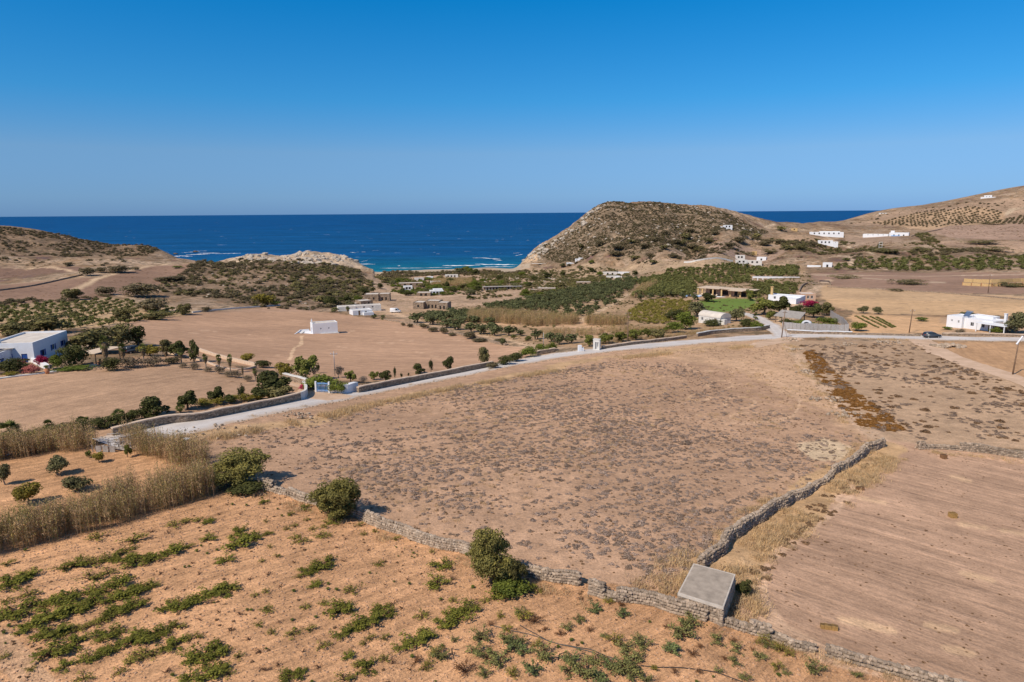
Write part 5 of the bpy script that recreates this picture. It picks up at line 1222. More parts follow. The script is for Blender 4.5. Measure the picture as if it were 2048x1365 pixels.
# ================================================================== vehicles
def vehicle(name, px, py, L, Wd, Hh, prof, label, paint, rz, cat, glass_z, hood=True):
    """body from a side profile: lower hull and tapered cabin, wheels in arches"""
    g = G(px, py); rt = empty(name, (g.x, g.y, g.z+.1), rz); tag(rt, label, cat)
    import bmesh
    low, cab = prof; bm = bmesh.new()
    def ext(pts, w0, w1, zt):
        a = []; b = []
        for x, z in pts:
            w = w0+(w1-w0)*max(0, min(1, (z-.6)/max(.01, zt-.6))); a.append(bm.verts.new((x*L, -w/2, z))); b.append(bm.verts.new((x*L, w/2, z)))
        n_ = len(pts); bm.faces.new(a); bm.faces.new(b[::-1])
        for i in range(n_): bm.faces.new((a[(i+1) % n_], a[i], b[i], b[(i+1) % n_]))
    ext(low, Wd, Wd*.97, 1.0); bmesh.ops.recalc_face_normals(bm, faces=bm.faces)
    bmesh.ops.bevel(bm, geom=bm.edges[:], offset=.06, segments=2, affect='EDGES')
    me = D.meshes.new('body'); bm.to_mesh(me); bm.free(); me.materials.append(M[paint]); me.polygons.foreach_set('use_smooth', np.ones(len(me.polygons), bool)); link(D.objects.new('body', me), rt)
    bm = bmesh.new(); ext(cab, Wd*.95, Wd*.74, Hh); bmesh.ops.recalc_face_normals(bm, faces=bm.faces); bmesh.ops.bevel(bm, geom=bm.edges[:], offset=.05, segments=2, affect='EDGES')
    me = D.meshes.new('cabin'); bm.to_mesh(me); bm.free(); me.materials.append(M[paint]); me.polygons.foreach_set('use_smooth', np.ones(len(me.polygons), bool)); link(D.objects.new('cabin', me), rt)
    zt = Hh-.12
    for sy in (-1, 1):
        def wy(z): return sy*(Wd*.95+(Wd*.74-Wd*.95)*max(0, min(1, (z-.6)/(Hh-.6))))/2+sy*.012
        for (a, b, a2, b2) in glass_z:
            V = [(a*L, wy(.98), .98), (b*L, wy(.98), .98), (b2*L, wy(zt), zt), (a2*L, wy(zt), zt)]; V += [(x, y-sy*.04, z) for x, y, z in V]
            MB().add(V, [(0,1,2,3),(7,6,5,4),(0,4,5,1),(1,5,6,2),(2,6,7,3),(3,7,4,0)]).obj('side_window', M['glass'], rt)
        for x in (-.31, .31):
            w = empty('wheel', (0, 0, 0)); w.parent = rt; w.location = (x*L, sy*(Wd/2-.09), .22)
            MB().tube([(0, -.12, 0), (0, .12, 0)], .33, 16).obj('tyre', M['rubber'], w); MB().tube([(0, -.13, 0), (0, .13, 0)], .2, 12).obj('rim', M['rim'], w)
        q = MB().box(.485*L, .505*L, sy*Wd*.36-.16, sy*Wd*.36+.16, .62, .78).obj('headlight', M['white'], rt)
        q = MB().box(-.505*L, -.485*L, sy*Wd*.38-.13, sy*Wd*.38+.13, .72, .95).obj('tail_light', M['redlight'], rt)
    c = sorted(cab); x0, x1 = min(x for x, z in cab), max(x for x, z in cab); tops = [p for p in cab if p[1] > Hh-.1]; t0, t1 = min(p[0] for p in tops), max(p[0] for p in tops)
    for nm, xb, xt in (('windscreen', x1, t1), ('rear_window', x0, t0)):
        s = 1 if xb > 0 else -1; V = []
        for f, wv in ((.25, .40), (.9, .36)):
            xx = (xb+(xt-xb)*f)*L+s*.03; zz = .95+(Hh-.95)*f; V += [(xx, -Wd*wv, zz), (xx, Wd*wv, zz)]
        V = [V[0], V[1], V[3], V[2]]; V += [(x-s*.05, y, z-.02) for x, y, z in V]
        MB().add(V, [(0,1,2,3),(7,6,5,4),(0,4,5,1),(1,5,6,2),(2,6,7,3),(3,7,4,0)]).obj(nm, M['glass'], rt)
    MB().box(-.02*L, .02*L, -Wd*.2, -Wd*.2+.001+Wd*.4, Hh-.005, Hh+.02).obj('roof_trim', M[paint], rt)
    return rt
gl = [(-.30, -.02, -.24, -.02), (.01, .22, .01, .14)]
vehicle('parked_car', 1863, 676, 4.3, 1.8, 1.5, ([(-.5,.35),(-.5,.85),(-.46,.98),(.22,.98),(.46,.82),(.5,.6),(.5,.3),(-.46,.25)], [(-.47,.9),(-.40,1.42),(-.30,1.5),(.08,1.5),(.26,.95)]), 'dark grey hatchback car driving on the pale road at right', 'carpaint', R(-2), 'car', gl)
vehicle('parked_van', 791, 626, 5.0, 1.95, 2.1, ([(-.5,.35),(-.5,1.0),(.34,1.0),(.48,.85),(.5,.35)], [(-.495,.9),(-.49,2.0),(-.46,2.1),(.16,2.1),(.36,.98)]), 'white van parked in the hamlet yard near the stone houses', 'vanpaint', R(2), 'van', [(.02, .25, .02, .16)])
vehicle('parked_car', 268, 706, 4.2, 1.8, 1.6, ([(-.5,.35),(-.5,.85),(-.46,.98),(.22,.98),(.46,.85),(.5,.6),(.5,.3),(-.46,.25)], [(-.47,.9),(-.42,1.5),(-.34,1.6),(.08,1.6),(.24,.95)]), 'dark parked car half hidden behind the garden palms', 'carpaint', R(60), 'car', gl)

# ================================================================== stone hut in the foreground
gb = G(1446, 1247); zr = gb.z+1.5
def onz(px, py, z): r = ray(px, py); t = (z-CAMZ)/r.z; return Vector((r.x*t, r.y*t, z))
FL, FR, BR, BL = onz(1355,1187,zr), onz(1447,1216,zr), onz(1471,1149,zr), onz(1387,1127,zr)
rt = empty('stone_hut', Vector((*((FL+BR)/2).xy, gb.z))); tag(rt, 'low stone hut with flat grey concrete roof where the field walls meet', 'hut'); oo = rt.location
cs = [FL, FR, BR, BL]; cn = (FL+BR)/2
def ring(f, z): return [Vector((*(cn+(c-cn)*f).xy, z))-oo for c in cs]
def loft(nm, rings, mat, capt=True):
    V = []; F = []
    for r_ in rings: V += r_
    for k in range(len(rings)-1):
        for i in range(4): F.append((k*4+i, k*4+(i+1) % 4, k*4+4+(i+1) % 4, k*4+4+i))
    F.append((len(V)-4, len(V)-3, len(V)-2, len(V)-1)); F.append((3, 2, 1, 0))
    return link(D.objects.new(nm, mesh(nm, V, F, M[mat])), rt)
sub = []
sl = loft('roof_slab', [ring(1.0, zr-.17), ring(1.0, zr)], 'grey_dk'); loft('roof_surface', [ring(.94, zr-.02), ring(.935, zr+.012)], 'grey')
loft('wall_core', [ring(.90, gb.z-1.2), ring(.90, zr-.172)], 'stonewall')
rs_ = np.random.RandomState(6); rr = random.Random(8)
wr = ring(.93, 0)
for a, b in ((0, 1), (1, 2), (2, 3), (3, 0)):
    A, B = wr[a], wr[b]; d = (B-A); Ln = Vector((d.x, d.y, 0)).length; u = Vector((d.x, d.y, 0))/Ln; zb = -0.5; nrow = 9
    for r_ in range(nrow):
        x = -rr.uniform(0, .2)
        while x < Ln:
            w_ = rr.uniform(.26, .55); o = D.objects.new('stone', STM[rr.randrange(8)]); o.parent = rt; c = A+u*min(Ln-.1, x+w_/2)
            o.location = (c.x, c.y, zb+(r_+.5)*(1.5-.17+.5)/nrow); o.scale = (w_*1.02, .3, .25*rr.uniform(.8, 1.1)); o.rotation_euler = (rr.uniform(-.08, .08), rr.uniform(-.08, .08), math.atan2(u.y, u.x)+rr.uniform(-.1, .1)); SC.collection.objects.link(o); x += w_*.95
# --- dry-stone field walls
WA = drywall('dry_stone_wall', [(527,972),(560,983),(600,998),(640,1013),(705,1030),(745,1046),(800,1068),(860,1090),(930,1105),(1000,1128),(1064,1150),(1117,1165),(1155,1171)], 'pale dry-stone wall running behind the three dark juniper bushes', .85, .55, .31, 290, seed=3)
WB = drywall('dry_stone_wall', [(1181,1186),(1228,1198),(1281,1207),(1333,1216),(1372,1226),(1410,1237)], 'dry-stone wall stretch joining the stone hut from the left', .85, .55, .31, 230, seed=4)
WC = drywall('dry_stone_wall', [(1450,1249),(1500,1266),(1524,1270),(1580,1289),(1625,1300)], 'dry-stone wall stretch leaving the stone hut to the right', .8, .55, .31, 200, seed=5)
WE = drywall('dry_stone_wall', [(1655,1306),(1700,1318),(1739,1328),(1831,1358),(1890,1378),(1990,1410)], 'half-collapsed dry-stone wall at the bottom right corner', .6, .55, .31, 220, seed=6)
WD = drywall('dry_stone_wall', [(1404,1136),(1420,1117),(1468,1078),(1492,1058),(1540,1027),(1580,1006),(1603,994),(1631,975),(1675,947),(1715,919),(1751,896),(1764,893)], 'dark diagonal dry-stone wall climbing from the hut to the field corner', .95, .55, .31, 290, seed=7)
WF = drywall('dry_stone_wall', [(1838,899),(1879,896),(1939,902),(1990,908),(2048,917),(2200,935)], 'dry-stone wall along the top of the stubble field at the right', .85, .55, .31, 200, seed=8)
# rubble heap and loose stones by the road
def heap(px, py, n_, rad, label, mat='stone', s0=.3, s1=.8, hh=.7, name='stone_heap', cat='stone heap'):
    g = G(px, py); rt = empty(name, g); tag(rt, label, cat); rr = random.Random(px)
    for i in range(n_):
        a = rr.uniform(0, 6.28); q = rad*rr.random()**.6; x, y = math.cos(a)*q*1.6, math.sin(a)*q
        o = D.objects.new('stone', STM[rr.randrange(8)]); o.parent = rt; z_ = float(hgt(g.x+x, g.y+y))-g.z; o.location = (x, y, z_+.1+max(0, 1-q/rad)*hh*rr.random()); s = rr.uniform(s0, s1); o.scale = (s, s*rr.uniform(.6, 1), s*rr.uniform(.5, .8)); o.rotation_euler = (rr.uniform(-.5, .5), rr.uniform(-.5, .5), rr.uniform(0, 6.28)); SC.collection.objects.link(o)
heap(1897, 694, 90, 2.6, 'heap of pale stones at the mouth of the dirt track', s0=.5, s1=1.1)
heap(1778, 686, 30, 2.2, 'scatter of pale stones on the verge left of the dirt track')
heap(1585, 681, 24, 2.0, 'few pale stones at the foot of the junction pole')
heap(602, 833, 26, 1.6, 'small pile of white stones on the grassy road verge', s0=.25, s1=.5)
heap(430, 866, 30, 4.0, 'line of small pale stones below the grassy verge', s0=.2, s1=.42, hh=.1)
heap(1690, 690, 22, 2.0, 'low patch of stones beside the road right of the junction', s0=.3, s1=.7)
for (px, py, n_, rd) in [(1590,700,16,1.2),(1613,745,22,1.6),(1655,800,26,2.0),(1690,830,24,1.8)]: heap(px, py, n_, rd, {1590:'pale rubble at the top of the rust-brown heath bank',1613:'pale rubble in the upper part of the rust-brown heath bank',1655:'pale rubble midway down the rust-brown heath bank',1690:'pale rubble low in the rust-brown heath bank'}[px], s0=.3, s1=.7, hh=.3)
# hay bales
def bale(px, py, wpx, label, mat='hay', asp=.5, rz=0):
    g = G(px, py); L = m(wpx, g); o = empty('hay_bale', g, rz); tag(o, label, 'hay bale'); h = L*asp
    b = MB(); 
    for i in range(5): b.box(-L/2+i*L/5+.01*(i % 2), -L/2+(i+1)*L/5-.01, -h*.5-(i % 2)*.015, h*.5+(i % 2)*.015, -.03, h*.85+(i % 2)*.02)
    b.obj('straw', M[mat], o)
    for y in (-.2, .2): MB().box(-L/2-.02, L/2+.02, y*h-.015, y*h+.015, h*.85+.022, h*.85+.035).obj('twine', M['rubber'], o)
bale(1887, 917, 10, 'small brown hay bale below the upper right stone wall', 'hay_dk', .9)
bale(1905, 1035, 13, 'square golden hay bale in the middle of the stubble field', 'hay', .85)
bale(1658, 1258, 32, 'long flattened hay bale nearest the corner of the stubble field', 'hay', .3, R(-14))
bale(1720, 980, 15, 'dark old hay bale near the diagonal wall', 'hay_dk', .45)
WT = []
for i, (px, py, wp) in enumerate([(1653,1085,13),(1644,1090,8),(1731,1104,11),(1771,1109,9),(1807,1033,9),(1784,1050,8),(1757,1030,9),(1864,1092,9),(1936,1158,9),(1945,1160,7),(1852,1062,10),(1790,1054,8),(1803,1118,7),(1605,1110,7),(1683,1098,9),(1789,1286,9),(1845,1148,8),(1857,1150,8),(1847,1325,12),(1934,1252,11),(1933,1290,9),(1648,1050,9),(1613,1053,8),(2020,1100,8),(2000,1190,9),(1740,1260,8)]):
    WT.append(P('heath', px, py, wp, wp*.55, 'small brown weed tuft in the mown stubble field', 'weed tufts in the stubble field'))
# broken timber lattice
g = G(222, 900); rt = empty('broken_trellis', g); tag(rt, 'collapsed grey timber trellis between two cane thickets', 'trellis'); rr = random.Random(2)
for i in range(26):
    a = Vector((rr.uniform(-1.8, 1.4), rr.uniform(-.8, .8), rr.uniform(0, 1.9))); b_ = a+Vector((rr.uniform(.6, 2.4), rr.uniform(-.3, .3), rr.uniform(-1.0, .2)))
    if i % 3 == 0: b_ = a+Vector((rr.uniform(-.1, .1), rr.uniform(-.1, .1), -a.z-.1))
    b_.z = max(b_.z, -.05); MB().tube([a, b_], .055, 5).obj('timber', M['wood_grey'], rt)
for i in range(3): MB().box(-1.2+i*.8, -.6+i*.8, -.9, -.85, 0, .8).obj('board', M['wood_grey'], rt)
for (px, py, lb) in [(352,880,'flat pale sheet of rubbish on the verge, left one of two'),(370,881,'flat pale sheet of rubbish on the verge, right one of two')]:
    g = G(px, py); o = MB().add([(-.45,-.3,.1),(.4,-.35,.05),(.5,.3,.2),(-.35,.35,.28),(-.45,-.3,.06),(.4,-.35,.01),(.5,.3,.15),(-.35,.35,.23)], [(0,1,2,3),(7,6,5,4),(0,4,5,1),(1,5,6,2),(2,6,7,3),(3,7,4,0)]).obj('rubbish_sheet', M['pale_plastic'], None, loc=g); tag(o, lb, 'rubbish')
# pots
def pot(px, py, wpx, hpx, label, plant=True):
    g = G(px, py); w_ = m(wpx, g); h = m(hpx, g); o = empty('clay_pot', g); tag(o, label, 'plant pot')
    MB().tube([(0, 0, 0), (0, 0, h*.25), (0, 0, h*.6), (0, 0, h*.62), (0, 0, h*.7)], [w_*.28, w_*.42, w_*.5, w_*.42, w_*.46], 14).obj('jar', M['terracotta'], o, smooth=True)
    if plant: put('gbush', (g.x, g.y, g.z+h*.68), w_*1.0, h*.5, label.replace('pot', 'pot plant in a jar') if False else 'green plant growing in the '+('large' if wpx > 8 else 'small')+' terracotta jar', cat='plant', name='potted_plant')
pot(95, 748, 10, 15, 'large terracotta jar on the corner of the garden path'); pot(200, 729, 7, 9, 'small terracotta jar beside the canopy in the garden')
# irrigation hoses
def hose(pts, label, r=.035):
    L = smooth_line(gline(pts, step=20), .5); L = L+np.c_[fbm(L[:, 0], L[:, 1], 2, 2, 5)-.5, fbm(L[:, 0], L[:, 1], 2, 2, 6)-.5]*.5; z = hgt(L[:, 0], L[:, 1])+.05
    o = MB().tube([Vector((*q, zz))-Vector((*L[0], z[0])) for q, zz in zip(L, z)], r, 4).obj('irrigation_hose', M['hose'], None, loc=(*L[0], z[0])); tag(o, label, 'hose')
hose([(973,1252),(1040,1264),(1100,1285),(1180,1300),(1245,1322)], 'black irrigation hose crossing the upper part of the kitchen garden')
hose([(1040,1250),(1062,1266),(1090,1282),(1150,1296),(1230,1320)], 'second black hose running just beside the upper irrigation hose')
hose([(1280,1336),(1360,1338),(1440,1350),(1500,1372)], 'black irrigation hose at the lower right of the kitchen garden')
hose([(922,1300),(912,1293),(905,1305),(907,1318),(920,1314)], 'black hose end bent into a loop at the vineyard corner', .03)
hose([(1115,1320),(1116,1308),(1122,1300),(1130,1302)], 'short curl of black hose in the kitchen garden', .03)

# ================================================================== big plants
P('juniper', 480, 968, 108, 66, 'wide dark juniper bush at the left end of the dry-stone wall')
P('juniper', 678, 1034, 106, 78, 'round juniper bush interrupting the dry-stone wall, middle one of three')
P('juniper', 984, 1166, 88, 112, 'tall column-like juniper bush nearest the viewer on the dry-stone wall')
P('juniper_dk', 1030, 1172, 52, 56, 'low dark juniper growth leaning right from the tall juniper')
P('bushy', 496, 986, 74, 18, 'low dense green mat in front of the wide juniper')
P('hedge', 1022, 1190, 72, 28, 'dark green leafy mound at the foot of the tall juniper')
P('carob', 1487, 1192, 28, 36, 'small leafy fig bush behind the right side of the stone hut')
for a in [
 ('wild',185,706,84,48,'large olive-brown tree crown behind the big white house'),('wild',243,694,50,46,'rounded olive-green tree behind the canopy, left of two'),('carob',276,692,44,38,'rounded darker tree behind the canopy, right of two'),
 ('wild',90,666,86,34,'wide scrubby tree behind the roof of the big white house'),('wild',25,672,60,26,'scrubby tree at the far left edge behind the white house'),
 ('bushy',147,735,56,44,'dense dark green bush on the lawn bed before the white house'),('hedge',114,738,28,28,'lighter green bush beside the crimson bougainvillea'),
 ('bougain',85,733,27,22,'crimson bougainvillea at the foot of the white house stair'),('blossom',62,748,32,18,'pink-brown flowering shrub in the left planter'),
 ('bushy',28,744,62,26,'dark hedge below the slatted pergola'),('blossom',42,730,24,12,'reddish flowers along the edge of the slatted pergola'),('gbush',144,738,78,7,'low bright green ground cover in the planter'),('ybush',20,752,34,9,'yellow-green low plants at the left planter edge'),
 ('bushy',222,742,40,26,'dark shrub at the foot of the tallest palm'),('greybush',262,736,52,22,'brownish shrub mass right of the tallest palm'),('greybush',306,732,46,20,'brown rounded shrub between two shaggy palms'),('dark',346,728,34,13,'dark low shrub beside the palm drive'),
 ('wild',334,712,24,33,'slim wind-bent tree at the corner of the chapel field'),('yellow',300,712,40,22,'yellow-green shrubby tree above the palm drive'),('carob',356,716,38,34,'dark leafy tree on the palm drive, left'),('carob',388,724,24,42,'conical dark tree on the palm drive'),
 ('carob',540,792,72,50,'large dark sprawling tree behind the roadside wall'),('carob',516,800,40,26,'dark bush leaning left from the sprawling tree'),('wild',556,798,52,26,'dark bush at the right foot of the sprawling tree'),
 ('cypress',484,800,15,32,'small dark cypress left of the sprawling tree'),('carob',433,806,36,32,'dark round tree behind the roadside wall, left of a small palm'),
 ('carob',313,834,62,44,'broad dark tree by the wall at the corner of the bare field'),('carob',376,820,42,38,'twin-trunked spreading tree behind the roadside wall'),
 ('fig',612,760,48,46,'tall light green tree left of the blue gate'),('yellow',570,756,36,30,'yellow-green tree beside the tall light green tree'),('cypress',636,746,8,20,'thin dark cypress behind the blue gate'),
 ('grey',677,756,24,24,'bare grey tree behind the gate bush'),('grey',628,754,22,20,'bare grey twiggy tree beside the light green tree'),
 ('fig',702,766,22,24,'small green tree right of the gate bush'),('grey',728,766,20,14,'small grey bush between two green trees by the road'),('fig',748,760,18,16,'small round green tree by the road'),('carob',772,764,24,24,'spiky dark green tree by the road wall'),
 ('cypress',790,759,6,26,'pencil-thin cypress by the road, tallest of a row'),('cypress',803,756,5,11,'short small cypress, middle of a row'),('cypress',817,753,4,8,'tiny cypress, last of a row'),
 ('carob',839,748,29,22,'round-headed small tree on the roadside wall'),('cypress',862,745,10,26,'narrow dark cypress beside the round-headed tree'),('carob',900,740,27,26,'dark flat-branched pine-like tree on the roadside wall'),('wild',968,731,22,37,'tall irregular green tree at the wall end'),
 ('dark',986,737,26,12,'low grey-green bush at the end of the roadside wall'),('bushy',1010,730,32,18,'dark green roadside hedge, lowest part'),('bushy',1032,724,34,18,'dark green roadside hedge, second part'),('hedge',1058,715,34,22,'dark green roadside hedge, tallest part'),('hedge',1084,708,26,20,'dark green roadside hedge behind the lamp pole'),('hedge',1104,702,22,18,'dark green roadside hedge, upper end'),
 ('olive',115,950,38,38,'small grey-green olive tree in the orange orchard, upper of two'),('olive',153,982,48,30,'small grey-green olive tree in the orange orchard, lower of two'),('olive',10,970,26,42,'olive tree cut by the left edge of the photo'),
 ('yellow',58,1008,50,40,'bright yellow-green young tree behind the long cane thicket'),('fig',178,916,12,14,'tiny young tree near the broken trellis'),('yellow',198,926,22,22,'yellowish young tree near the broken trellis'),('fig',256,915,16,26,'small green tree right of the broken trellis'),
 ('olive',1393,634,38,30,'round grey olive tree at the left end of the vaulted house'),('olive',1474,643,36,24,'dark round olive tree right of the vaulted house'),('bushy',1425,652,40,12,'dark hedge along the vaulted house'),
 ('fig',1526,630,52,32,'light green half of the big tree group by the driveway'),('carob',1560,628,42,34,'dark green half of the big tree group by the driveway'),('fig',1540,640,18,18,'small round tree by the driveway bend'),
 ('carob',1594,632,26,22,'dark tree left of the red bougainvillea'),('carob',1628,636,36,28,'spreading dark tree among the garden bushes'),('wild',1653,632,26,27,'brownish palm-like tree at the garden corner'),
 ('bougain',1618,614,34,13,'dark red bougainvillea bank below the pink house'),('hedge',1612,658,50,16,'bright green hedge behind the cane fence, left part'),('hedge',1655,652,48,16,'bright green hedge behind the cane fence, right part'),
 ('bushy',1574,654,26,16,'dark green shrub at the start of the cane fence'),('hedge',1513,660,26,18,'bright green bush at the white-coped wall'),('bushy',1494,656,34,18,'dark bush beside the white-coped wall'),
 ('bushy',1352,640,40,20,'dark green bush mass left of the olive tree'),('hedge',1374,660,40,36,'large green bush behind the roadside weeds'),('hedge',1346,666,36,22,'green bush behind the roadside weeds, left'),
 ('carob',1413,604,30,18,'small tree before the terrace of the pergola villa'),('fig',1500,602,18,22,'small tree at the right end of the pergola villa'),('bougain',1427,590,16,9,'red bougainvillea under the pergola roof, left'),('bougain',1460,590,14,8,'red bougainvillea under the pergola roof, right'),
 ('olive',1727,627,20,14,'small round olive tree in the tan field, left of two'),('olive',1756,629,21,15,'small round olive tree in the tan field, right of two'),('hedge',1716,662,33,17,'green roadside bush at the end of the cane fence'),
 ('olive',2032,668,48,42,'wide dark tree at the right end of the white house'),('olive',1935,634,30,10,'tree top showing behind the roof of the right white house'),('gbush',1845,643,24,8,'bright green patch left of the right white house'),('hedge',1992,668,22,13,'round green bush before the porch'),
 ('greybush',1920,668,22,10,'grey bush before the left front of the right white house'),('gbush',1896,660,20,6,'low green strip by the right white house'),('gbush',1668,667,22,6,'small green tuft against the white-coped wall'),
 ('fig',1178,694,28,24,'leafy tree right behind the service pillar'),('fig',1211,688,30,20,'leafy tree right of the service pillar, first of three'),('fig',1240,684,30,20,'leafy tree right of the service pillar, second of three'),('fig',1270,681,30,22,'leafy tree right of the tall wooden pole'),('fig',1297,676,22,18,'darker leafy tree before the tan weeds'),('wild',1316,678,30,20,'yellow-brown bush behind the roadside wall'),
 ('orchard_dk',1075,679,24,19,'dark round fruit tree beside the lamp pole'),('orchard_dk',1102,684,26,19,'fruit tree left of the service pillar, first of three'),('orchard_dk',1119,690,28,22,'fruit tree left of the service pillar, second of three'),('orchard_dk',1142,687,28,20,'fruit tree left of the service pillar, third of three'),
 ('orchard_dk',1006,691,18,14,'small round tree at the corner of the chapel field'),('orchard',1027,679,14,10,'small tree above the thin field wall'),('orchard',1056,682,14,10,'small tree left of the dark round fruit tree'),('orchard_dk',1042,673,18,13,'pale young tree above the thin field wall'),
 ('yellow',530,612,40,24,'large round bush at the top corner of the chapel field'),('gbush',550,612,24,10,'low pale green shrub right of the large round bush'),
 ('dark',210,590,38,16,'dark round shrub by the sandy track'),('wild',144,600,40,22,'dark twiggy tree at the lower end of the brown slope'),('dark',280,594,72,26,'broad dark shrub mass left of the bushy hill'),('dark',174,552,30,16,'dark shrub pair by the field track'),('dark',201,546,20,11,'dark shrub right of the pair by the field track'),('dark',238,545,48,13,'wide flat dark shrub under the sandy ridge track'),
 ('dark',137,532,19,7,'small dark shrub on the far brown field'),('dark',341,562,56,9,'flat shrub patch on the brown ridge'),('dark',310,624,60,26,'dark tree clump at the track fork'),('wild',369,630,28,22,'green-brown tree beside the lower track'),('wild',249,642,42,26,'tree among the vine orchard rows'),('wild',315,640,52,15,'wide green bush at the orchard corner'),
 ('dark',413,624,18,10,'small dark bush beside the lower track'),('gbush',357,537,22,5,'round green patch on the sandy ridge'),
]: P(*a)
for (px, py, w_, h_, lb) in [(214,736,40,72,'tallest palm with shaggy trunk by the garden canopy'),(248,728,32,46,'palm second from the tallest, beside the canopy'),(288,724,28,40,'shaggy palm right of the canopy'),(363,726,24,32,'palm between two dark trees on the drive'),
  (412,735,22,30,'shaggy palm on the drive, first of a line of four'),(439,738,24,32,'shaggy palm on the drive, second of a line of four'),(461,745,24,40,'yellow-green palm, third of a line of four'),(511,760,20,26,'shaggy palm on the drive, last of a line'),
  (848-10,632,22,18,'palm beside the field track') ,(696,628,18,17,'palm beside the grey sheds, right'),]: 
    if px == 838: continue
    P('palm', px, py, w_, h_, lb)
P('palm', 696, 628, 18, 20, 'dark palm against the grey shed at the field corner') if False else None
for (px, py, w_, h_, lb) in [(20,880,50,50,'short fan palm at the left edge before the cane thicket'),(96,858,26,24,'small palm poking above the cane thicket, first of three'),(165,850,30,26,'small palm poking above the cane thicket, second of three'),(238,840,30,30,'small palm by the start of the roadside wall'),
  (361,827,24,28,'small palm between the broad tree and the twin-trunked tree'),(458,808,24,28,'dark small palm left of the cypress'),(670,624,18,12,'small palm left of the grey shed'),(748,638,16,12,'small palm at the wall below the white yard house'),(766,640,14,12,'small palm just right of the wall palm'),(1511,640,12,18,'young banana-like palm by the driveway')]: P('palm_short', px, py, w_, h_, lb)
for (px, py, w_, h_, lb) in [(332,717,14,18,'leafless shaggy palm stump on the drive'),(486,754,12,24,'bare shaggy palm trunk between round shrubs')]: P('palm_dead', px, py, w_, h_, lb)
P('palm', 736, 1, 1, 1, '') if False else None
for i, (px, py, w_, h_) in enumerate([(390,740,24,14),(416,744,20,10),(441,748,25,16),(458,754,22,12),(472,756,24,16),(497,763,22,13),(366,736,20,10)]):
    P('greybush', px, py, w_, h_, ['first','second','largest','fourth','fifth','last','leftmost low'][i]+' of the rounded grey-brown shrubs lining the palm drive', 'rounded shrubs along the palm drive')
P('bushy', 524, 736, 30, 15, 'grey-green shrub at the end of the garden wall'); P('yellow', 496, 726, 26, 18, 'small green tree behind the garden wall'); P('hedge', 640, 779, 58, 30, 'bright green bush climbing over the blue gate, left part', name='gate_bush', rz=0); P('hedge', 674, 787, 36, 28, 'bright green bush over the gate post, right part', name='gate_bush')
P('bougain', 607, 779, 20, 11, 'red flowers hanging over the curved white gateway wall')
for (px, py, w_) in [(410,812,36),(438,810,34),(466,806,36),(494,802,34),(520,800,30),(545,798,30)]: P('ybush', px, py, w_, 15, 'yellow-brown bush of the row behind the roadside wall', 'yellow-brown bushes behind the roadside wall')
for (px, py, w_) in [(60,884,40),(90,876,44),(125,868,44),(160,862,44),(200,857,44),(235,850,40),(265,842,34),(290,838,30)]: P('bushy', px, py, w_, 22, 'grey-green bush of the low hedge behind the cane thicket', 'hedge bushes behind the cane thicket')
for (px, py, w_, h_) in [(806,652,10,6),(820,655,14,7),(846,657,18,10),(867,664,22,9),(888,668,18,13),(905,672,18,6),(940,678,26,14),(1000,684,26,6),(960,684,30,7)]: P('dark', px, py, w_, h_, 'small dark shrub along the thin pale field wall', 'shrubs along the pale field wall')
RO = []
for (px, py) in [(835,646),(866,650),(893,656),(916,660),(942,665),(968,669),(990,672),(1018,672),(985,664)]: RO.append(P('orchard_dk', px, py, 31, 20, 'dense green fruit tree', 'fruit trees in the row above the pale field wall'))

HT = "760,578,12,10;772,566,14,9;785,572,12,9;796,566,10,8;803,588,16,9;815,592,20,8;842,578,14,9;852,588,12,9;868,580,14,8;893,575,12,10;905,585,18,9;925,578,16,9;940,590,20,10;948,572,16,8;958,583,16,10;900,566,14,8;880,560,12,8;920,548,22,10;935,546,20,11;950,549,16,9;1000,560,14,8;1015,568,14,8;1030,577,18,9;1052,590,16,10;1060,575,14,9;1068,562,12,9;1120,575,14,9;1130,566,12,8;1045,553,14,8;1095,556,16,9;1125,552,14,8;1150,580,14,8;1190,572,14,8;1200,552,12,8;1185,545,14,8;1270,552,12,9;1160,540,16,8;1125,536,12,8;1183,528,10,7;940,600,14,8;728,590,18,12;745,586,14,10;700,615,18,12;715,604,18,11;690,606,22,13;660,612,30,16;640,608,26,14"
HTO = []; HSO = []
for i, e in enumerate(HT.split(';')):
    px, py, w_, h_ = map(int, e.split(',')); HTO.append(P(('bushy', 'hedge', 'farshrub_g', 'carob', 'olive')[i*7 % 5] if i % 5 else 'bushy', px, py, w_*1.15, h_*1.15, 'green garden tree or bush standing among the beach hamlet houses', 'garden trees and bushes of the beach hamlet'))
HS_ = "1165,498,20,10;1200,492,24,11;1235,500,26,12;1262,488,18,9;1290,497,24,10;1310,484,20,10;1330,500,26,10;1352,488,22,9;1300,515,20,8;1270,520,26,8;1230,512,30,9;1385,497,24,9;1370,478,26,12;1460,495,26,10;1480,486,30,12;1510,478,28,11;1530,492,30,10;1560,488,24,8;1575,500,30,9;1620,492,26,9;1345,516,22,8;1310,528,26,8;1330,470,16,8;1380,466,22,9;1560,462,28,9;1430,470,18,7"
for i, e in enumerate(HS_.split(';')):
    px, py, w_, h_ = map(int, e.split(',')); HSO.append(P('dark' if i % 3 else 'farshrub_g', px, py, w_, h_, 'dark shrub', 'large shrubs at the foot of the central headland'))
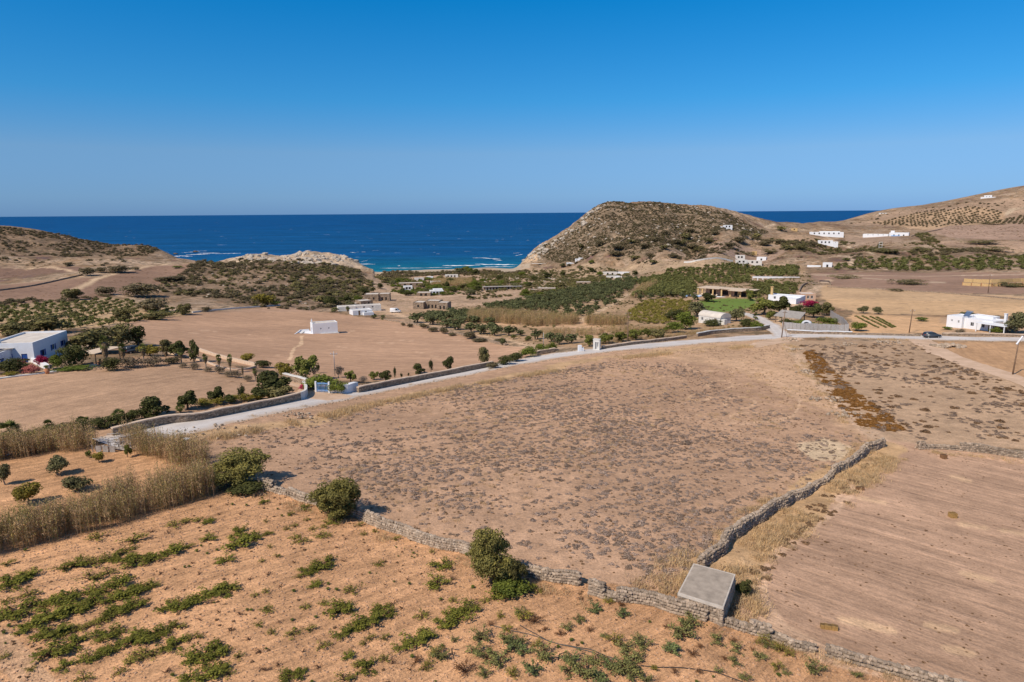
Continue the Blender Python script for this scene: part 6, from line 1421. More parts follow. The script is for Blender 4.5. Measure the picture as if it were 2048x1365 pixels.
# ================================================================== orchards (nearest as trees of their own, the far rest as one mass)
OB = {}
def orchard(nm, pp, key, sp, ang, w_, h_, label, group, nobj, seed=1, jit=.12, drop=.06, dmax=None, row=None):
    Pw = gpoly(pp, dmax); rs = np.random.RandomState(seed); c = Pw.mean(0); r_ = np.hypot(*(Pw-c).T).max(); sp2 = row or sp
    u, v = np.meshgrid(np.arange(-r_, r_, sp), np.arange(-r_, r_, sp2)); u = u.ravel()+rs.normal(0, jit*sp, u.size); v = v.ravel()+rs.normal(0, jit*sp, u.size)
    x = c[0]+u*math.cos(ang)-v*math.sin(ang); y = c[1]+u*math.sin(ang)+v*math.cos(ang); k = inside(Pw, x, y) & (rs.rand(len(x)) > drop); x, y = x[k], y[k]
    pts = np.c_[x, y, hgt(x, y)-.05]; o = np.argsort(np.hypot(x, y)); pts = pts[o]
    a = pts[:nobj]; b = pts[nobj:]
    OB[group] = [put(key, tuple(q), w_*rs.uniform(.75, 1.2), h_*rs.uniform(.8, 1.15), label, group) for q in a]
    s = rs.uniform(.75, 1.2, len(b)); scatter(nm, key, b, w_*s, h_*s, rs, label=group)
    return pts
orchard('orchard_mass', [(1262,566),(1340,542),(1500,533),(1600,535),(1598,553),(1500,553),(1500,566),(1390,568),(1388,594),(1318,596),(1262,596),(1300,575)], 'orchard', 5.0, .5, 4.0, 3.0, 'green tree in the big orchard around the pergola villa', 'trees of the big green orchard', 45, 2)
orchard('arcade_trees', [(1503,570),(1595,571),(1590,594),(1512,596),(1505,585)], 'orchard', 4.0, 1.45, 3.2, 2.3, 'green tree in the rows between arcade wall and white house', 'trees in the arcade rows', 60, 3, .05, row=6.5)
orchard('olive_mass', [(960,616),(1040,602),(1180,574),(1262,560),(1298,566),(1232,592),(1160,612),(1085,624),(985,622)], 'orchard_dk', 5.2, .35, 4.2, 2.5, 'dark tree in the long grove sloping to the beach hamlet', 'trees of the long dark grove', 55, 4)
orchard('young_trees', [(1100,640),(1105,622),(1180,612),(1235,592),(1255,596),(1195,628),(1180,640)], 'orchard_dk', 7, .5, 3.6, 2.4, 'single dark fruit tree on bare soil in the middle grove', 'spaced fruit trees on bare soil', 40, 5)
orchard('hamlet_grove', [(830,640),(870,628),(960,626),(985,636),(1010,648),(940,646),(890,645)], 'orchard_dk', 5, .3, 5, 2.4, 'low dense tree between the stone house and the brown canes', 'grove between stone house and brown canes', 20, 6)
orchard('vine_orchard', [(0,614),(120,606),(225,600),(300,610),(392,628),(245,649),(120,662),(0,672),(-160,690),(-160,625)], 'orchard', 4.4, .25, 2.6, 1.5, 'low pruned tree in the vine orchard at left', 'low trees of the left vine orchard', 60, 7, .08, row=6.5)
orchard('yellow_vineyard', [(1246,642),(1262,620),(1300,602),(1370,602),(1388,612),(1372,630),(1366,640),(1320,652),(1290,646)], 'vyard', 2.0, .9, 2.1, 1.0, '', '', 0, 8, .15, .12) if False else None
bushkind('vyard', 'yellow_green_vine', 'vine_y', 10, 180, .08, z0=0, lump=.26, cat='vine')
orchard('yellow_vineyard', [(1246,642),(1262,622),(1292,602),(1370,600),(1386,610),(1374,628),(1368,640),(1320,652),(1290,646)], 'vyard', 2.1, .9, 1.9, 1.0, 'yellow-green vine in the small vineyard left of the lawn', 'vines of the yellow-green vineyard', 60, 8, .18, .15, row=2.6)
orchard('right_strip', [(1690,522),(1850,514),(2048,517),(2250,520),(2250,542),(2048,541),(1850,543),(1660,540)], 'orchard', 7.0, .2, 5, 2.4, 'low green tree in the long strip across the right valley', 'trees of the green strip in the right valley', 0, 9, .25)
orchard('hillside_grove', [(1740,448),(1860,421),(1950,413),(2005,424),(1998,442),(1870,456)], 'farshrub', 11, .6, 4.2, 2.4, 'small dark tree in the rows on the far right hillside', 'trees planted in rows on the far right hillside', 0, 10, .06, dmax=1400)
orchard('hillside_grove', [(1970,446),(2048,430),(2250,420),(2250,445),(2048,450)], 'farshrub', 9, .1, 4.5, 2.4, 'small dark bush in the curved rows at the far right edge', 'bushes in rows at the far right edge', 0, 11, .06, dmax=1400)
for (px, py) in [(1366,600),(1345,598),(1322,600),(1300,602),(1388,604),(1282,604)]: P('orchard_dk', px, py-3, 17, 12, 'small dark tree of the line between grove and vineyard', 'line of trees above the yellow-green vineyard')
for (x0, y0, x1, y1, c) in [(1712,634,1755,656,0),(1725,634,1772,656,0),(1742,635,1784,656,1),(1754,636,1790,655,1)]:
    for t in np.linspace(0, 1, 12): P('gbush', x0+(x1-x0)*t, y0+(y1-y0)*t, 7, 3, 'low green crop plant in the thin rows beside the road', 'crop rows in the tan field')

# ================================================================== vineyard and kitchen garden in the foreground
VN = """195 1078 40 Y;264 1084 50 Y;350 1053 35 Y;375 1046 30 Y;398 1043 28 Y;302 1065 20 B;335 1068 16 B;347 1103 48 L;375 1096 26 Y;480 1068 35 L;477 1088 60 L;505 1078 30 L;452 1124 34 L;416 1081 28 L;416 1045 28 L
127 1139 45 Y;152 1134 45 L;188 1129 45 Y;223 1119 40 L;248 1122 36 L;274 1124 48 L;305 1121 40 L;256 1103 34 Y;20 1172 50 L;38 1164 40 L;66 1149 40 Y;58 1190 45 Y;33 1228 60 L;8 1236 40 L;10 1202 30 Y;50 1156 36 L;12 1130 30 Y
183 1159 45 Y;216 1147 40 Y;239 1167 50 L;198 1182 45 L;229 1197 45 L;250 1190 36 L;269 1185 45 L;290 1178 34 L;305 1172 35 Y;137 1200 50 L;107 1203 45 L;163 1215 55 L;188 1210 40 L;142 1228 45 L;120 1232 42 L;102 1236 55 L;71 1248 50 L;46 1264 30 L;79 1218 40 Y;85 1206 34 Y
229 1228 50 L;246 1222 40 L;262 1218 45 L;285 1212 34 Y;214 1240 34 Y;198 1248 35 Y;178 1256 30 Y;340 1215 45 L;363 1218 35 L;378 1212 34 L;391 1205 45 L;422 1187 40 L;440 1186 30 L;452 1185 45 L;467 1181 30 Y
107 1271 50 L;84 1276 40 L;125 1265 34 L;142 1263 35 Y;160 1260 30 Y;218 1271 50 L;195 1277 34 Y;240 1268 30 Y;267 1286 50 L;285 1280 40 L;305 1274 50 L;330 1263 35 L;356 1256 35 Y;152 1291 45 L;102 1312 60 L;125 1306 36 L;183 1317 40 L;208 1307 40 L;228 1300 30 L;170 1322 30 Y;287 1319 55 Y;262 1328 34 Y;310 1312 30 Y
350 1294 45 L;332 1298 30 L;381 1281 35 Y;396 1276 24 Y;406 1314 60 L;432 1307 45 L;385 1322 34 L;455 1304 26 Y;419 1350 60 L;440 1344 36 L;380 1360 40 L;129 1337 35 L;168 1357 40 Y;8 1317 24 Y;528 1006 18 L;612 1019 24 L;582 1031 14 L;614 1042 15 Y;670 1045 32 L;533 1045 12 Y;536 1070 18 L;507 1080 22 L
575 1060 18 Y;590 1054 18 Y;604 1083 36 Y;590 1078 26 Y;637 1073 38 Y;628 1060 22 Y;650 1056 18 Y;660 1073 16 Y;718 1052 18 Y;728 1071 16 Y;751 1065 14 Y;790 1080 22 Y;865 1106 15 Y;735 1102 18 B;754 1129 32 Y;673 1096 15 B;688 1124 16 B;885 1133 40 L;875 1171 42 L;904 1161 24 B;650 1132 42 L;632 1140 34 L;617 1146 34 L;597 1156 20 Y;542 1096 14 Y;554 1115 16 Y;524 1125 14 Y
590 1126 16 B;630 1171 30 L;704 1184 36 Y;533 1186 20 Y;510 1194 18 Y;562 1174 16 B;536 1151 18 B;530 1220 34 Y;611 1218 24 Y;643 1208 26 Y;676 1226 50 L;692 1220 34 L;738 1246 50 L;720 1252 34 L;761 1223 40 L;777 1230 30 L;709 1259 30 L;683 1272 36 L;787 1208 22 B;805 1217 22 B;844 1236 36 Y;914 1240 56 L;934 1223 45 L;891 1249 40 L;902 1232 40 L
908 1204 24 Y;970 1205 26 Y;985 1199 20 Y;833 1285 50 L;850 1276 36 L;803 1298 34 L;767 1279 24 Y;738 1279 24 Y;730 1290 22 Y;588 1270 32 Y;617 1261 28 Y;600 1266 24 B;647 1292 32 Y;696 1314 28 L;735 1340 44 L;718 1334 30 Y;770 1321 28 Y;785 1328 20 B;578 1357 44 L;600 1352 26 L;523 1305 34 B;605 1305 18 B;532 1342 34 B;690 1360 40 Y;1008 1188 56 L;1035 1184 50 L;1052 1180 34 L;1075 1186 26 Y
480 1230 22 B;462 1262 22 B;500 1160 16 B;470 1150 16 B;440 1225 20 B;400 1240 18 B;560 1330 24 B;640 1335 26 B;820 1340 24 B;860 1330 26 Y;880 1300 20 Y;320 1150 16 B;352 1140 16 B;385 1128 16 B;398 1150 14 B;560 1245 18 B;830 1180 14 B;800 1145 10 B;815 1160 12 B;480 1315 24 Y;500 1280 22 B;460 1350 30 Y;330 1345 34 B;240 1345 32 Y;60 1340 26 Y;300 1200 22 B;330 1180 18 B;515 1250 24 Y;545 1268 22 Y;725 1150 12 B;770 1170 12 B;690 1080 12 B;480 1030 14 B;455 1010 14 B;440 1030 14 B;420 1015 14 B;560 1010 12 B"""
LMK = [('the stone hut', G(1400,1225)), ('the tall juniper', G(984,1166)), ('the round middle juniper', G(678,1034)), ('the wide juniper', G(480,968)), ('the right end of the cane thicket', G(428,992)), ('the bottom left corner of the photo', G(0,1365)),
       ('the left edge end of the cane thicket', G(0,1110)), ('the gap in the dry-stone wall', G(1168,1180)), ('the bottom middle of the photo', G(1024,1365)), ('the small leafy fig bush', G(1487,1192))]
ORD = ['nearest', 'second nearest', 'third nearest', 'fourth nearest', 'fifth nearest', 'sixth nearest', 'seventh nearest', 'eighth nearest', 'ninth nearest', 'tenth nearest']+['%dth nearest' % i for i in range(11, 200)]
def rank_labels(objs, what, group, marks=None):
    marks = marks or LMK; rk = []
    for nm, q in marks: d = [(o.location-q).length for o in objs]; od = np.argsort(d); r = np.empty(len(objs), int); r[od] = range(len(objs)); rk.append(r)
    for i, o in enumerate(objs):
        k = min(range(len(marks)), key=lambda j: rk[j][i]); o['label'] = ' '.join(('%s, %s to %s' % (what, ORD[rk[k][i]], marks[k][0])).split())
        if len(o['label'].split()) > 16: print('LONG', o['label']); o['group'] = group
VLAB = {'L': ('lush green sprawling grapevine in the orange vineyard', 'lush grapevines in the foreground vineyard'), 'Y': ('thin yellowing grapevine in the orange vineyard', 'yellowing grapevines in the foreground vineyard'), 'B': ('nearly bare grapevine stock in the orange vineyard', 'bare grapevine stocks in the foreground vineyard')}
KO = {}
vth = math.atan2((G(460,1180)-G(330,1225)).y, (G(460,1180)-G(330,1225)).x)
for e in VN.replace('\n', ';').split(';'):
    px, py, w_, k = e.split(); px, py, w_ = int(px), int(py), int(w_)
    g = G(px, py); wd = m(w_, g)*(1.2 if k == 'L' else 1.15); o = put(k, (g.x, g.y, g.z), wd, {'L': .74, 'Y': .70, 'B': .6}[k]*min(1.8, max(.8, wd*.6)), *VLAB[k], seed=px*7+py, rz=vth+random.uniform(-.25, .25)+math.pi*random.randint(0, 1)); o.scale[0] *= 1.08; o.scale[1] *= .95; o.scale[2] *= 1.1; KO.setdefault(k, []).append(o)
GN_ = """1190 1222 32 D;1246 1235 32 D;1158 1243 28 G;1131 1259 28 G;1046 1238 42 U;1040 1226 26 G;1070 1244 34 O;1017 1263 30 U;1365 1274 52 G;1383 1252 44 G;1372 1262 40 G;1287 1295 40 G;1275 1285 28 G;1342 1307 38 D;1337 1294 22 D;1436 1287 38 G;1474 1303 32 G;1471 1328 30 G;1436 1344 20 G;1492 1360 28 G;1228 1284 36 U;1246 1299 40 G;1210 1275 18 G
964 1280 42 G;1010 1280 34 G;1041 1290 30 G;1073 1292 30 U;1020 1298 44 D;1045 1310 34 D;1087 1316 50 G;1064 1342 44 D;997 1328 50 G;975 1318 40 G;948 1308 40 G;1143 1322 40 D;1193 1328 44 G;1222 1336 40 D;1262 1330 50 G;1250 1345 56 G;1275 1318 34 G;1140 1345 46 G;1168 1352 50 G;1195 1360 44 D;932 1345 48 O;970 1351 32 G;908 1282 20 G;1260 1352 50 G;1290 1362 30 G;1024 1352 34 U
1524 1287 34 U;1538 1296 28 G;1563 1303 36 U;1578 1312 26 U;1518 1317 30 G;1555 1339 30 U;1629 1343 42 G;1715 1353 26 G;1505 1300 14 O;1467 1284 20 O;880 1316 38 G;866 1308 28 U;1332 1255 16 O;1120 1270 20 O;1090 1262 18 O;1180 1262 18 O;1385 1310 26 O;1400 1296 18 O;1450 1320 16 O;1310 1340 22 U;1350 1348 20 O;830 1326 28 O;848 1340 24 U;1000 1236 22 U;982 1250 18 O;1160 1200 16 O;1240 1212 24 O;1215 1206 26 U;1400 1345 18 O;1575 1350 20 G"""
GLAB = {'G': ('fresh green bushy plant in the kitchen garden', 'green plants of the kitchen garden'), 'D': ('blue-green leafy plant in the kitchen garden', 'blue-green plants of the kitchen garden'), 'U': ('yellow-green feathery plant in the kitchen garden', 'yellow-green plants of the kitchen garden'), 'O': ('rusty brown withering plant in the kitchen garden', 'withering plants of the kitchen garden')}
for e in GN_.replace('\n', ';').split(';'):
    px, py, w_, k = e.split(); px, py, w_ = int(px), int(py), int(w_); g = G(px, py); wd = m(w_, g)*1.05; KO.setdefault(k, []).append(put(k, (g.x, g.y, g.z), wd, min(1.4, wd*.75), *GLAB[k], seed=px*3+py))

for k, what in (('L', 'lush grapevine'), ('Y', 'thin yellowing grapevine'), ('B', 'nearly bare grapevine stock'), ('G', 'fresh green garden plant'), ('D', 'blue-green garden plant'), ('U', 'yellow-green garden plant'), ('O', 'rusty withering garden plant')):
    rank_labels(KO[k], what, (VLAB.get(k) or GLAB.get(k))[1])
def lm(*t): return [(nm, G(px, py)) for nm, px, py in t]
rank_labels(WT, 'brown weed tuft in the stubble', 'weed tufts in the stubble field', [('the stone hut', G(1440,1200)), ('the golden bale', G(1905,1035)), ('the long flat bale', G(1658,1258)), ('the bottom right corner', G(2048,1365)), ('the upper right wall', G(1990,905)), ('the dark old bale', G(1720,980))])
rank_labels(RO, 'dense green fruit tree above the pale field wall', 'fruit trees in the row above the pale field wall', lm(('the stone house', 830, 640), ('the pole', 1087, 700)))
rank_labels(HTO, 'hamlet garden bush', 'garden trees and bushes of the beach hamlet', lm(('the white van', 791, 626), ('the slatted building', 1005, 587), ('the small white cube house', 816, 580), ('the unfinished stone house', 860, 618), ('the grey shed', 695, 622), ('the long low house', 1235, 549), ('the modern stone villa', 1085, 537), ('the stone house on the green slope', 1166, 570)))
rank_labels(HSO, 'dark shrub', 'large shrubs at the foot of the central headland', lm(('the headland shoulder house', 1455, 455), ('the stone farm', 1490, 520), ('the two white villas', 1155, 526), ('the pale curved wall', 1420, 524), ('the short grey slanting wall', 1246, 482), ('the tan stone hut', 1588, 461)))
for gk, what, marks in (('spaced fruit trees on bare soil', 'spaced dark fruit tree', lm(('the brown cane band', 1120, 640), ('the yellow-green vineyard', 1260, 620), ('the long dark grove', 1180, 610), ('the tall wooden pole', 1240, 645))),
    ('trees in the arcade rows', 'tree below the arcade', lm(('its right end', 1592, 565), ('its left end', 1505, 563), ('the tall house chimney', 1532, 600), ('the pergola villa', 1503, 592), ('the orchard track', 1590, 590))),
    ('grove between stone house and brown canes', 'low dense tree of the small grove', lm(('the unfinished stone house', 850, 625), ('the brown canes', 940, 635), ('the field track', 900, 650))),
    ('low trees of the left vine orchard', 'low pruned orchard tree', lm(('the big white house', 100, 668), ('the left edge of the photo', 0, 650), ('the track fork', 320, 625), ('the corner of the chapel field', 245, 648), ('the large olive-brown tree', 185, 665), ('the upper track corner', 225, 600))),
    ('trees of the big green orchard', 'green orchard tree', lm(('the pergola villa', 1400, 590), ('the yellow-green vineyard', 1320, 598), ('the tan cane strip', 1270, 590), ('the right end of the villa roof', 1505, 575))),
    ('trees of the long dark grove', 'dark tree of the long grove', lm(('the brown cane band', 1000, 630), ('the tan cane strip', 1262, 590), ('the long slatted building', 1000, 605), ('the bare soil of the middle grove', 1120, 622))),
    ('vines of the yellow-green vineyard', 'yellow-green vine', lm(('the white pole', 1344, 640), ('the tall wooden pole', 1250, 645), ('the olive tree by the vaulted house', 1385, 628), ('the tan cane strip', 1295, 602)))):
    rank_labels(OB[gk], what, gk, marks)
# ================================================================== countless small growth
rsx = np.random.RandomState(99)
roads = [(LR, 3.0), (LB, 3.0), (LT, 3.4), (LG, 3)]
# dry thyme in the fallow field: the nearest as plants of their own, then one mass
fp = fill([(400,880),(600,850),(900,775),(1230,722),(1380,730),(1480,800),(1640,850),(1735,885),(1640,950),(1540,1010),(1440,1095),(1385,1165),(1340,1195),(1200,1175),(1060,1135),(930,1085),(820,1045),(720,1010),(560,960),(430,925)], 4.2, 5)
x, y = fp[:, 0], fp[:, 1]; q = fbm(x, y, 14, 3, 61)*.55+fbm(x*.35+y*.2, y*1.4-x*.5, 5, 3, 62)*.45
wx = inside(gpoly([(400,880),(620,845),(900,780),(900,830),(640,900),(560,960),(430,925)]), x, y); wy = inside(gpoly([(1230,722),(1380,730),(1500,810),(1640,855),(1735,885),(1690,925),(1500,880),(1350,840),(1150,780)]), x, y)
ta, tb = G(1100, 960), G(1500, 880); th_ = math.atan2(tb.y-ta.y, tb.x-ta.x); rv = -x*math.sin(th_)+y*math.cos(th_)+(fbm(x, y, 12, 2, 66)-.5)*3; q = q+.10*np.sin(rv*2*math.pi/2.4); d0 = np.hypot(x, y); edge = near_line(gline([(430,930),(560,968),(720,1025),(930,1095),(1060,1140),(1340,1205)]), x, y)
pr = np.clip((q-.37)*5, .10, .9)*np.where(wx, .35, 1)*np.where(wy, .38, 1)*np.clip((edge-1.0)/7, .12, 1)
fp = fp[rsx.rand(len(fp)) < pr]; fp = fp[np.argsort(np.hypot(fp[:, 0], fp[:, 1]))]
for i, q in enumerate(fp[:280]): put('thyme' if i % 3 else 'th_dk', tuple(q), rsx.uniform(.4, 1.0), rsx.uniform(.22, .42), 'low grey-purple dry shrub at the near side of the fallow field', 'dry shrubs at the near side of the fallow field')
b = fp[280:]; k = rsx.rand(len(b)) < .6
bb = fill([(300,886),(600,840),(1000,760),(1250,706),(1550,684),(1590,700),(1765,880),(1400,1165),(1340,1200),(1200,1180),(1060,1140),(930,1092),(720,1020),(560,965),(430,925)], .9, 305, noise=(6, .42))
s = rsx.uniform(.12, .42, len(bb)); scatter('mixed_tufts', 'heath', bb, s, s*.5, rsx, label='tiny brown weeds all over the fallow field')
bb = fill([(300,886),(600,840),(1000,760),(1250,706),(1550,684),(1590,700),(1765,880),(1400,1165),(1340,1200),(1200,1180),(1060,1140),(930,1092),(720,1020),(560,965),(430,925)], .35, 306, noise=(9, .52))
s = rsx.uniform(.25, .7, len(bb)); scatter('straw_tufts', 'grass', bb, s, s*.4, rsx, label='straw-coloured grass tufts in the fallow field')
bb = b[:0]
for nm, key, bb in (('thyme_scrub', 'thyme', b[k]), ('dark_thyme_scrub', 'th_dk', b[~k])):
    s = rsx.gamma(3.5, .11, len(bb))+.2; scatter(nm, key, bb, s, s*.42, rsx, label='grey-purple dry scrub dotting the fallow field')
fp = fill([(1600,690),(1840,688),(1890,715),(2048,780),(2200,840),(2200,890),(1840,880),(1800,860)], .8, 15, noise=(9, .5))
s = rsx.gamma(3, .2, len(fp))+.3; scatter('roadside_scrub', 'th_dk', fp, s, s*.4, rsx, label='dark dry scrub in the field right of the heath bank')
fp = fill([(1600,690),(1840,688),(1890,715),(2048,780),(2200,840),(2200,890),(1840,880),(1800,860)], .06, 16); s = rsx.gamma(3, .3, len(fp))+.5; scatter('brown_scrub', 'heath', fp, s, s*.4, rsx, label='brown scrub tufts in the right-hand field')
# rust-brown heath bank
bank = [(1608,705),(1625,700),(1660,735),(1720,790),(1790,840),(1808,862),(1770,864),(1715,850),(1690,825),(1655,790),(1625,745)]
fp = fill(bank, 3.0, 17, noise=(3.5, .40)); s = rsx.uniform(.6, 1.5, len(fp)); scatter('rust_heath', 'rust', fp, s, s*.42, rsx, label='rust-brown heath covering the bank')
fp = fill(bank, 1.3, 18, noise=(3, .52)); s = rsx.uniform(.6, 1.4, len(fp)); scatter('grey_heath', 'th_dk', fp, s, s*.42, rsx, label='grey-brown heath covering the bank')
fp = fill([(1560,684),(1600,690),(1625,745),(1690,830),(1715,855),(1700,860),(1640,800),(1590,735)], .9, 19, noise=(3, .5)); s = rsx.uniform(.5, 1.1, len(fp)); scatter('bank_grass', 'grass', fp, s, s*.5, rsx, label='golden dry grass at the edge of the heath bank')
# golden grass along verges and walls
def verge(nm, pp, wd, dens, seed, w0=.7, w1=1.4, hh=.55, off=0, key='grass', noise=(4, .42), label='golden dry grass along the verge'):
    L = smooth_line(gline(pp), .8); rs = np.random.RandomState(seed); n_ = int(len(L)*.8*wd*dens); i = rs.randint(0, len(L)-1, n_); t = L[i+1]-L[i]; t /= np.hypot(t[:, 0], t[:, 1])[:, None]
    o = rs.uniform(-.5, .5, n_)*wd+off; x = L[i, 0]-t[:, 1]*o+rs.normal(0, .3, n_); y = L[i, 1]+t[:, 0]*o+rs.normal(0, .3, n_); k = fbm(x, y, noise[0], 3, seed) > noise[1]
    p_ = keepout(np.c_[x[k], y[k], hgt(x[k], y[k])], [], [(LR, 2.6), (LT, 2.6), (LB, 2.6)]); s = rs.uniform(w0, w1, len(p_)); scatter(nm, key, p_, s, s*hh, rs, label=label)
verge('verge_grass', [(375,884),(450,866),(560,846),(640,830),(720,810),(800,794),(900,774),(1000,758),(1100,740)], 2.2, 2.6, 31, w0=.6, w1=1.4, noise=(4, .43), off=-1.6)
verge('verge_grass', [(1230,716),(1300,709),(1400,700),(1500,692)], 2.8, 2.2, 32, noise=(4, .42), off=-1.6)
verge('wall_foot_grass', [(300,862),(400,852),(520,828),(610,810)], .9, 1.4, 33, .5, .9)
verge('wall_foot_grass', [(730,784),(830,768),(930,748),(1000,735)], .8, 1.6, 34, .5, .9)
verge('wall_foot_grass', [(1400,1165),(1430,1130),(1480,1085),(1545,1035),(1610,1000),(1680,955),(1750,905)], 3.4, 2.6, 35, .5, 1.2, .5, off=-1.9, noise=(4, .40))
verge('wall_foot_grass', [(1395,1135),(1470,1070),(1580,1000),(1760,885)], 1.6, 2.0, 36, .5, 1.0, .5, off=1.0)
verge('wall_foot_grass', [(1290,1190),(1340,1180),(1380,1130),(1400,1110)], 4.5, 1.7, 37, .6, 1.2, .5)
verge('wall_foot_grass', [(1460,1240),(1480,1200),(1495,1170)], 3.0, 2.4, 38, .6, 1.2, .5)
verge('wall_foot_grass', [(530,985),(640,1022),(760,1062),(900,1105),(1060,1160),(1200,1200),(1350,1235)], 1.2, 1.3, 39, .4, .9, .6, off=-.9, noise=(4, .45))
verge('wall_foot_grass', [(1500,1275),(1600,1300),(1700,1330),(1800,1355),(1900,1395)], 1.8, 1.3, 40, .4, .9, .6)
verge('wall_foot_grass', [(1840,905),(1940,912),(2048,925)], 1.4, 1.6, 41, .5, 1.0, .5)
verge('red_weeds', [(755,1060),(800,1078),(850,1095)], 1.2, 1.5, 42, .5, .9, .5, key='rust', label='reddish weeds at the foot of the dry-stone wall')
verge('track_scrub', [(1850,700),(1900,728),(1980,762),(2048,790),(2150,830)], 1.5, .8, 43, .6, 1.3, .5, key='heath', label='brown tufts along the dirt track')
verge('roadside_weeds', [(1290,680),(1340,676),(1390,668),(1430,662),(1480,658),(1520,656)], 4.5, 1.0, 44, .8, 1.6, .8, key='reed', noise=(4, .3), label='tall tan weeds behind the roadside wall') 
verge('roadside_weeds', [(1190,694),(1250,686),(1310,676)], 4, .8, 45, 1, 1.8, .7, off=3, key='reed', noise=(4, .4), label='tall tan weeds under the leafy trees')
verge('roadside_weeds', [(1640,676),(1760,680),(1840,682)], 1.2, 1.0, 46, .5, 1.0, .5)
kind('pebble', 'stone', 'stone', [[(None, mesh('pebble', v, f, M['rock_'] if 'rock_' in M else M['stone']))] for v, f in STN[:3]])
for sd, off in ((401, 3.9), (402, -3.9)):
    L = smooth_line(gline([(230,890),(330,862),(520,818),(780,771),(1000,731),(1190,702),(1400,683),(1580,672),(1780,673),(1960,678),(2100,680)]), .6); i_ = rsx.randint(0, len(L)-1, 1500); t_ = L[i_+1]-L[i_]; t_ /= np.hypot(t_[:, 0], t_[:, 1])[:, None]; o_ = off+rsx.normal(0, .55, 1500)
    x_, y_ = L[i_, 0]-t_[:, 1]*o_, L[i_, 1]+t_[:, 0]*o_; s = .05+.25*rsx.rand(1500)**3; scatter('road_gravel', 'pebble', np.c_[x_, y_, hgt(x_, y_)+.03], s, s*.7, rsx, label='loose gravel along the road edge')
# cane thickets
def reeds(nm, pp, dens, w_, h_, seed, key='reed', label='', noise=None, dmax=None):
    p_ = fill(pp, dens, seed, dmax, noise); rs = np.random.RandomState(seed); e = fbm(p_[:, 0], p_[:, 1], 4, 3, seed)*.7+.65; scatter(nm, key, p_, w_*rs.uniform(.8, 1.3, len(p_)), h_*e*rs.uniform(.8, 1.1, len(p_)), rs, label=label)
B1 = [(-260,1170),(0,1108),(120,1080),(230,1052),(330,1022),(430,994),(424,975),(330,985),(200,1022),(90,1050),(0,1075),(-260,1130)]
reeds('cane_thicket', B1, 3.4, 1.5, 3.15, 51, label='long thicket of dry giant cane between orchard and vineyard')
reeds('green_cane', [(-260,1150),(0,1092),(60,1078),(60,1065),(0,1078),(-260,1130)], 1.4, 1.4, 3.2, 52, 'greed', 'greener giant cane at the left end of the thicket')
reeds('cane_thicket', [(-150,945),(0,922),(100,910),(188,900),(190,884),(100,890),(0,902),(-150,925)], 3.0, 1.5, 3.3, 53, label='dry giant cane thicket behind the small olive trees')
reeds('cane_thicket', [(240,898),(300,918),(370,938),(412,948),(414,930),(370,908),(310,890),(262,880)], 2.6, 1.5, 3.2, 54, label='dry giant cane thicket right of the broken trellis')
reeds('brown_canes', [(935,644),(1000,648),(1080,654),(1158,650),(1158,642),(1080,638),(1000,632),(940,630)], .5, 2.4, 4.0, 55, label='red-brown cane band in the middle of the valley')
reeds('brown_canes', [(1172,652),(1250,652),(1250,645),(1172,645)], .6, 2.4, 4.2, 56, label='tan cane band left of the tall wooden pole')
reeds('brown_canes', [(1262,596),(1275,598),(1318,574),(1312,568),(1290,575)], .3, 3, 4, 57, label='tan cane strip climbing between the two orchards')
reeds('brown_canes', [(1080,676),(1180,672),(1340,668),(1340,656),(1180,660),(1080,664)], .25, 2, 1.8, 58, label='tan weeds under the fruit trees')
reeds('village_canes', [(862,572),(940,572),(945,560),(870,562)], .25, 3.5, 3, 59, label='brown canes behind the white hamlet houses')
reeds('village_canes', [(960,640),(1060,640),(1060,630),(960,630)], .3, 2.5, 3, 60, 'greed', 'greenish canes in the middle of the valley')
# hillsides
def brush(nm, pp, dens, key, s0, s1, seed, noise=(22, .47), dmax=None, hf=.45, label='dark evergreen scrub on the hillside', keep=()):
    p_ = fill(pp, dens, seed, dmax, noise); p_ = p_[(p_[:, 2] > 1.5)]; 
    if len(keep): p_ = keepout(p_, [gpoly(k) for k in keep])
    rs = np.random.RandomState(seed); s = s0+(s1-s0)*rs.rand(len(p_))**2; p_[:, 2] -= .15; scatter(nm, key, p_, s, s*hf, rs, label=label)
BH = [(385,530),(460,522),(620,522),(700,537),(745,572),(705,608),(620,622),(520,618),(430,598),(340,590),(300,575),(345,560)]
brush('hill_scrub', BH, .06, 'farshrub', 1.6, 5.2, 71, (25, .44), label='dark scrub covering the rounded hill left of the bay')
brush('hill_scrub', BH, .035, 'farshrub_g', 1.5, 4.5, 72, (18, .50), label='greener scrub on the rounded hill left of the bay')
brush('hill_scrub', [(560,525),(700,540),(748,572),(700,606),(600,600)], .05, 'farshrub_g', 2, 5.5, 73, (20, .40), label='dense green scrub on the right flank of the hill')
HL = [(-300,505),(-300,435),(0,455),(100,466),(250,490),(320,502),(300,512),(150,514),(0,510)]
brush('headland_scrub', HL, .07, 'farshrub', 1.4, 5, 74, (35, .40), 1075, label='dark scrub covering the left headland')
HD = [(1046,522),(1062,506),(1110,482),(1165,438),(1205,406),(1300,402),(1430,416),(1540,444),(1510,468),(1400,496),(1300,508),(1180,510),(1120,526)]
brush('headland_scrub', HD, .11, 'farshrub', 1.0, 3.4, 75, (22, .42), 920, label='dark scrub covering the central headland')
brush('headland_scrub', HD, .07, 'farshrub_g', 1.0, 2.8, 76, (30, .44), 930, label='olive green scrub on the central headland')
brush('valley_scrub', [(1230,470),(1420,462),(1560,470),(1640,490),(1700,505),(1640,520),(1500,512),(1400,520),(1250,528),(1150,530),(1100,540)], .05, 'farshrub', 2, 5.5, 77, (30, .55), label='scrub patches on the slope behind the big orchard')
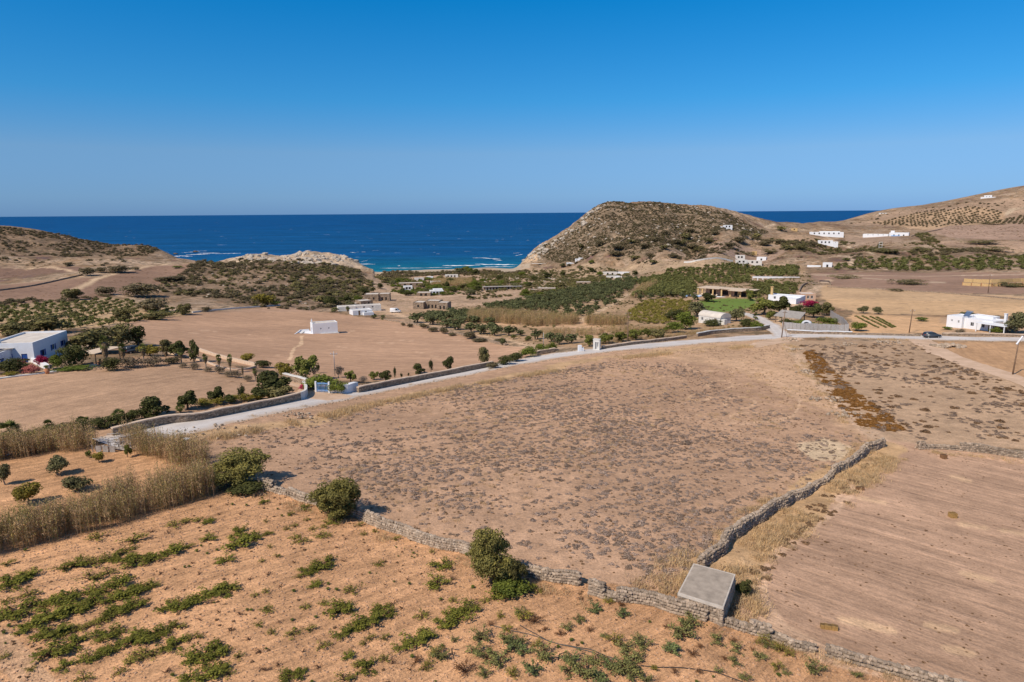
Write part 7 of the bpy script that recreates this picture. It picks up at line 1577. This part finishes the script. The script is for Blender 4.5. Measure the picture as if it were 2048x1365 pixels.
brush('valley_scrub', [(1540,478),(1700,480),(1860,490),(1860,512),(1700,518),(1560,500)], .04, 'farshrub_g', 2.5, 6, 78, (32, .54), label='scrub patches on the right valley slope')
brush('valley_scrub', [(1690,505),(1850,498),(2048,505),(2250,510),(2250,520),(2048,517),(1850,514),(1700,520)], .05, 'farshrub', 2.5, 6, 79, (40, .53), label='scrub strip above the right green strip')
brush('hamlet_scrub', [(770,568),(800,560),(900,556),(1000,560),(1060,570),(1000,575),(900,592),(830,592),(780,585)], .05, 'hedge', 2, 5, 80, (14, .46), hf=.5, label='green garden shrubs among the beach hamlet houses')
brush('beach_scrub', [(765,556),(860,552),(1040,548),(1060,541),(900,542),(765,544)], .07, 'farshrub', 2, 5, 81, (22, .42), hf=.5, label='dark bushes just behind the beach')
brush('knoll_scrub', [(960,560),(1060,545),(1200,540),(1260,552),(1150,580),(1060,592),(960,570)], .045, 'farshrub_g', 2, 5, 82, (18, .50), label='green scrub on the stony knoll behind the beach')
brush('knoll_scrub', [(1100,575),(1200,560),(1260,560),(1160,580),(1050,598),(1040,590)], .03, 'hedge', 2, 4, 83, (18, .40), label='green bushes below the stony knoll')
brush('slope_scrub', [(-200,515),(0,518),(200,520),(330,530),(250,545),(150,535),(0,530),(-200,535)], .012, 'farshrub', 2, 6, 84, (30, .52), hf=.4, label='scattered scrub on the far left fields')
brush('slope_scrub', [(-200,640),(0,600),(140,598),(225,590),(200,600),(0,614),(-200,650)], .05, 'farshrub', 2, 4, 85, (10, .42), label='dark scrub along the top of the vine orchard')
brush('slope_scrub', [(1680,450),(1780,425),(1900,410),(2250,350),(2250,430),(2048,425),(1900,415),(1760,440)], .004, 'farshrub', 2, 6, 86, (60, .5), 1450, hf=.4, label='scattered scrub on the far right hill')
brush('slope_scrub', [(1830,470),(1850,462),(1870,480),(1900,500),(1860,500)], .06, 'farshrub_g', 2.5, 6, 87, (25, .45), label='green scrub between villa and terraced fields')
brush('field_scrub', [(960,668),(1080,668),(1180,690),(1100,700),(1020,700)], .02, 'orchard', 2, 3, 88, None, hf=.7, label='young trees')if False else None
MO = []
for (px, py, w_, h_) in [(1690,558,60,8),(1815,569,68,10),(2030,574,70,8),(1793,583,30,6),(1900,503,40,7),(1985,502,70,9),(1840,502,38,8),(1770,506,70,9),(1960,488,80,7),(1985,449,50,5),(1400,503,30,10),(1440,507,24,6),(1500,512,26,8),(1360,490,36,12),(1420,486,40,12),(1490,475,34,14),(1540,508,40,12),(1600,500,40,12)]:
    MO.append(P('mound', px, py, w_, h_, 'low scrub mound', 'flat scrub mounds of the right valley'))
bushkind('scrub_b', 'brown_scrub', 'scrub', 8, 120, .11, z0=0, lump=.26)
# fine low growth that gives the far ground its grain
brush('headland_scrub', HD, .28, 'scrub_b', 1.0, 2.6, 170, (12, .44), 920, hf=.35, label='brown heath between the shrubs of the central headland')
brush('headland_scrub', HL, .09, 'heath', 1.2, 3.2, 171, (20, .42), 1075, hf=.3, label='brown heath of the left headland')
brush('hill_scrub', BH, .16, 'heath', .8, 2.2, 172, (10, .42), hf=.4, label='brown heath between the shrubs of the rounded hill')
OG = [(800,628),(960,612),(1120,585),(1300,545),(1380,530),(1610,532),(1640,570),(1590,600),(1560,640),(1540,652),(1380,660),(1200,690),(1080,692),(950,668)]
brush('valley_weeds', OG, .16, 'heath', .6, 1.6, 173, (12, .46), hf=.4, label='brown weeds across the valley orchards')
brush('valley_weeds', OG, .13, 'farshrub_g', .6, 1.6, 174, (12, .52), hf=.5, label='green weeds across the valley orchards')
brush('village_weeds', [(745,545),(1050,541),(1140,548),(1120,580),(960,612),(880,630),(790,618),(740,600)], .14, 'heath', .7, 1.8, 175, (10, .50), hf=.4, label='brown weeds in the beach hamlet')
brush('village_weeds', [(745,545),(1050,541),(1240,540),(1180,575),(960,600),(860,590),(770,580)], .11, 'farshrub_g', 1, 3.4, 176, (18, .48), hf=.5, label='green weeds in the beach hamlet')
brush('slope_weeds', [(1050,545),(1230,515),(1420,500),(1560,470),(1700,480),(1860,485),(2048,490),(2200,500),(2200,515),(1640,522),(1480,530),(1250,548)], .07, 'heath', 1, 3, 177, (20, .46), hf=.35, label='brown heath on the slopes behind the orchards')
brush('slope_weeds', [(1680,450),(1780,425),(1900,410),(2250,350),(2250,475),(1900,475),(1740,460)], .025, 'heath', 1.5, 4, 178, (40, .44), 1450, hf=.3, label='brown heath on the far right hill')
brush('slope_weeds', [(-200,640),(0,580),(200,556),(300,532),(380,530),(340,590),(225,592),(0,612)], .12, 'heath', .7, 2.0, 179, (12, .46), hf=.35, label='brown heath on the left slope')
brush('slope_weeds', [(-200,560),(-200,515),(0,516),(200,518),(330,528),(250,545),(150,550),(0,565)], .03, 'heath', 1, 2.8, 180, (25, .46), hf=.3, label='brown heath on the far left fields')
brush('field_weeds', [(1640,580),(1900,590),(2250,610),(2250,668),(1900,668),(1700,660),(1660,615)], .03, 'heath', .4, 1.1, 181, (12, .5), hf=.4, label='brown tufts in the tan fields at right')
brush('garden_weeds', [(190,730),(330,706),(470,735),(600,765),(560,790),(480,770),(380,748),(250,740)], .12, 'heath', .4, 1.3, 182, (5, .48), hf=.5, label='brown tufts in the palm garden')
brush('margin_weeds', [(760,640),(900,662),(1060,690),(1180,700),(1180,685),(1060,672),(960,655),(850,640)], .22, 'heath', .5, 1.6, 183, (5, .45), hf=.45, label='brown weeds along the pale field wall')
# clods and little stones of the tilled soil
cl = [mesh('clod', v, f, GM[1]) for v, f in STN[:4]]
for q in cl:
    at_ = q.attributes.new('col', 'FLOAT_COLOR', 'POINT'); at_.data.foreach_set('color', np.tile([.50, .31, .19, 1], len(q.vertices)).astype(np.float32))
kind('clod', 'soil_clod', 'soil', [[(None, q)] for q in cl])
VP = [(-120,1260),(0,1110),(430,995),(530,972),(700,1035),(930,1098),(1060,1140),(1350,1200),(1500,1252),(1800,1350),(1850,1420),(-120,1420)]
p_ = fill(VP, 9, 190); s = .04+.09*rsx.rand(len(p_))**2; scatter('soil_clods', 'clod', p_, s*1.3, s, rsx, label='clods of the orange vineyard soil')
p_ = fill(VP, .5, 191, noise=(3, .5)); s = rsx.uniform(.12, .4, len(p_)); scatter('tiny_weeds', 'heath', p_, s, s*.7, rsx, label='tiny dry weeds on the vineyard soil')
p_ = fill(VP, .22, 192, noise=(4, .5)); s = rsx.uniform(.12, .35, len(p_)); scatter('tiny_weeds', 'gbush', p_, s, s*.7, rsx, label='tiny green weeds on the vineyard soil')
verge('wall_foot_grass', [(1425,1165),(1500,1085),(1630,985),(1765,893)], 2.2, 1.2, 135, .5, 1.2, .4, off=-2.2, key='heath', noise=(4, .45), label='brown weeds at the foot of the diagonal wall')
p_ = fill([(1480,1130),(1775,885),(1845,897),(2048,910),(2250,930),(2250,1450),(1930,1450),(1800,1345),(1500,1250)], .9, 193, noise=(4, .53)); s = rsx.uniform(.07, .2, len(p_)); scatter('stubble_tufts', 'heath', p_, s*1.4, s*.6, rsx, label='straw tufts of the stubble field')
rank_labels(MO, 'low scrub mound', 'flat scrub mounds of the right valley', lm(('the ochre wall', 1960, 570), ('the two small olive trees', 1740, 627), ('the slope villa', 1790, 472), ('the stone farm', 1500, 525), ('the lone white cube house', 1655, 533)))
# rocks on the headland and knoll
def rockfield(nm, pp, n_, s0, s1, seed, dmax=None, noise=(20, .5), label=''):
    me_ = [rock_mesh('rock_kind', seed*3+i, 1) for i in range(3)]
    for q in me_: q.materials.append(M['rock'])
    c = 'rock%d' % seed; kind(c, 'rock', 'rock', [[(None, q)] for q in me_])
    p_ = fill(pp, n_, seed, dmax, noise); p_ = p_[p_[:, 2] > .3]; rs = np.random.RandomState(seed); s = s0+(s1-s0)*rs.rand(len(p_))**3; scatter(nm, c, p_, s, s*.6, rs, label=label)
n = N('pale_rock'); p = n.geo(); c = n.ramp(n.noise(p, .6, 5, .7), (.3, (.34, .28, .21)), (.7, (.56, .49, .41))); n.base(c); n.bump(n.noise(p, 2, 5), .8, .3); M['rock'] = n.done()
rockfield('headland_rocks', HD, .018, .5, 2.4, 91, 920, (16, .50), 'pale rocks scattered over the central headland')
rockfield('knoll_rocks', [(960,560),(1060,545),(1130,560),(1100,580),(1000,590)], .05, .5, 1.6, 92, None, (14, .5), 'pale rocks on the knoll behind the beach')
rockfield('hill_rocks', BH, .012, .4, 1.4, 93, None, (14, .5), 'pale rocks on the rounded hill left of the bay')
rockfield('shore_rocks', [(455,522),(540,510),(630,500),(700,515),(725,526),(640,530),(520,524)], .05, 1, 4.5, 94, 905, (14, .42), 'broken pale rocks of the outcrop')
rockfield('shore_rocks', [(1040,524),(1100,484),(1160,442),(1200,408),(1215,412),(1170,450),(1110,495),(1080,525)], .05, 1, 4, 95, 905, (10, .4), 'pale rocks down the seaward edge of the central headland')
print('objects', len(D.objects))

OL = ['first', 'second', 'third', 'fourth', 'fifth', 'sixth', 'seventh', 'eighth', 'ninth', 'tenth']
for gp, what in (('hedge bushes behind the cane thicket', 'grey-green hedge bush behind the cane thicket'), ('shrubs along the pale field wall', 'small dark shrub along the thin pale field wall'),
                 ('line of trees above the yellow-green vineyard', 'small dark tree above the yellow-green vineyard'), ('yellow-brown bushes behind the roadside wall', 'yellow-brown bush behind the roadside wall'),
                 ('fence stakes along the diagonal field wall', 'rusty fence stake beside the diagonal wall'), ('sun loungers on the villa terrace', 'pale sun lounger on the villa terrace')):
    ob = sorted([o for o in D.objects if o.get('group') == gp], key=lambda o: math.atan2(o.location.x, o.location.y))
    for i, o in enumerate(ob): o['label'] = '%s, %s from the left' % (what, OL[i])
for o in D.objects:
    if len(str(o.get('label', '')).split()) > 16: print('LONGLABEL', o['label'])
